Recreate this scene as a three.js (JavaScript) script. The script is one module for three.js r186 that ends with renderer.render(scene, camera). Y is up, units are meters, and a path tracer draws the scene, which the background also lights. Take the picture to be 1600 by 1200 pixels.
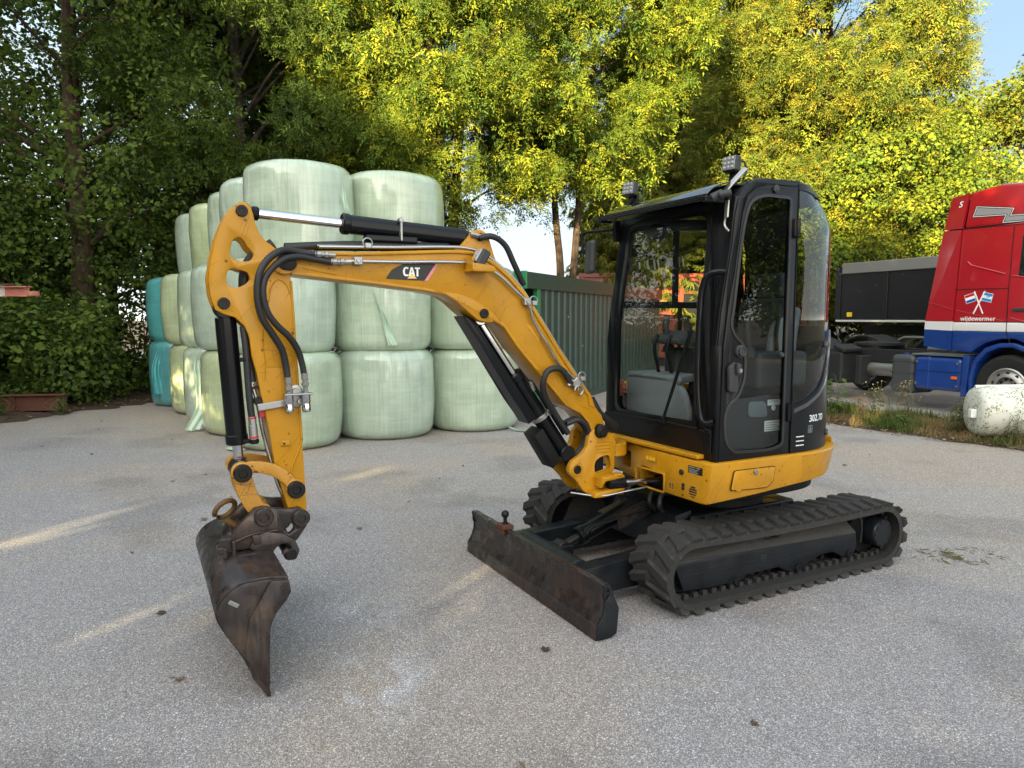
import * as THREE from 'three';
import { RoundedBoxGeometry } from 'three/addons/geometries/RoundedBoxGeometry.js';
import { mergeGeometries, mergeVertices, toCreasedNormals } from 'three/addons/utils/BufferGeometryUtils.js';
import { Brush, Evaluator, SUBTRACTION } from 'three-bvh-csg';

// ---------------------------------------------------------------- camera, sky, sun, exposure
const scene = new THREE.Scene();
const R = Math.PI / 180;
const camera = new THREE.PerspectiveCamera(56.83, 4 / 3, 0.05, 900);
camera.position.set(0, 1.617, 0);
camera.rotation.set(-5.378 * R, 0, -0.076 * R);
const renderer = new THREE.WebGLRenderer({ antialias: true });
renderer.toneMapping = THREE.LinearToneMapping;
renderer.toneMappingExposure = 4.5;
renderer.shadowMap.enabled = true;

const SUN_EL = 11 * R, SX = -0.451, SZ = 0.8925;                 // the sun stands low behind the photographer, to the left
const sunDir = new THREE.Vector3(SX * Math.cos(SUN_EL), Math.sin(SUN_EL), SZ * Math.cos(SUN_EL)).normalize();
{
  const W = 1024, H = 512, d = new Float32Array(W * H * 4);
  for (let r = 0; r < H; r++) {
    const up = ((r + 0.5) / H - 0.5) * Math.PI, y = Math.sin(up), e = Math.max(y, 0);
    for (let c = 0; c < W; c++) {
      const az = ((c + 0.5) / W - 0.5) * 2 * Math.PI, x = Math.cos(az) * Math.cos(up), z = Math.sin(az) * Math.cos(up);
      const g = Math.acos(THREE.MathUtils.clamp(x * sunDir.x + y * sunDir.y + z * sunDir.z, -1, 1));
      const h = Math.exp(-e * 4.2);                               // hazy band above the horizon
      const glow = 1.5 * Math.exp(-g / 0.5) + 1.0 * ((1 + Math.cos(g)) * 0.5) ** 2;
      const zen = [0.066, 0.132, 0.205], hor = [0.22, 0.245, 0.245], wm = [1.46, 1.28, 1.04];
      const o = (r * W + c) * 4;
      for (let k = 0; k < 3; k++) d[o + k] = (zen[k] * (1 - h) + hor[k] * h) * (1 + 0.25 * glow) + wm[k] * glow * (0.35 + 0.65 * h) * 0.95;
      d[o + 3] = 1;
    }
  }
  const t = new THREE.DataTexture(d, W, H, THREE.RGBAFormat, THREE.FloatType);
  t.mapping = THREE.EquirectangularReflectionMapping; t.magFilter = THREE.LinearFilter; t.needsUpdate = true;
  scene.background = t; scene.environment = t;
}
const sun = new THREE.DirectionalLight(new THREE.Color(1.0, 0.80, 0.43), 5.0);
sun.target.position.set(0, 0, -8); sun.position.copy(sunDir).multiplyScalar(90).add(sun.target.position);
sun.shadow.radius = 0.45; sun.castShadow = true; sun.shadow.mapSize.set(4096, 4096);
Object.assign(sun.shadow.camera, { left: -45, right: 45, top: 30, bottom: -30, near: 1, far: 220 });
scene.add(sun, sun.target);

// ---------------------------------------------------------------- helpers
function rng(seed) { let s = seed >>> 0; return () => { s = (s + 0x6d2b79f5) | 0; let t = Math.imul(s ^ (s >>> 15), 1 | s); t = (t + Math.imul(t ^ (t >>> 7), 61 | t)) ^ t; return ((t ^ (t >>> 14)) >>> 0) / 4294967296; }; }
const V = (x, y, z) => new THREE.Vector3(x, y, z);
const lerp = (a, b, t) => a + (b - a) * t, clamp = THREE.MathUtils.clamp, sstep = (x, a, b) => { const t = clamp((x - a) / (b - a), 0, 1); return t * t * (3 - 2 * t); };
const hash2 = (x, y, s = 0) => { let h = Math.imul(x | 0, 374761393) ^ Math.imul(y | 0, 668265263) ^ Math.imul(s | 0, 974634777); h = Math.imul(h ^ (h >>> 13), 1274126177); return ((h ^ (h >>> 16)) >>> 0) / 4294967296; };
function vnoise(x, y, s = 0, per = 0) {
  const ix = Math.floor(x), iy = Math.floor(y), fx = x - ix, fy = y - iy, u = fx * fx * (3 - 2 * fx), v = fy * fy * (3 - 2 * fy);
  const m = (a) => (per ? ((a % per) + per) % per : a), h = (a, b) => hash2(m(a), m(b), s);
  return lerp(lerp(h(ix, iy), h(ix + 1, iy), u), lerp(h(ix, iy + 1), h(ix + 1, iy + 1), u), v);
}
function fbm(x, y, oct = 4, s = 0, per = 0) { let a = 0.5, t = 0, n = 0; for (let i = 0; i < oct; i++) { t += a * vnoise(x, y, s + i, per); n += a; a *= 0.5; x *= 2; y *= 2; per *= 2; } return t / n; }
const taken = {};
const numbered = (n) => { const k = (taken[n] = (taken[n] ?? -1) + 1); return k ? `${n}_${String(k).padStart(3, '0')}` : n; };
function boxUV(g) {                                                // uv in metres, on the plane each face looks along
  const p = g.attributes.position, uv = new Float32Array(p.count * 2), a = V(), b = V(), c = V();
  for (let i = 0; i < p.count; i += 3) {
    a.fromBufferAttribute(p, i); b.fromBufferAttribute(p, i + 1); c.fromBufferAttribute(p, i + 2);
    const n = b.clone().sub(a).cross(c.clone().sub(a)), x = Math.abs(n.x), y = Math.abs(n.y), z = Math.abs(n.z);
    [a, b, c].forEach((q, k) => { const [u, v] = x >= y && x >= z ? [q.z, q.y] : y >= z ? [q.x, q.z] : [q.x, q.y]; uv[(i + k) * 2] = u; uv[(i + k) * 2 + 1] = v; });
  }
  g.setAttribute('uv', new THREE.BufferAttribute(uv, 2)); return g;
}
function joined(list, keepUV = false) {
  list = [].concat(list).map((g) => {
    const n = g.index ? g.toNonIndexed() : g.clone();
    for (const k of Object.keys(n.attributes)) if (!['position', 'normal', 'uv'].includes(k)) n.deleteAttribute(k);
    n.clearGroups?.(); n.morphAttributes = {};
    if (!n.attributes.normal) n.computeVertexNormals();
    if (!keepUV || !n.attributes.uv) boxUV(n);
    return n;
  });
  const g = list.length > 1 ? mergeGeometries(list) : list[0]; g.clearGroups(); return g;
}
const SPLIT = { end_wall: 'end_wall', side_wall: 'side_wall', skid: 'skid', bolt_head: 'bolt_head', air_tank: 'air_tank', tub_post: 'tub_post', foot: 'foot', pin_cap: 'pin_cap', coupling: 'coupling', vent_slots: 'vent_slot', weld_beads: 'weld_bead', weld_seam: 'weld_seam', hinge: 'hinge', cover_grille: 'grille_bar', led: 'led', plug: 'plug', visor_slots: 'visor_slot', wheel_nuts: 'wheel_nut', rim_holes: 'rim_hole', bolts: 'bolt', panel_seams: 'panel_seam', body_crease: 'body_crease', bolt_cap: 'bolt_cap', red_band: 'red_band', window_bar: 'window_bar', top_rail: 'top_rail', boss: 'boss', cab_step: 'cab_step', chassis: 'chassis' };
function obj(name, geos, mat, parent = scene, label, keepUV = false) {
  if (SPLIT[name] && Array.isArray(geos)) { if (geos.length > 1) { let m; for (const g of geos) m = obj(SPLIT[name], [g], mat, parent, label, keepUV); return m; } name = SPLIT[name]; }
  const m = new THREE.Mesh(Array.isArray(geos) || !geos.userData.ready ? joined(geos, keepUV) : geos, mat);
  m.geometry.userData.ready = true;
  m.name = parent === scene ? numbered(name) : name; m.castShadow = m.receiveShadow = true; parent.add(m);
  if (label) m.userData.label = label;
  return m;
}
function tag(o, label, category, group) { Object.assign(o.userData, { label, category }); if (group) o.userData.group = group; return o; }
function thing(name, label, category, pos = [0, 0, 0], turn = 0, group) {
  const o = new THREE.Group(); o.name = numbered(name); scene.add(o); o.position.set(...pos); o.rotation.y = turn; return tag(o, label, category, group);
}
function struct(name, geos, mat, keepUV) { const o = obj(name, geos, mat, scene, undefined, keepUV); o.userData.kind = 'structure'; return o; }
const at = (g, x, y, z, rx = 0, ry = 0, rz = 0) => { g.applyMatrix4(new THREE.Matrix4().compose(V(x, y, z), new THREE.Quaternion().setFromEuler(new THREE.Euler(rx, ry, rz, 'YXZ')), V(1, 1, 1))); return g; };
const rbox = (w, h, d, r = 0.006, seg = 2) => new RoundedBoxGeometry(w, h, d, seg, Math.min(r, w / 2.01, h / 2.01, d / 2.01));
const box = (w, h, d) => new THREE.BoxGeometry(w, h, d);
function rod(p, q, r, r2 = r, n = 20, open = false) { const d = q.clone().sub(p), g = new THREE.CylinderGeometry(r2, r, d.length(), n, 1, open); g.applyQuaternion(new THREE.Quaternion().setFromUnitVectors(V(0, 1, 0), d.normalize())); const m = p.clone().add(q).multiplyScalar(0.5); return g.translate(m.x, m.y, m.z); }
function turned(p, q, prof, n = 24) {                              // lathe along p->q; prof = [[radius, metres from p], ...]
  const d = q.clone().sub(p).normalize(), g = new THREE.LatheGeometry(prof.map(([r, y]) => new THREE.Vector2(Math.max(r, 1e-5), y)), n);
  return toCreasedNormals(g, 0.6).applyQuaternion(new THREE.Quaternion().setFromUnitVectors(V(0, 1, 0), d)).translate(p.x, p.y, p.z);
}
function tube(pts, r, n = 8, seg = 0) { const c = new THREE.CatmullRomCurve3(pts, false, 'centripetal'); return new THREE.TubeGeometry(c, seg || Math.max(8, pts.length * 5), r, n); }
function ribbed(pts, r, pitch = 0.012, n = 10) {                   // corrugated hose
  const c = new THREE.CatmullRomCurve3(pts, false, 'centripetal'), seg = Math.round((c.getLength() / pitch) * 4), g = new THREE.TubeGeometry(c, seg, 1, n), p = g.attributes.position;
  for (let i = 0; i <= seg; i++) { const o = c.getPointAt(i / seg), k = r * (i % 4 < 2 ? 1 : 0.84); for (let j = 0; j <= n; j++) { const x = i * (n + 1) + j; p.setXYZ(x, o.x + (p.getX(x) - o.x) * k, o.y + (p.getY(x) - o.y) * k, o.z + (p.getZ(x) - o.z) * k); } }
  return g;
}
const shape = (pts, holes = []) => { const s = new THREE.Shape(pts.map(([x, y]) => new THREE.Vector2(x, y))); for (const h of holes) s.holes.push(h.isPath ? h : new THREE.Path(h.map(([x, y]) => new THREE.Vector2(x, y)))); return s; };
function smooth(pts, n = 4, closed = true) { const c = new THREE.CatmullRomCurve3(pts.map(([x, y]) => V(x, y, 0)), closed, 'centripetal'); return c.getPoints(pts.length * n).slice(0, closed ? -1 : undefined).map((p) => [p.x, p.y]); }
function round(pts, r = 0.02, n = 4) {                             // polygon with rounded corners
  const out = [], N = pts.length;
  for (let i = 0; i < N; i++) {
    const p = pts[(i + N - 1) % N], q = pts[i], s = pts[(i + 1) % N], rr = q[2] ?? r;
    const d1 = [p[0] - q[0], p[1] - q[1]], d2 = [s[0] - q[0], s[1] - q[1]], l1 = Math.hypot(...d1), l2 = Math.hypot(...d2), k = Math.min(rr, l1 * 0.45, l2 * 0.45);
    const a = [q[0] + (d1[0] / l1) * k, q[1] + (d1[1] / l1) * k], b = [q[0] + (d2[0] / l2) * k, q[1] + (d2[1] / l2) * k];
    for (let j = 0; j <= n; j++) { const t = j / n; out.push([lerp(lerp(a[0], q[0], t), lerp(q[0], b[0], t), t), lerp(lerp(a[1], q[1], t), lerp(q[1], b[1], t), t)]); }
  }
  return out;
}
function extr(s, depth, bevel = 0.005) {
  const b = Math.min(bevel, depth * 0.45);
  const g = new THREE.ExtrudeGeometry(s, { depth: depth - 2 * b, bevelEnabled: b > 0, bevelThickness: b, bevelSize: b, bevelOffset: -b, bevelSegments: 2, curveSegments: 16, steps: 1 }); g.translate(0, 0, b);
  return toCreasedNormals(g, 0.5);
}
function plane4(a, b, c, d) { const g = new THREE.BufferGeometry(); g.setAttribute('position', new THREE.Float32BufferAttribute([...a, ...b, ...c, ...a, ...c, ...d].flat(), 3)); g.setAttribute('uv', new THREE.Float32BufferAttribute([0, 0, 1, 0, 1, 1, 0, 0, 1, 1, 0, 1], 2)); g.computeVertexNormals(); return g; }
const hexa = (q) => { const g = new THREE.BufferGeometry(), f = [[0, 1, 2, 3], [7, 6, 5, 4], [0, 4, 5, 1], [1, 5, 6, 2], [2, 6, 7, 3], [3, 7, 4, 0]], p = []; for (const [a, b, c, d] of f) p.push(...q[a], ...q[b], ...q[c], ...q[a], ...q[c], ...q[d]); let vol = 0; for (let i = 0; i < p.length; i += 9) vol += p[i] * (p[i + 4] * p[i + 8] - p[i + 5] * p[i + 7]) - p[i + 1] * (p[i + 3] * p[i + 8] - p[i + 5] * p[i + 6]) + p[i + 2] * (p[i + 3] * p[i + 7] - p[i + 4] * p[i + 6]); if (vol < 0) for (let i = 0; i < p.length; i += 9) for (let k = 0; k < 3; k++) [p[i + 3 + k], p[i + 6 + k]] = [p[i + 6 + k], p[i + 3 + k]]; g.setAttribute('position', new THREE.Float32BufferAttribute(p, 3)); g.computeVertexNormals(); return g; };

// ---------------------------------------------------------------- textures and materials
function tex(w, h, fn, srgb = true, rep = 1) {
  const d = new Uint8Array(w * h * 4);
  for (let y = 0; y < h; y++) for (let x = 0; x < w; x++) { const c = fn(x, y), o = (y * w + x) * 4; for (let k = 0; k < 3; k++) d[o + k] = clamp((c.length ? c[k] : c) * 255, 0, 255); d[o + 3] = 255; }
  const t = new THREE.DataTexture(d, w, h); t.wrapS = t.wrapT = THREE.RepeatWrapping; t.magFilter = THREE.LinearFilter; t.repeat.set(rep, rep);
  if (srgb) t.colorSpace = THREE.SRGBColorSpace; t.needsUpdate = true; return t;
}
function canvasTex(w, h, draw) { const c = document.createElement('canvas'); c.width = w; c.height = h; draw(c.getContext('2d'), w, h); const t = new THREE.CanvasTexture(c); t.colorSpace = THREE.SRGBColorSpace; return t; }
const lin = (r, g, b) => new THREE.Color().setRGB(r, g, b);
const std = (c, rough = 0.6, metal = 0, more = {}) => new THREE.MeshStandardMaterial({ color: lin(...c), roughness: rough, metalness: metal, side: THREE.DoubleSide, ...more });
const phy = (c, rough, more = {}) => new THREE.MeshPhysicalMaterial({ color: lin(...c), roughness: rough, side: THREE.DoubleSide, ...more });
// wear: fine scratches and grime specks (grey around 1), tile of 1 m
const wearTex = (seed, spots, scratch, tint, base = 1) => {
  const W = 512, a = new Float32Array(W * W).fill(0), rd = rng(seed);
  for (let i = 0; i < spots; i++) { const x = rd() * W, y = rd() * W, r = 0.6 + rd() * rd() * 3.5, k = 0.25 + 0.75 * rd(); for (let v = -5; v <= 5; v++) for (let u = -5; u <= 5; u++) if (Math.hypot(u, v) < r * (0.7 + 0.6 * rd())) { const o = ((Math.floor(y + v) + W) % W) * W + ((Math.floor(x + u) + W) % W); a[o] = Math.max(a[o], k); } }
  for (let i = 0; i < scratch; i++) { let x = rd() * W, y = rd() * W, t = rd() * 6.28; const L = 8 + rd() * 60, k = 0.2 + 0.6 * rd(); for (let s = 0; s < L; s++) { x += Math.cos(t); y += Math.sin(t); t += (rd() - 0.5) * 0.06; const o = ((Math.floor(y) % W) + W) % W * W + ((Math.floor(x) % W) + W) % W; a[o] = Math.max(a[o], k); } }
  return tex(W, W, (x, y) => { const m = 0.93 + 0.14 * (fbm(x / 64, y / 64, 4, seed, 8) - 0.5), w = a[y * W + x] * (0.4 + 0.6 * fbm(x / 32, y / 32, 2, seed + 9, 16)); return [0, 1, 2].map((k) => lerp(base * m, tint[k], w)); });
};
const roughTex = (seed, lo, hi, f = 32) => tex(256, 256, (x, y) => { const n = fbm(x / f, y / f, 5, seed, 256 / f); return lerp(lo, hi, sstep(n, 0.3, 0.7)); }, false, 1.3);
const M = {};
M.yellow = phy([0.56, 0.262, 0.008], 0.5, { specularIntensity: 0.6, clearcoat: 0.18, clearcoatRoughness: 0.25, map: wearTex(3, 320, 120, [0.42, 0.33, 0.22]), roughnessMap: roughTex(4, 0.55, 1.0) });
M.yellowWorn = phy([0.55, 0.26, 0.025], 0.6, { clearcoat: 0.15, clearcoatRoughness: 0.4, map: wearTex(5, 1500, 90, [0.18, 0.13, 0.09]) });
M.black = phy([0.008, 0.0095, 0.0125], 0.4, { specularIntensity: 0.35, clearcoat: 0.2, clearcoatRoughness: 0.1, map: wearTex(7, 120, 40, [1, 1, 1], 0.75) });
M.blackMatt = phy([0.011, 0.012, 0.014], 0.6, { specularIntensity: 0.5, map: wearTex(8, 300, 20, [1, 1, 1], 0.7) });
M.frame = phy([0.024, 0.030, 0.038], 0.55, { specularIntensity: 0.6, map: wearTex(9, 900, 160, [1, 0.96, 0.9], 0.66), roughnessMap: roughTex(10, 0.5, 1) });
M.rubber = std([0.080, 0.076, 0.070], 0.9, 0, { map: wearTex(11, 1600, 200, [1, 0.98, 0.94], 0.62) });
M.rubberHose = std([0.016, 0.016, 0.017], 0.55);
M.chrome = std([0.62, 0.63, 0.65], 0.14, 1);
M.steel = std([0.42, 0.42, 0.41], 0.36, 1, { roughnessMap: roughTex(12, 0.4, 1) });
M.zinc = std([0.36, 0.36, 0.35], 0.42, 0.9);
M.pin = std([0.055, 0.05, 0.048], 0.45, 0.7, { map: wearTex(13, 500, 60, [1, 0.8, 0.6], 0.7) });
M.decalBlack = std([0.012, 0.012, 0.013], 0.4); M.white = std([0.72, 0.72, 0.70], 0.5);
// worn brown-black digging steel
M.wornSteel = std([0.102, 0.088, 0.079], 0.5, 0.3, { map: tex(512, 512, (x, y) => { const n = fbm(x / 64, y / 64, 5, 21, 8), s = fbm(x / 9, y / 42, 3, 25, 0), r = 0.3 * sstep(n, 0.5, 0.8), b = sstep(fbm(x / 40, y / 90, 4, 31, 0), 0.55, 0.75) * sstep(s, 0.4, 0.6); return [lerp(0.62, 0.98, r) + 0.25 * (s - 0.5) + 0.1 * b, lerp(0.60, 0.70, r) + 0.25 * (s - 0.5) + 0.1 * b, lerp(0.62, 0.55, r) + 0.22 * (s - 0.5) + 0.1 * b]; }), roughnessMap: roughTex(22, 0.45, 1, 16) });
M.dusty = std([0.085, 0.08, 0.072], 0.9, 0, { map: wearTex(29, 2600, 120, [0.45, 0.45, 0.46], 0.85) });
M.ringSteel = std([0.20, 0.105, 0.03], 0.65, 0.2, { map: wearTex(33, 2600, 160, [0.25, 0.2, 0.17], 0.9) });
M.rust = std([0.15, 0.055, 0.032], 0.85, 0.1, { map: wearTex(23, 2600, 50, [0.5, 0.4, 0.35], 0.9) });
M.greyPlastic = std([0.15, 0.165, 0.172], 0.6); M.darkPlastic = std([0.03, 0.031, 0.033], 0.6); M.seat = std([0.035, 0.037, 0.042], 0.85);
M.glass = phy([0.86, 0.90, 0.88], 0.0, { transmission: 1, thickness: 0, ior: 1.5 });
M.glassTint = phy([0.62, 0.68, 0.68], 0.0, { transmission: 1, thickness: 0, ior: 1.5 });
M.lens = phy([0.30, 0.31, 0.31], 0.2, { clearcoat: 0.6, clearcoatRoughness: 0.1 });
// ================================================================ ground, yard, verges
const earth = struct('ground', [new THREE.PlaneGeometry(700, 700).rotateX(-Math.PI / 2).translate(0, -0.012, -60)], std([0.075, 0.062, 0.042], 0.95, 0, { map: tex(512, 512, (x, y) => { const n = fbm(x / 16, y / 16, 5, 61, 32); return [0.6 + 0.5 * n, 0.58 + 0.45 * n, 0.55 + 0.4 * n]; }, true, 0.4) }));
{
  // chip-seal asphalt: stones of several greys in a bitumen bed, one tile = 3 m
  const W = 2048, col = new Float32Array(W * W * 3), hgt = new Float32Array(W * W), rd = rng(77);
  for (let i = 0; i < W * W; i++) { const g = 0.44 + 0.09 * (hash2(i, 5, 1) - 0.5); col[i * 3] = g; col[i * 3 + 1] = g * 0.995; col[i * 3 + 2] = g * 0.985; hgt[i] = 0.1; }
  for (let k = 0; k < 300000; k++) {
    const x = rd() * W, y = rd() * W, r = 1.3 + rd() * rd() * 3.6, t = rd(), b = rd() < 0.56 ? 0.50 + 0.16 * rd() : rd() < 0.62 ? 0.36 + 0.15 * rd() : 0.66 + 0.26 * rd() * rd(), warm = (rd() - 0.4) * 0.05, e = 0.65 + 0.35 * rd(), ca = Math.cos(t * 6.28), sa = Math.sin(t * 6.28), h = 0.4 + 0.6 * rd(), m = Math.ceil(r);
    for (let v = -m; v <= m; v++) for (let u = -m; u <= m; u++) { const a = (u * ca + v * sa) / r, c = (v * ca - u * sa) / (r * e), q = a * a + c * c; if (q > 1) continue; const o = ((Math.floor(y + v) + W) % W) * W + ((Math.floor(x + u) + W) % W); hgt[o] = h * (1 - q * 0.5); col[o * 3] = b + warm; col[o * 3 + 1] = b; col[o * 3 + 2] = b - warm; }
  }
  const aT = tex(W, W, (x, y) => { const o = (y * W + x) * 3; return [col[o], col[o + 1], col[o + 2]]; }), hT = tex(1024, 1024, (x, y) => hgt[(y * 2) * W + x * 2], false);
  for (const t of [aT, hT]) { t.repeat.set(1 / 1.9, 1 / 1.9); }
  const m = std([1, 1, 1], 0.93, 0, { map: aT, bumpMap: hT, bumpScale: 0.004, vertexColors: true });
  const x0 = -22, x1 = 26, z0 = -34, z1 = 40, pos = [], uv = [], c = [], idx = [];
  const xs = [], zs = []; for (let x = x0; x <= x1 + 1e-6; x += x > -6 && x < 8 ? 0.07 : 0.5) xs.push(x); for (let z = z0; z <= z1 + 1e-6; z += z > -11 && z < -1 ? 0.07 : 0.5) zs.push(z);
  for (const z of zs) for (const x of xs) {
    pos.push(x, 0.012 * (fbm(x * 0.25, z * 0.25, 2, 3) - 0.5) * 0, z); uv.push(x, z);
    // stains and repairs that belong to the surface: a newer blue-grey lane with a ragged joint, brown dust, white scrapes, dark drips
    const wob = 0.16 * (fbm(x * 2.2, z * 2.2, 4, 91) - 0.5), e = (z + 4.0) * 0.848 - (x - 2.98) * 0.53 + wob * 1.6;
    const lane = sstep(e, -0.06, 0.06) * sstep(fbm(x * 3, z * 3, 3, 15), 0.12, 0.42);
    const dust = sstep(fbm(x * 0.7 + 9, z * 0.7, 5, 92), 0.46, 0.72), dark = sstep(fbm(x * 1.3 + 3, z * 1.3 + 8, 5, 93), 0.58, 0.76);
    const sc = Math.exp(-(((x + 0.62) / 0.30) ** 2 + ((z + 3.0) / 0.24) ** 2)), sc2 = Math.exp(-(((x + 0.85) / 0.22) ** 2 + ((z + 3.75) / 0.2) ** 2)), scr = (sc + 0.6 * sc2) * sstep(fbm((x + z) * 17, (x - z) * 5, 3, 94), 0.5, 0.66);
    let k = 1 - 0.07 * lane - 0.20 * dark + 0.05 * (fbm(x * 6, z * 6, 3, 95) - 0.5), r = 1.23 * k * (1 + 0.07 * dust - 0.03 * lane), g = 1.135 * k * (1 + 0.005 * dust), b = 1.06 * k * (1 - 0.09 * dust + 0.07 * lane);
    r = lerp(r, 1.9, scr * 0.75); g = lerp(g, 1.95, scr * 0.75); b = lerp(b, 2.1, scr * 0.75);
    c.push(r, g, b);
  }
  const n = xs.length; for (let j = 0; j < zs.length - 1; j++) for (let i = 0; i < n - 1; i++) { const a = j * n + i; idx.push(a, a + n, a + n + 1, a, a + n + 1, a + 1); }
  const g = new THREE.BufferGeometry(); g.setAttribute('position', new THREE.Float32BufferAttribute(pos, 3)); g.setAttribute('uv', new THREE.Float32BufferAttribute(uv, 2)); g.setAttribute('color', new THREE.Float32BufferAttribute(c, 3)); g.setIndex(idx); g.computeVertexNormals(); g.userData.ready = true;
  struct('asphalt_yard', g, m);
}
const litter = std([0.105, 0.072, 0.045], 0.95, 0, { map: tex(512, 512, (x, y) => { const n = fbm(x / 10, y / 10, 5, 71, 0), h = hash2(x >> 1, y >> 1, 7), s = h > 0.86 ? 0.35 : h < 0.2 ? -0.25 : 0; return [0.62 + 0.5 * (n - 0.3) + s, 0.58 + 0.45 * (n - 0.3) + s, 0.52 + 0.4 * (n - 0.3) + s * 0.9]; }, true, 0.9) });
// a low uneven bank along a centre line: [x, z, half width]
function bank(name, line, height, mat, seed) {
  const pos = [], idx = [], nW = 14; const c = new THREE.CatmullRomCurve3(line.map(([x, z, w]) => V(x, w, z))), n = 90;
  for (let i = 0; i <= n; i++) { const p = c.getPoint(i / n), t = c.getTangent(i / n), nx = -t.z, nz = t.x, l = Math.hypot(nx, nz); for (let j = 0; j <= nW; j++) { const u = (j / nW) * 2 - 1, e = 1 + 0.35 * (fbm(i * 0.35, u > 0 ? 3 : 7, 4, seed) - 0.5), x = p.x + (nx / l) * u * p.y * e, z = p.z + (nz / l) * u * p.y * e; pos.push(x, 0.004 + height * (1 - u * u) * (0.4 + fbm(x * 2, z * 2, 3, seed + 1)) * (Math.abs(u) > 0.99 ? 0 : 1), z); } }
  for (let i = 0; i < n; i++) for (let j = 0; j < nW; j++) { const a = i * (nW + 1) + j, b = a + nW + 1; idx.push(a, b, b + 1, a, b + 1, a + 1); }
  const g = new THREE.BufferGeometry(); g.setAttribute('position', new THREE.Float32BufferAttribute(pos, 3)); g.setIndex(idx); g.computeVertexNormals(); return struct(name, [g], mat);
}
bank('grass_verge', [[3.2, -14.6, 0.75], [4.3, -13.0, 0.8], [5.45, -11.1, 0.78], [6.35, -9.6, 0.8], [7.3, -8.2, 0.85], [8.6, -6.4, 0.9]], 0.07, litter, 5);
bank('woodland_edge', [[-15, -7.5, 4.6], [-12.6, -11.2, 4.6], [-11.3, -14.5, 4.3], [-10.0, -18, 4.6], [-7.5, -22, 5], [-2, -25, 5]], 0.16, litter, 6);
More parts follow.
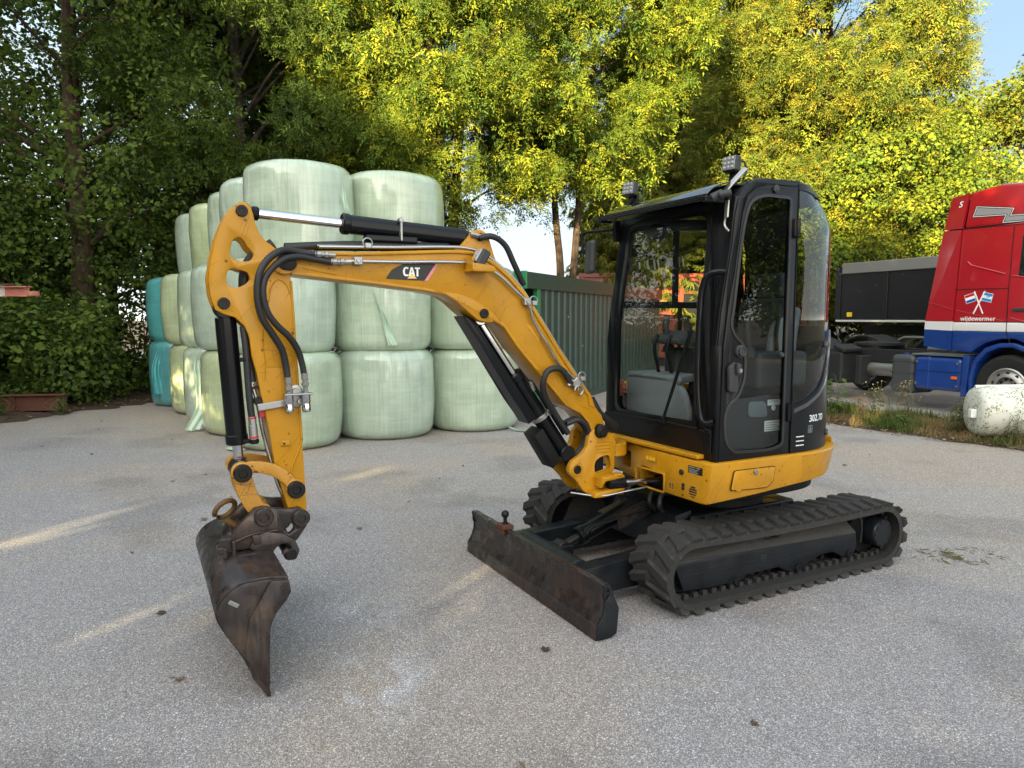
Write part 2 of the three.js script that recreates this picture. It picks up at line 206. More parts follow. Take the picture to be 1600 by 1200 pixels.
// ================================================================ wrapped silage bales
{
  const film = (seed, base) => tex(1024, 512, (x, y) => {                // vertical stretch lines, horizontal film laps, rub marks; u once round, v up
    const st = fbm(x / 3, y / 90, 3, seed), lap = fbm(x / 300, y / 5, 3, seed + 3), cl = fbm(x / 70, y / 60, 4, seed + 5), lv = sstep(fbm(x / 120, y / 24, 3, seed + 8), 0.52, 0.56);
    const k = 0.93 + 0.13 * (st - 0.5) + 0.05 * (lap - 0.5) + 0.15 * (cl - 0.5) + 0.03 * lv; return base.map((b) => b * k);
  });
  const relief = tex(1024, 512, (x, y) => 0.5 + 0.22 * (fbm(x / 4, y / 80, 3, 201) - 0.5) + 0.5 * (fbm(x / 34, y / 40, 3, 205) - 0.5), false);
  const mk = (seed, c, b) => phy(c.map((v) => v * 0.94), 0.34, { clearcoat: 1, clearcoatRoughness: 0.1, map: film(seed, b), bumpMap: relief, bumpScale: 0.018 });
  const mats = { g: [mk(101, [0.49, 0.585, 0.455], [0.99, 1, 0.98]), mk(111, [0.46, 0.56, 0.43], [1, 1, 0.97]), mk(121, [0.515, 0.60, 0.47], [0.98, 1, 1])], y: [mk(131, [0.52, 0.60, 0.41], [1, 1, 0.94])], t: [mk(141, [0.11, 0.39, 0.39], [0.95, 1, 1]), mk(151, [0.10, 0.36, 0.355], [1, 0.98, 1])] };
  function baleGeo(seed, r, h, sq) {
    const rd = rng(seed), nU = 72, nV = 34, pos = [], uv = [], idx = [], ph = rd() * 9, tilt = (rd() - 0.5) * 0.05;
    const prof = []; const cr = 0.135; for (let j = 0; j <= 8; j++) prof.push([0.02 + (r - cr - 0.02) * (j / 8), 0]); for (let j = 1; j <= 5; j++) { const t = (j / 5) * Math.PI / 2; prof.push([r - cr + cr * Math.sin(t), cr - cr * Math.cos(t)]); } for (let j = 1; j <= 12; j++) prof.push([r, cr + (h - 2 * cr) * (j / 13)]); for (let j = 0; j <= 5; j++) { const t = (j / 5) * Math.PI / 2; prof.push([r - cr + cr * Math.cos(t), h - cr + cr * Math.sin(t)]); } for (let j = 7; j >= 0; j--) prof.push([0.02 + (r - cr - 0.02) * (j / 8), h + 0.02 * (1 - j / 8)]);
    let len = 0; const vs = prof.map((p, i) => (len += i ? Math.hypot(p[0] - prof[i - 1][0], p[1] - prof[i - 1][1]) : 0));
    for (let i = 0; i <= nU; i++) { const a = (i / nU) * 2 * Math.PI, ca = Math.cos(a), sa = Math.sin(a);
      prof.forEach(([q, y], j) => { const t = y / h, side = q / r, lump = 0.05 * (fbm(2 + ca * 1.6 + ph, 2 + sa * 1.6 + t * 2.2, 3, seed) - 0.5), bul = sq * 0.8 * (Math.sin(Math.PI * clamp(t * 0.85 + 0.02, 0, 1)) - 0.6), w = q * (1 + (lump + bul) * side); const crease = side > 0.6 ? 0.006 * (fbm(9 + i * 0.9, t * 3, 2, seed + 2) - 0.5) : 0; pos.push(ca * (w + crease), y + (side > 0.2 ? 0.02 * (fbm(ca * 2 + 5, sa * 2 + 5, 2, seed + 4) - 0.5) * t : 0) + tilt * ca * q * t, sa * (w + crease)); uv.push(i / nU, vs[j] / len); }); }
    const n = prof.length; for (let i = 0; i < nU; i++) for (let j = 0; j < n - 1; j++) { const a = i * n + j, b = a + n; idx.push(a, a + 1, b + 1, a, b + 1, b); }
    const g = new THREE.BufferGeometry(); g.setAttribute('position', new THREE.Float32BufferAttribute(pos, 3)); g.setAttribute('uv', new THREE.Float32BufferAttribute(uv, 2)); g.setIndex(idx); g.computeVertexNormals();
    const nm = g.attributes.normal; for (let j = 0; j < n; j++) { const a = j, b = nU * n + j; for (let k = 0; k < 3; k++) { const v = nm.array[a * 3 + k] + nm.array[b * 3 + k]; nm.array[a * 3 + k] = nm.array[b * 3 + k] = v; } }
    g.userData.ready = true; return g;
  }
  const pos1 = [[-2.87, -9.05], [-1.77, -9.83], [-0.575, -10.5]], H = 1.165;
  let nn = 0;
  function bale(x, y, z, kind, label, r = 0.672) {
    nn++; const o = thing('silage_bale', label, 'silage bale', [x, y, z], (nn * 2.4) % 6.28, 'stacked round bales wrapped in film');
    const ms = mats[kind]; obj('wrapped_bale', baleGeo(300 + nn, r, H + 0.012, 0.05 + 0.02 * (nn % 3)), ms[nn % ms.length], o); o.userData.m = undefined; delete o.userData.m; return [o, ms[nn % ms.length]];
  }
  // torn ends of film that hang from a bale: a crumpled strip along a world path, added to its bale as a part
  function strip(b, path, width, seed, folds = 7) {
    const [o, m] = b, c = new THREE.CatmullRomCurve3(path.map((p) => V(...p))), n = 34, k = 14, pos = [], idx = [], rd = rng(seed);
    o.updateMatrixWorld(); const inv = o.matrixWorld.clone().invert(), sd = V(0.85, 0, -0.5);
    for (let i = 0; i <= n; i++) { const t = i / n, p = c.getPoint(t), w = width * (0.35 + 0.9 * t) * (0.8 + 0.4 * fbm(t * 5, 1, 3, seed)); for (let j = 0; j <= k; j++) { const u = (j / k) * 2 - 1, f = Math.sin(u * folds + t * 3) * 0.016 + 0.03 * (fbm(u * 4 + 9, t * 7, 3, seed + 1) - 0.5), e = i === n ? 0.05 * (fbm(u * 6 + 3, 2, 2, seed + 3) - 0.5) : 0; const q = p.clone().addScaledVector(sd, u * w * 0.5).add(V(f * 0.4, e, f)).applyMatrix4(inv); pos.push(q.x, q.y, q.z); } }
    for (let i = 0; i < n; i++) for (let j = 0; j < k; j++) { const a = i * (k + 1) + j, b2 = a + k + 1; idx.push(a, b2, b2 + 1, a, b2 + 1, a + 1); }
    const g = new THREE.BufferGeometry(); g.setAttribute('position', new THREE.Float32BufferAttribute(pos, 3)); g.setIndex(idx); g.computeVertexNormals(); obj('loose_film', [g], stripMat[m === mats.t[0] || m === mats.t[1] ? 1 : 0], o);
  }
  const stripMat = [phy([0.44, 0.57, 0.44], 0.45, { clearcoat: 0.6, clearcoatRoughness: 0.2 }), phy([0.09, 0.40, 0.41], 0.4, { clearcoat: 0.6, clearcoatRoughness: 0.2 })];
  const L1 = [[-3.73, -10.15], [-4.43, -11.15], [-5.19, -12.3], [-6.1, -13.4]];
  const b1 = bale(...[pos1[0][0], 0, pos1[0][1]], 'g', 'pale green bale on the ground at the front corner of the stack');
  const b2 = bale(pos1[1][0], 0, pos1[1][1], 'g', 'pale green bale on the ground, middle one of the front side of the stack');
  const b3 = bale(pos1[2][0], 0, pos1[2][1], 'g', 'pale green bale on the ground at the right end of the stack');
  const b4 = bale(L1[0][0], 0, L1[0][1], 'y', 'yellowish green bale on the ground, left of the black bucket cylinder');
  const b5 = bale(L1[1][0], 0, L1[1][1], 'g', 'pale green bale on the ground with a long torn film tail hanging to the asphalt');
  const b6 = bale(L1[2][0], 0, L1[2][1], 'y', 'yellowish green bale on the ground next to the lower turquoise bale');
  const b7 = bale(L1[3][0], 0, L1[3][1], 't', 'turquoise bale on the ground with torn film, far left end of the stack');
  const L2 = [[-3.83, -10.2], [-4.50, -11.2], [-5.28, -12.3], [-6.12, -13.45]];
  bale(-2.95, H, -9.12, 'g', 'pale green bale in the middle layer at the front corner, right behind the yellow arm');
  const c2 = bale(-1.80, H, -9.85, 'g', 'pale green middle-layer bale below the boom lettering, with a loose film flap');
  bale(-0.62, H, -10.45, 'g', 'pale green middle-layer bale at the right end, under the bend of the boom', 0.66);
  bale(L2[0][0], H, L2[0][1], 'g', 'pale green middle-layer bale just left of the arm, second from the corner');
  bale(L2[1][0], H, L2[1][1], 'g', 'pale green middle-layer bale, third from the corner along the left side');
  bale(L2[2][0], H, L2[2][1], 'y', 'yellowish green middle-layer bale beside the upper turquoise bale');
  bale(L2[3][0], H, L2[3][1], 't', 'turquoise bale in the middle layer, resting on the other turquoise bale');
  const d1 = bale(-2.72, 2 * H, -9.28, 'g', 'highest pale green bale, top layer at the front corner above the chrome rod');
  bale(-1.62, 2 * H, -9.95, 'g', 'pale green top-layer bale above the black arm cylinder, right end', 0.665);
  bale(-3.42, 2 * H, -10.3, 'g', 'pale green top-layer bale peeking out left behind the highest bale');
  bale(-4.05, 2 * H, -11.35, 'g', 'pale green top-layer bale, third from the right along the top');
  bale(-4.80, 2 * H, -12.4, 'y', 'yellowish green top-layer bale, second from the left end of the top');
  bale(-5.55, 2 * H, -13.5, 'g', 'pale green top-layer bale at the left end, seen as a narrow slice before dark trees');
  strip(b5, [[-4.68, 1.12, -10.62], [-4.62, 0.9, -10.45], [-4.52, 0.6, -10.3], [-4.45, 0.3, -10.15], [-4.52, 0.03, -9.95]], 0.20, 11);
  strip(b2, [[-2.38, 1.14, -9.42], [-2.36, 0.8, -9.32], [-2.34, 0.5, -9.3], [-2.30, 0.28, -9.22]], 0.10, 12);
  strip(c2, [[-1.78, 2.0, -9.19], [-1.70, 1.75, -9.165], [-1.62, 1.5, -9.17], [-1.53, 1.26, -9.16]], 0.085, 13, 5);
  strip(d1, [[-2.12, 3.3, -9.0], [-2.08, 3.0, -9.0], [-2.04, 2.75, -9.1]], 0.14, 14, 5);
  strip(b7, [[-6.35, 1.15, -12.85], [-6.40, 0.7, -12.72], [-6.36, 0.25, -12.75]], 0.16, 16);
  strip(b3, [[-0.05, 0.05, -10.1], [0.1, 0.02, -9.98], [0.32, 0.015, -9.95], [0.5, 0.015, -10.0]], 0.12, 17);
  strip(b4, [[-3.35, 0.03, -8.75], [-3.45, 0.03, -8.62], [-3.3, 0.02, -8.5]], 0.14, 18);
}
// ================================================================ containers, truck, trailer, beams, lying cylinder
const paint = (c, rough = 0.5, seed = 41, coat = 0.3) => phy(c, rough, { clearcoat: coat, clearcoatRoughness: 0.25, map: wearTex(seed, 700, 60, [0.55, 0.5, 0.45], 0.96) });
{
  const green = paint([0.021, 0.056, 0.041], 0.5, 42), bright = paint([0.02, 0.25, 0.08], 0.45, 43), dark = std([0.01, 0.012, 0.011], 0.8);
  const A = V(0.42, 0, -11.95), B = V(4.15, 0, -19.9), d = B.clone().sub(A), Lc = d.length(), t = thing('storage_container', 'dark green ribbed steel storage container behind the boom, left of the cab', 'container', [A.x, 0, A.z], Math.atan2(-d.z, d.x));
  // local x along the visible side, away from the camera; local z = outwards (towards the viewer's left)
  const so = new THREE.Vector3(-d.z, 0, d.x).normalize(), sgn = so.dot(V(-1, 0, 1)) > 0 ? 1 : -1, W = 2.3, Hc = 2.32;
  void sgn; const z0 = 0;
  obj('side_wall', [box(Lc, Hc - 0.3, 0.04).translate(Lc / 2, (Hc - 0.3) / 2 + 0.1, z0 - 0.06)], green, t);
  for (let x = 0.14; x < Lc; x += 0.30) obj('rib', [hexa([[x, 0.12, -0.045], [x + 0.19, 0.12, -0.045], [x + 0.19, Hc - 0.22, -0.045], [x, Hc - 0.22, -0.045], [x + 0.035, 0.12, -0.008], [x + 0.155, 0.12, -0.008], [x + 0.155, Hc - 0.22, -0.008], [x + 0.035, Hc - 0.22, -0.008]])], green, t);
  obj('roof_edge', [rbox(Lc + 0.5, 0.27, 0.07, 0.01).translate(Lc / 2 - 0.25, Hc - 0.105, 0.0)], green, t);
  obj('roof', [box(Lc + 0.4, 0.05, W).translate(Lc / 2 - 0.2, Hc, -W / 2)], green, t);
  obj('bottom_rail', [box(Lc, 0.14, 0.06).translate(Lc / 2, 0.07, -0.02)], green, t);
  obj('end_wall', [box(0.04, Hc - 0.1, W).translate(0.06, (Hc - 0.1) / 2, -W / 2 - 0.05), box(0.04, Hc - 0.1, W).translate(Lc - 0.03, (Hc - 0.1) / 2, -W / 2 - 0.05), box(Lc, Hc - 0.1, 0.04).translate(Lc / 2, (Hc - 0.1) / 2, -W)], dark, t);
  obj('corner_post', [rbox(0.10, Hc - 0.2, 0.09, 0.01).translate(0.03, (Hc - 0.2) / 2, -0.02)], bright, t, 'bright green corner post');
  obj('roof_end', [rbox(0.03, 0.29, 0.10, 0.01).translate(-0.52, Hc - 0.105, 0.0), rbox(0.03, 0.27, 0.9, 0.01).translate(-0.52, Hc - 0.10, -0.5)], bright, t, 'bright green end of the roof edge');
  for (const [x, y] of [[2.3, 1.05], [4.4, 0.98], [1.5, 1.62]]) obj('rivet', [new THREE.SphereGeometry(0.015, 8, 6).translate(x, y, -0.004)], M.zinc, t);
}
{
  const t = thing('grey_shed', 'small grey wooden board cabin between the bale stack and the green container', 'shed', [0.45, 0, -13.2], 0.1);
  const g = std([0.20, 0.195, 0.185], 0.9, 0, { map: wearTex(47, 900, 300, [0.6, 0.58, 0.55], 0.85) });
  for (let i = 0; i < 9; i++) obj('board', [rbox(1.1, 0.125, 0.03, 0.004).translate(-0.2, 0.08 + i * 0.13, 0)], g, t);
  obj('frame', [rbox(0.08, 1.25, 0.9, 0.01).translate(-0.74, 0.62, -0.46), rbox(0.08, 1.25, 0.9, 0.01).translate(0.34, 0.62, -0.46), rbox(1.2, 0.05, 1.0, 0.01).translate(-0.2, 1.27, -0.46)], g, t);
}
{
  const red = paint([0.42, 0.075, 0.035], 0.6, 44), t = thing('red_container', 'rusty red open-top skip container seen behind the green one through the cab glass', 'container', [2.2, 0, -23.0], 0.03);
  const L = 7.4, H = 3.02, W = 2.4;
  obj('side_wall', [box(L, H - 0.35, 0.05).translate(L / 2, (H - 0.35) / 2 + 0.3, -0.1), box(L, H - 0.35, 0.05).translate(L / 2, (H - 0.35) / 2 + 0.3, -W)], red, t);
  obj('end_wall', [box(0.05, H - 0.35, W).translate(0, (H - 0.35) / 2 + 0.3, -W / 2), box(0.05, H - 0.35, W).translate(L, (H - 0.35) / 2 + 0.3, -W / 2)], red, t);
  obj('top_rail', [rbox(L + 0.1, 0.14, 0.14, 0.02).translate(L / 2, H - 0.07, -0.06), rbox(L, 0.09, 0.1, 0.02).translate(L / 2, H - 0.62, -0.06)], red, t);
  for (let i = 0; i <= 9; i++) obj('post', [rbox(0.12, H - 0.4, 0.12, 0.01).translate(0.05 + (i * (L - 0.1)) / 9, (H - 0.4) / 2 + 0.3, -0.06)], red, t);
  obj('gap_panel', [box(0.62, H - 0.6, 0.02).translate(3.55, (H - 0.6) / 2 + 0.35, -0.055)], M.decalBlack, t);
  obj('skid', [box(L, 0.3, 0.2).translate(L / 2, 0.15, -0.5), box(L, 0.3, 0.2).translate(L / 2, 0.15, -1.9)], M.decalBlack, t);
}
const tyreGeo = (r, w) => { const p = [[r * 0.60, -w / 2 + 0.02], [r * 0.72, -w / 2], [r * 0.9, -w / 2 + 0.004], [r * 0.975, -w / 2 + 0.03], [r, -w / 2 + 0.055]]; for (const s of [-0.28, -0.02, 0.24]) p.push([r, w * (s - 0.02)], [r - 0.012, w * s], [r - 0.012, w * (s + 0.03)], [r, w * (s + 0.05)]); p.push([r, w / 2 - 0.055], [r * 0.975, w / 2 - 0.03], [r * 0.9, w / 2 - 0.004], [r * 0.72, w / 2], [r * 0.60, w / 2 - 0.02]); return toCreasedNormals(new THREE.LatheGeometry(p.map(([a, b]) => new THREE.Vector2(a, b)), 56), 0.5).rotateX(Math.PI / 2); };
const tyreM = std([0.022, 0.022, 0.022], 0.85, 0, { map: wearTex(46, 800, 100, [1, 0.95, 0.88], 0.7) });
function wheel(par, x, y, z, r = 0.51, w = 0.3) {                 // local z = outwards
  const g = obj('wheel', [tyreGeo(r, w).translate(x, y, z)], tyreM, par);
  obj('rim', [turned(V(x, y, z - 0.05), V(x, y, z + 0.3), [[r * 0.61, 0.02], [r * 0.61, 0.19], [r * 0.57, 0.20], [r * 0.54, 0.17], [r * 0.50, 0.155], [r * 0.44, 0.175], [r * 0.36, 0.20], [r * 0.33, 0.20], [r * 0.31, 0.13], [r * 0.2, 0.125], [r * 0.19, 0.185], [0, 0.19]], 48)], std([0.42, 0.41, 0.39], 0.42, 0.75), g);
  const nuts = [], holes = []; for (let i = 0; i < 10; i++) { const t = (i / 10) * 6.283; nuts.push(turned(V(x + Math.cos(t) * r * 0.265, y + Math.sin(t) * r * 0.265, z + 0.075), V(x + Math.cos(t) * r * 0.265, y + Math.sin(t) * r * 0.265, z + 1), [[0.02, 0], [0.02, 0.03], [0.012, 0.045], [0, 0.045]], 8)); holes.push(rod(V(x + Math.cos(t + 0.31) * r * 0.445, y + Math.sin(t + 0.31) * r * 0.445, z + 0.12), V(x + Math.cos(t + 0.31) * r * 0.445, y + Math.sin(t + 0.31) * r * 0.445, z + 0.1285), 0.026)); }
  obj('wheel_nuts', nuts, M.pin, g); obj('rim_holes', holes, M.decalBlack, g); return g;
}
{
  // truck: local x = its forward direction, z = outwards on the side that shows
  const t = thing('truck', 'red truck tractor with white stripe and blue lower body behind the weedy verge', 'truck', [7.62, 0, -11.0], Math.atan2(-0.9162, 0.4006));
  const red = phy([0.40, 0.009, 0.018], 0.28, { clearcoat: 1, clearcoatRoughness: 0.06 }), blue = phy([0.010, 0.052, 0.27], 0.35, { clearcoat: 0.8, clearcoatRoughness: 0.12, map: wearTex(48, 300, 30, [0.7, 0.7, 0.7], 0.97) }), white = phy([0.72, 0.72, 0.70], 0.35, { clearcoat: 0.6 }), dk = std([0.03, 0.032, 0.034], 0.7, 0, { map: wearTex(49, 1500, 80, [1, 0.92, 0.8], 0.7) }), gap = std([0.02, 0.002, 0.003], 0.6);
  const side = (pts, z0, z1, bev = 0.004, holes = []) => extr(shape(pts, holes), z1 - z0, bev).translate(0, 0, z0);
  // cab shell: red above, white band, blue below; the rear fairing slants forward as it rises
  const arch = [[0.62, 0.5], [0.60, 0.72], [0.50, 0.93], [0.34, 1.06], [0.12, 1.14], [-0.08, 1.13], [-0.27, 1.04], [-0.42, 0.86], [-0.475, 0.62], [-0.47, 0.3]];
  obj('cab_body', [side([[-0.85, 1.525], [1.35, 1.525], [1.35, 2.6], [1.1, 3.05], [-0.775, 3.025]], -2.45, -0.02, 0.03)], red, t);
  obj('roof_spoiler', [side(round([[-0.765, 3.035], [0.95, 3.035], [0.75, 3.4], [0.3, 3.62], [-0.2, 3.66], [-0.69, 3.60]], 0.05), -2.43, -0.035, 0.05)], red, t);
  const fair = obj('side_fairing', [hexa([[-1.405, 1.54, -0.10], [-0.858, 1.54, -0.012], [-0.784, 3.02, -0.012], [-1.155, 3.04, -0.10], [-1.405, 1.54, -0.14], [-0.858, 1.54, -0.06], [-0.784, 3.02, -0.06], [-1.155, 3.04, -0.14]]), hexa([[-1.15, 3.06, -0.10], [-0.782, 3.04, -0.012], [-0.705, 3.59, -0.03], [-1.045, 3.57, -0.12], [-1.15, 3.06, -0.14], [-0.782, 3.04, -0.06], [-0.705, 3.59, -0.08], [-1.045, 3.57, -0.16]])], red, t);
  void fair; obj('fairing_inner', [hexa([[-1.38, 1.2, -0.17], [-0.80, 1.2, -0.075], [-0.66, 3.5, -0.09], [-1.03, 3.5, -0.17], [-1.38, 1.2, -0.19], [-0.80, 1.2, -0.095], [-0.66, 3.5, -0.11], [-1.03, 3.5, -0.19]]), box(1.6, 0.06, 2.3).translate(0.1, 3.03, -1.22)], gap, t);
  obj('white_stripe', [side([[-0.85, 1.382], [1.35, 1.37], [1.35, 1.522], [-0.85, 1.522]], -2.45, -0.016, 0.02), hexa([[-1.41, 1.40, -0.10], [-0.858, 1.385, -0.010], [-0.858, 1.536, -0.010], [-1.405, 1.536, -0.10], [-1.41, 1.40, -0.14], [-0.858, 1.385, -0.06], [-0.858, 1.536, -0.06], [-1.405, 1.536, -0.14]])], white, t);
  obj('lower_body', [side([[-0.85, 1.06], [-0.52, 1.035], [-0.45, 1.10], [-0.30, 1.20], [-0.08, 1.265], [0.14, 1.27], [0.37, 1.18], [0.56, 1.03], [0.7, 0.8], [1.35, 0.8], [1.35, 1.368], [-0.85, 1.38]], -2.45, -0.018, 0.02), hexa([[-1.41, 1.11, -0.10], [-0.858, 1.055, -0.012], [-0.858, 1.383, -0.012], [-1.41, 1.398, -0.10], [-1.41, 1.11, -0.14], [-0.858, 1.055, -0.06], [-0.858, 1.383, -0.06], [-1.41, 1.398, -0.14]])], blue, t);
  obj('wheel_arch', [side([...arch, [-0.52, 0.3], [-0.54, 0.66], [-0.47, 0.92], [-0.30, 1.12], [-0.08, 1.205], [0.14, 1.21], [0.37, 1.13], [0.56, 0.97], [0.67, 0.72], [0.7, 0.5]], -0.42, -0.006, 0.015)], blue, t);
  obj('arch_liner', [box(1.3, 0.9, 0.5).translate(0.08, 0.75, -0.72)], M.decalBlack, t);
  // seams of the panels (recessed dark gaps) and the door window
  const seam = (pts) => pts.slice(1).map((p, i) => { const q = pts[i], l = Math.hypot(p[0] - q[0], p[1] - q[1]); return box(l, 0.012, 0.008).rotateZ(Math.atan2(p[1] - q[1], p[0] - q[0])).translate((p[0] + q[0]) / 2, (p[1] + q[1]) / 2, -0.0185); });
  obj('panel_seams', [...seam([[0.035, 2.99], [0.005, 2.05], [0.01, 1.38], [0.08, 1.2]]), ...seam([[-0.835, 2.06], [0.0, 2.05]]), ...seam([[-0.77, 3.03], [1.0, 2.99]])], gap, t);
  obj('body_crease', [rod(V(-0.66, 2.50, -0.022), V(-0.60, 2.44, -0.018), 0.012), rod(V(-0.60, 2.44, -0.018), V(-0.05, 2.27, -0.018), 0.012), rod(V(0.05, 2.24, -0.018), V(0.9, 2.1, -0.018), 0.012), rod(V(-1.35, 1.86, -0.085), V(-0.86, 1.73, -0.012), 0.006), rod(V(-0.8, 1.72, -0.018), V(-0.05, 1.55, -0.018), 0.006), rod(V(0.06, 1.60, -0.018), V(0.3, 1.53, -0.018), 0.008)], red, t);
  obj('door_window', [side(round([[0.14, 2.22], [0.17, 2.86], [0.9, 2.86], [1.05, 2.3], [1.0, 2.22]], 0.04), -0.03, -0.012, 0.004)], phy([0.015, 0.02, 0.022], 0.03, { clearcoat: 1 }), t);
  const z = -0.013; const stick = (name, x0, x1, y0, y1, m, zz = z) => obj(name, [plane4([x0, y0, zz], [x1, y0, zz], [x1, y1, zz], [x0, y1, zz])], m, t, undefined, true);
  const cm = (w, h, draw) => new THREE.MeshPhysicalMaterial({ map: canvasTex(w, h, (c, a, b) => { c.clearRect(0, 0, a, b); draw(c, a, b); }), alphaTest: 0.5, roughness: 0.35, side: THREE.DoubleSide });
  stick('lightning_decal', -0.66, 1.0, 2.93, 3.40, cm(830, 235, (c) => { c.beginPath(); [[20, 96], [45, 20], [330, 70], [308, 120], [830, 150], [830, 190], [255, 168], [275, 112]].forEach(([x, y], i) => (i ? c.lineTo(x, y) : c.moveTo(x, y))); c.closePath(); const gr = c.createLinearGradient(0, 20, 0, 170); c.fillStyle = '#8f9090'; void gr; c.fill(); c.lineWidth = 16; c.strokeStyle = '#1c1214'; c.stroke(); c.lineWidth = 6; c.strokeStyle = '#d8d4d2'; c.stroke(); }), -0.031);
  stick('letter_decal', -0.90, -0.78, 3.38, 3.50, cm(96, 96, (c) => { c.fillStyle = '#e6e0de'; c.font = 'italic bold 104px sans-serif'; c.textAlign = 'center'; c.textBaseline = 'middle'; c.fillText('S', 48, 52); }), -0.03);
  stick('flag_decal', -0.69, -0.19, 1.64, 2.03, cm(512, 400, (c) => {
    const flag = (x, y, s, a, b, d) => { c.save(); c.translate(x, y); c.rotate(s); c.fillStyle = a; c.fillRect(0, 0, 165, 46); c.fillStyle = b; c.fillRect(0, 46, 165, 46); c.fillStyle = d; c.fillRect(0, 92, 165, 46); c.strokeStyle = '#e8e4e0'; c.lineWidth = 7; c.strokeRect(0, 0, 165, 138); c.restore(); };
    flag(14, 80, -0.30, '#b01a26', '#ece8e4', '#1f4fa0'); flag(325, 25, 0.24, '#2f7fc4', '#dfe6e8', '#2f7fc4'); c.fillStyle = '#2c7a4c'; c.fillRect(375, 100, 60, 14);
    c.strokeStyle = '#ece8e4'; c.lineWidth = 22; c.lineCap = 'round'; c.beginPath(); c.moveTo(180, 20); c.lineTo(330, 370); c.moveTo(345, 20); c.lineTo(180, 370); c.stroke();
  }));
  stick('name_lettering', -0.73, -0.16, 1.535, 1.615, cm(720, 104, (c) => { c.fillStyle = '#efeae6'; c.font = 'bold 110px sans-serif'; c.textAlign = 'center'; c.textBaseline = 'middle'; c.fillText('wijdewormer', 360, 44); }), -0.0135);
  obj('door_handle', [rbox(0.30, 0.05, 0.03, 0.012).translate(0.24, 1.72, -0.005)], M.darkPlastic, t); obj('cab_step', [rbox(0.6, 0.05, 0.2, 0.01).translate(0.98, 0.45, -0.1), rbox(0.6, 0.05, 0.2, 0.01).translate(0.98, 0.75, -0.1)], dk, t);
  // tanks, chassis, wheels
  obj('blue_tank', [at(rbox(0.86, 0.56, 0.6, 0.07, 4), -1.115, 0.645, -0.36)], blue, t);
  obj('tank_strap', [at(rbox(0.04, 0.575, 0.61, 0.03, 3), -1.27, 0.645, -0.36), box(0.8, 0.012, 0.02).translate(-1.115, 0.70, -0.055)], blue, t); obj('bolt_head', [[-1.49, 0.84], [-0.76, 0.84], [-0.76, 0.46], [-1.49, 0.46]].map(([x, y]) => rod(V(x, y, -0.07), V(x, y, -0.05), 0.02)), M.zinc, t);
  obj('side_marker', [rbox(0.10, 0.05, 0.02, 0.006).translate(-0.80, 0.60, -0.05)], std([0.75, 0.13, 0.01], 0.3), t, 'orange side marker');
  obj('black_tank', [at(rbox(0.46, 0.68, 0.6, 0.08, 4), -1.79, 0.60, -0.38)], std([0.05, 0.055, 0.058], 0.5), t); obj('tank_cap', [rod(V(-1.87, 0.93, -0.3), V(-1.87, 0.97, -0.3), 0.05)], blue, t); obj('tank_seam', [at(rbox(0.466, 0.02, 0.606, 0.008), -1.79, 0.62, -0.38), at(rbox(0.466, 0.015, 0.606, 0.007), -1.79, 0.82, -0.38)], M.darkPlastic, t);
  obj('side_skirt', [side([[-0.67, 0.30], [-0.66, 0.97], [-0.54, 0.98], [-0.56, 0.62], [-0.58, 0.31]], -0.5, -0.03, 0.01)], blue, t); obj('mudflap', [box(0.03, 0.75, 0.45).translate(-0.54, 0.55, -0.3)], dk, t);
  obj('step_plate', [rbox(1.0, 0.03, 0.5, 0.01).translate(-1.12, 0.965, -0.35)], M.zinc, t);
  for (const zz of [-0.75, -1.65]) obj('chassis_beam', [rbox(4.9, 0.26, 0.09, 0.01).translate(-2.2, 0.86, zz)], dk, t);
  obj('cross_member', [box(0.1, 0.2, 0.9).translate(-2.5, 0.85, -1.2), box(0.1, 0.2, 0.9).translate(-4.5, 0.85, -1.2), rod(V(-3.55, 0.55, -0.2), V(-3.55, 0.55, -2.2), 0.12), rod(V(-2.6, 0.72, -1.2), V(-1.6, 0.8, -1.2), 0.07), rbox(0.5, 0.12, 0.3, 0.03).translate(-2.3, 0.62, -0.55), rbox(0.12, 0.55, 0.3, 0.02).translate(-2.78, 0.6, -0.3)], dk, t);
  obj('fifth_wheel', [turned(V(-3.2, 1.05, -1.2), V(-3.2, 2, -1.2), [[0.45, 0], [0.45, 0.05], [0.1, 0.08], [0, 0.08]], 32), rbox(0.6, 0.12, 0.8, 0.02).translate(-3.2, 1.02, -1.2)], dk, t); obj('air_tank', [rod(V(-2.75, 0.62, -0.45), V(-2.15, 0.62, -0.45), 0.12), rod(V(-1.9, 1.02, -0.95), V(-1.45, 1.02, -0.95), 0.08)], M.zinc, t);
  const fen = (x, zz) => side([[x - 0.62, 0.75], [x - 0.56, 0.98], [x - 0.38, 1.15], [x - 0.1, 1.22], [x + 0.1, 1.22], [x + 0.38, 1.15], [x + 0.56, 0.98], [x + 0.62, 0.75], [x + 0.58, 0.75], [x + 0.52, 0.96], [x + 0.35, 1.11], [x + 0.1, 1.18], [x - 0.1, 1.18], [x - 0.35, 1.11], [x - 0.52, 0.96], [x - 0.58, 0.75]], zz - 0.3, zz + 0.3, 0.01);
  for (const zz of [-0.34, -2.1]) { obj('fender', [fen(-4.1, zz)], dk, t); wheel(t, -4.1, 0.51, zz, 0.51, 0.32); }
  obj('fender', [fen(-2.35, -2.1)], dk, t); obj('mudguard', [at(rbox(0.32, 0.62, 0.5, 0.05), -3.28, 0.62, -0.35), at(rbox(0.3, 0.1, 0.5, 0.04), -3.2, 1.0, -0.35, 0, 0, -0.3)], dk, t);
  wheel(t, 0.05, 0.51, -0.18, 0.51, 0.31); wheel(t, 0.05, 0.51, -2.25, 0.51, 0.31); obj('underbody', [box(1.9, 0.5, 1.6).translate(0.3, 0.95, -1.2)], M.decalBlack, t);
}
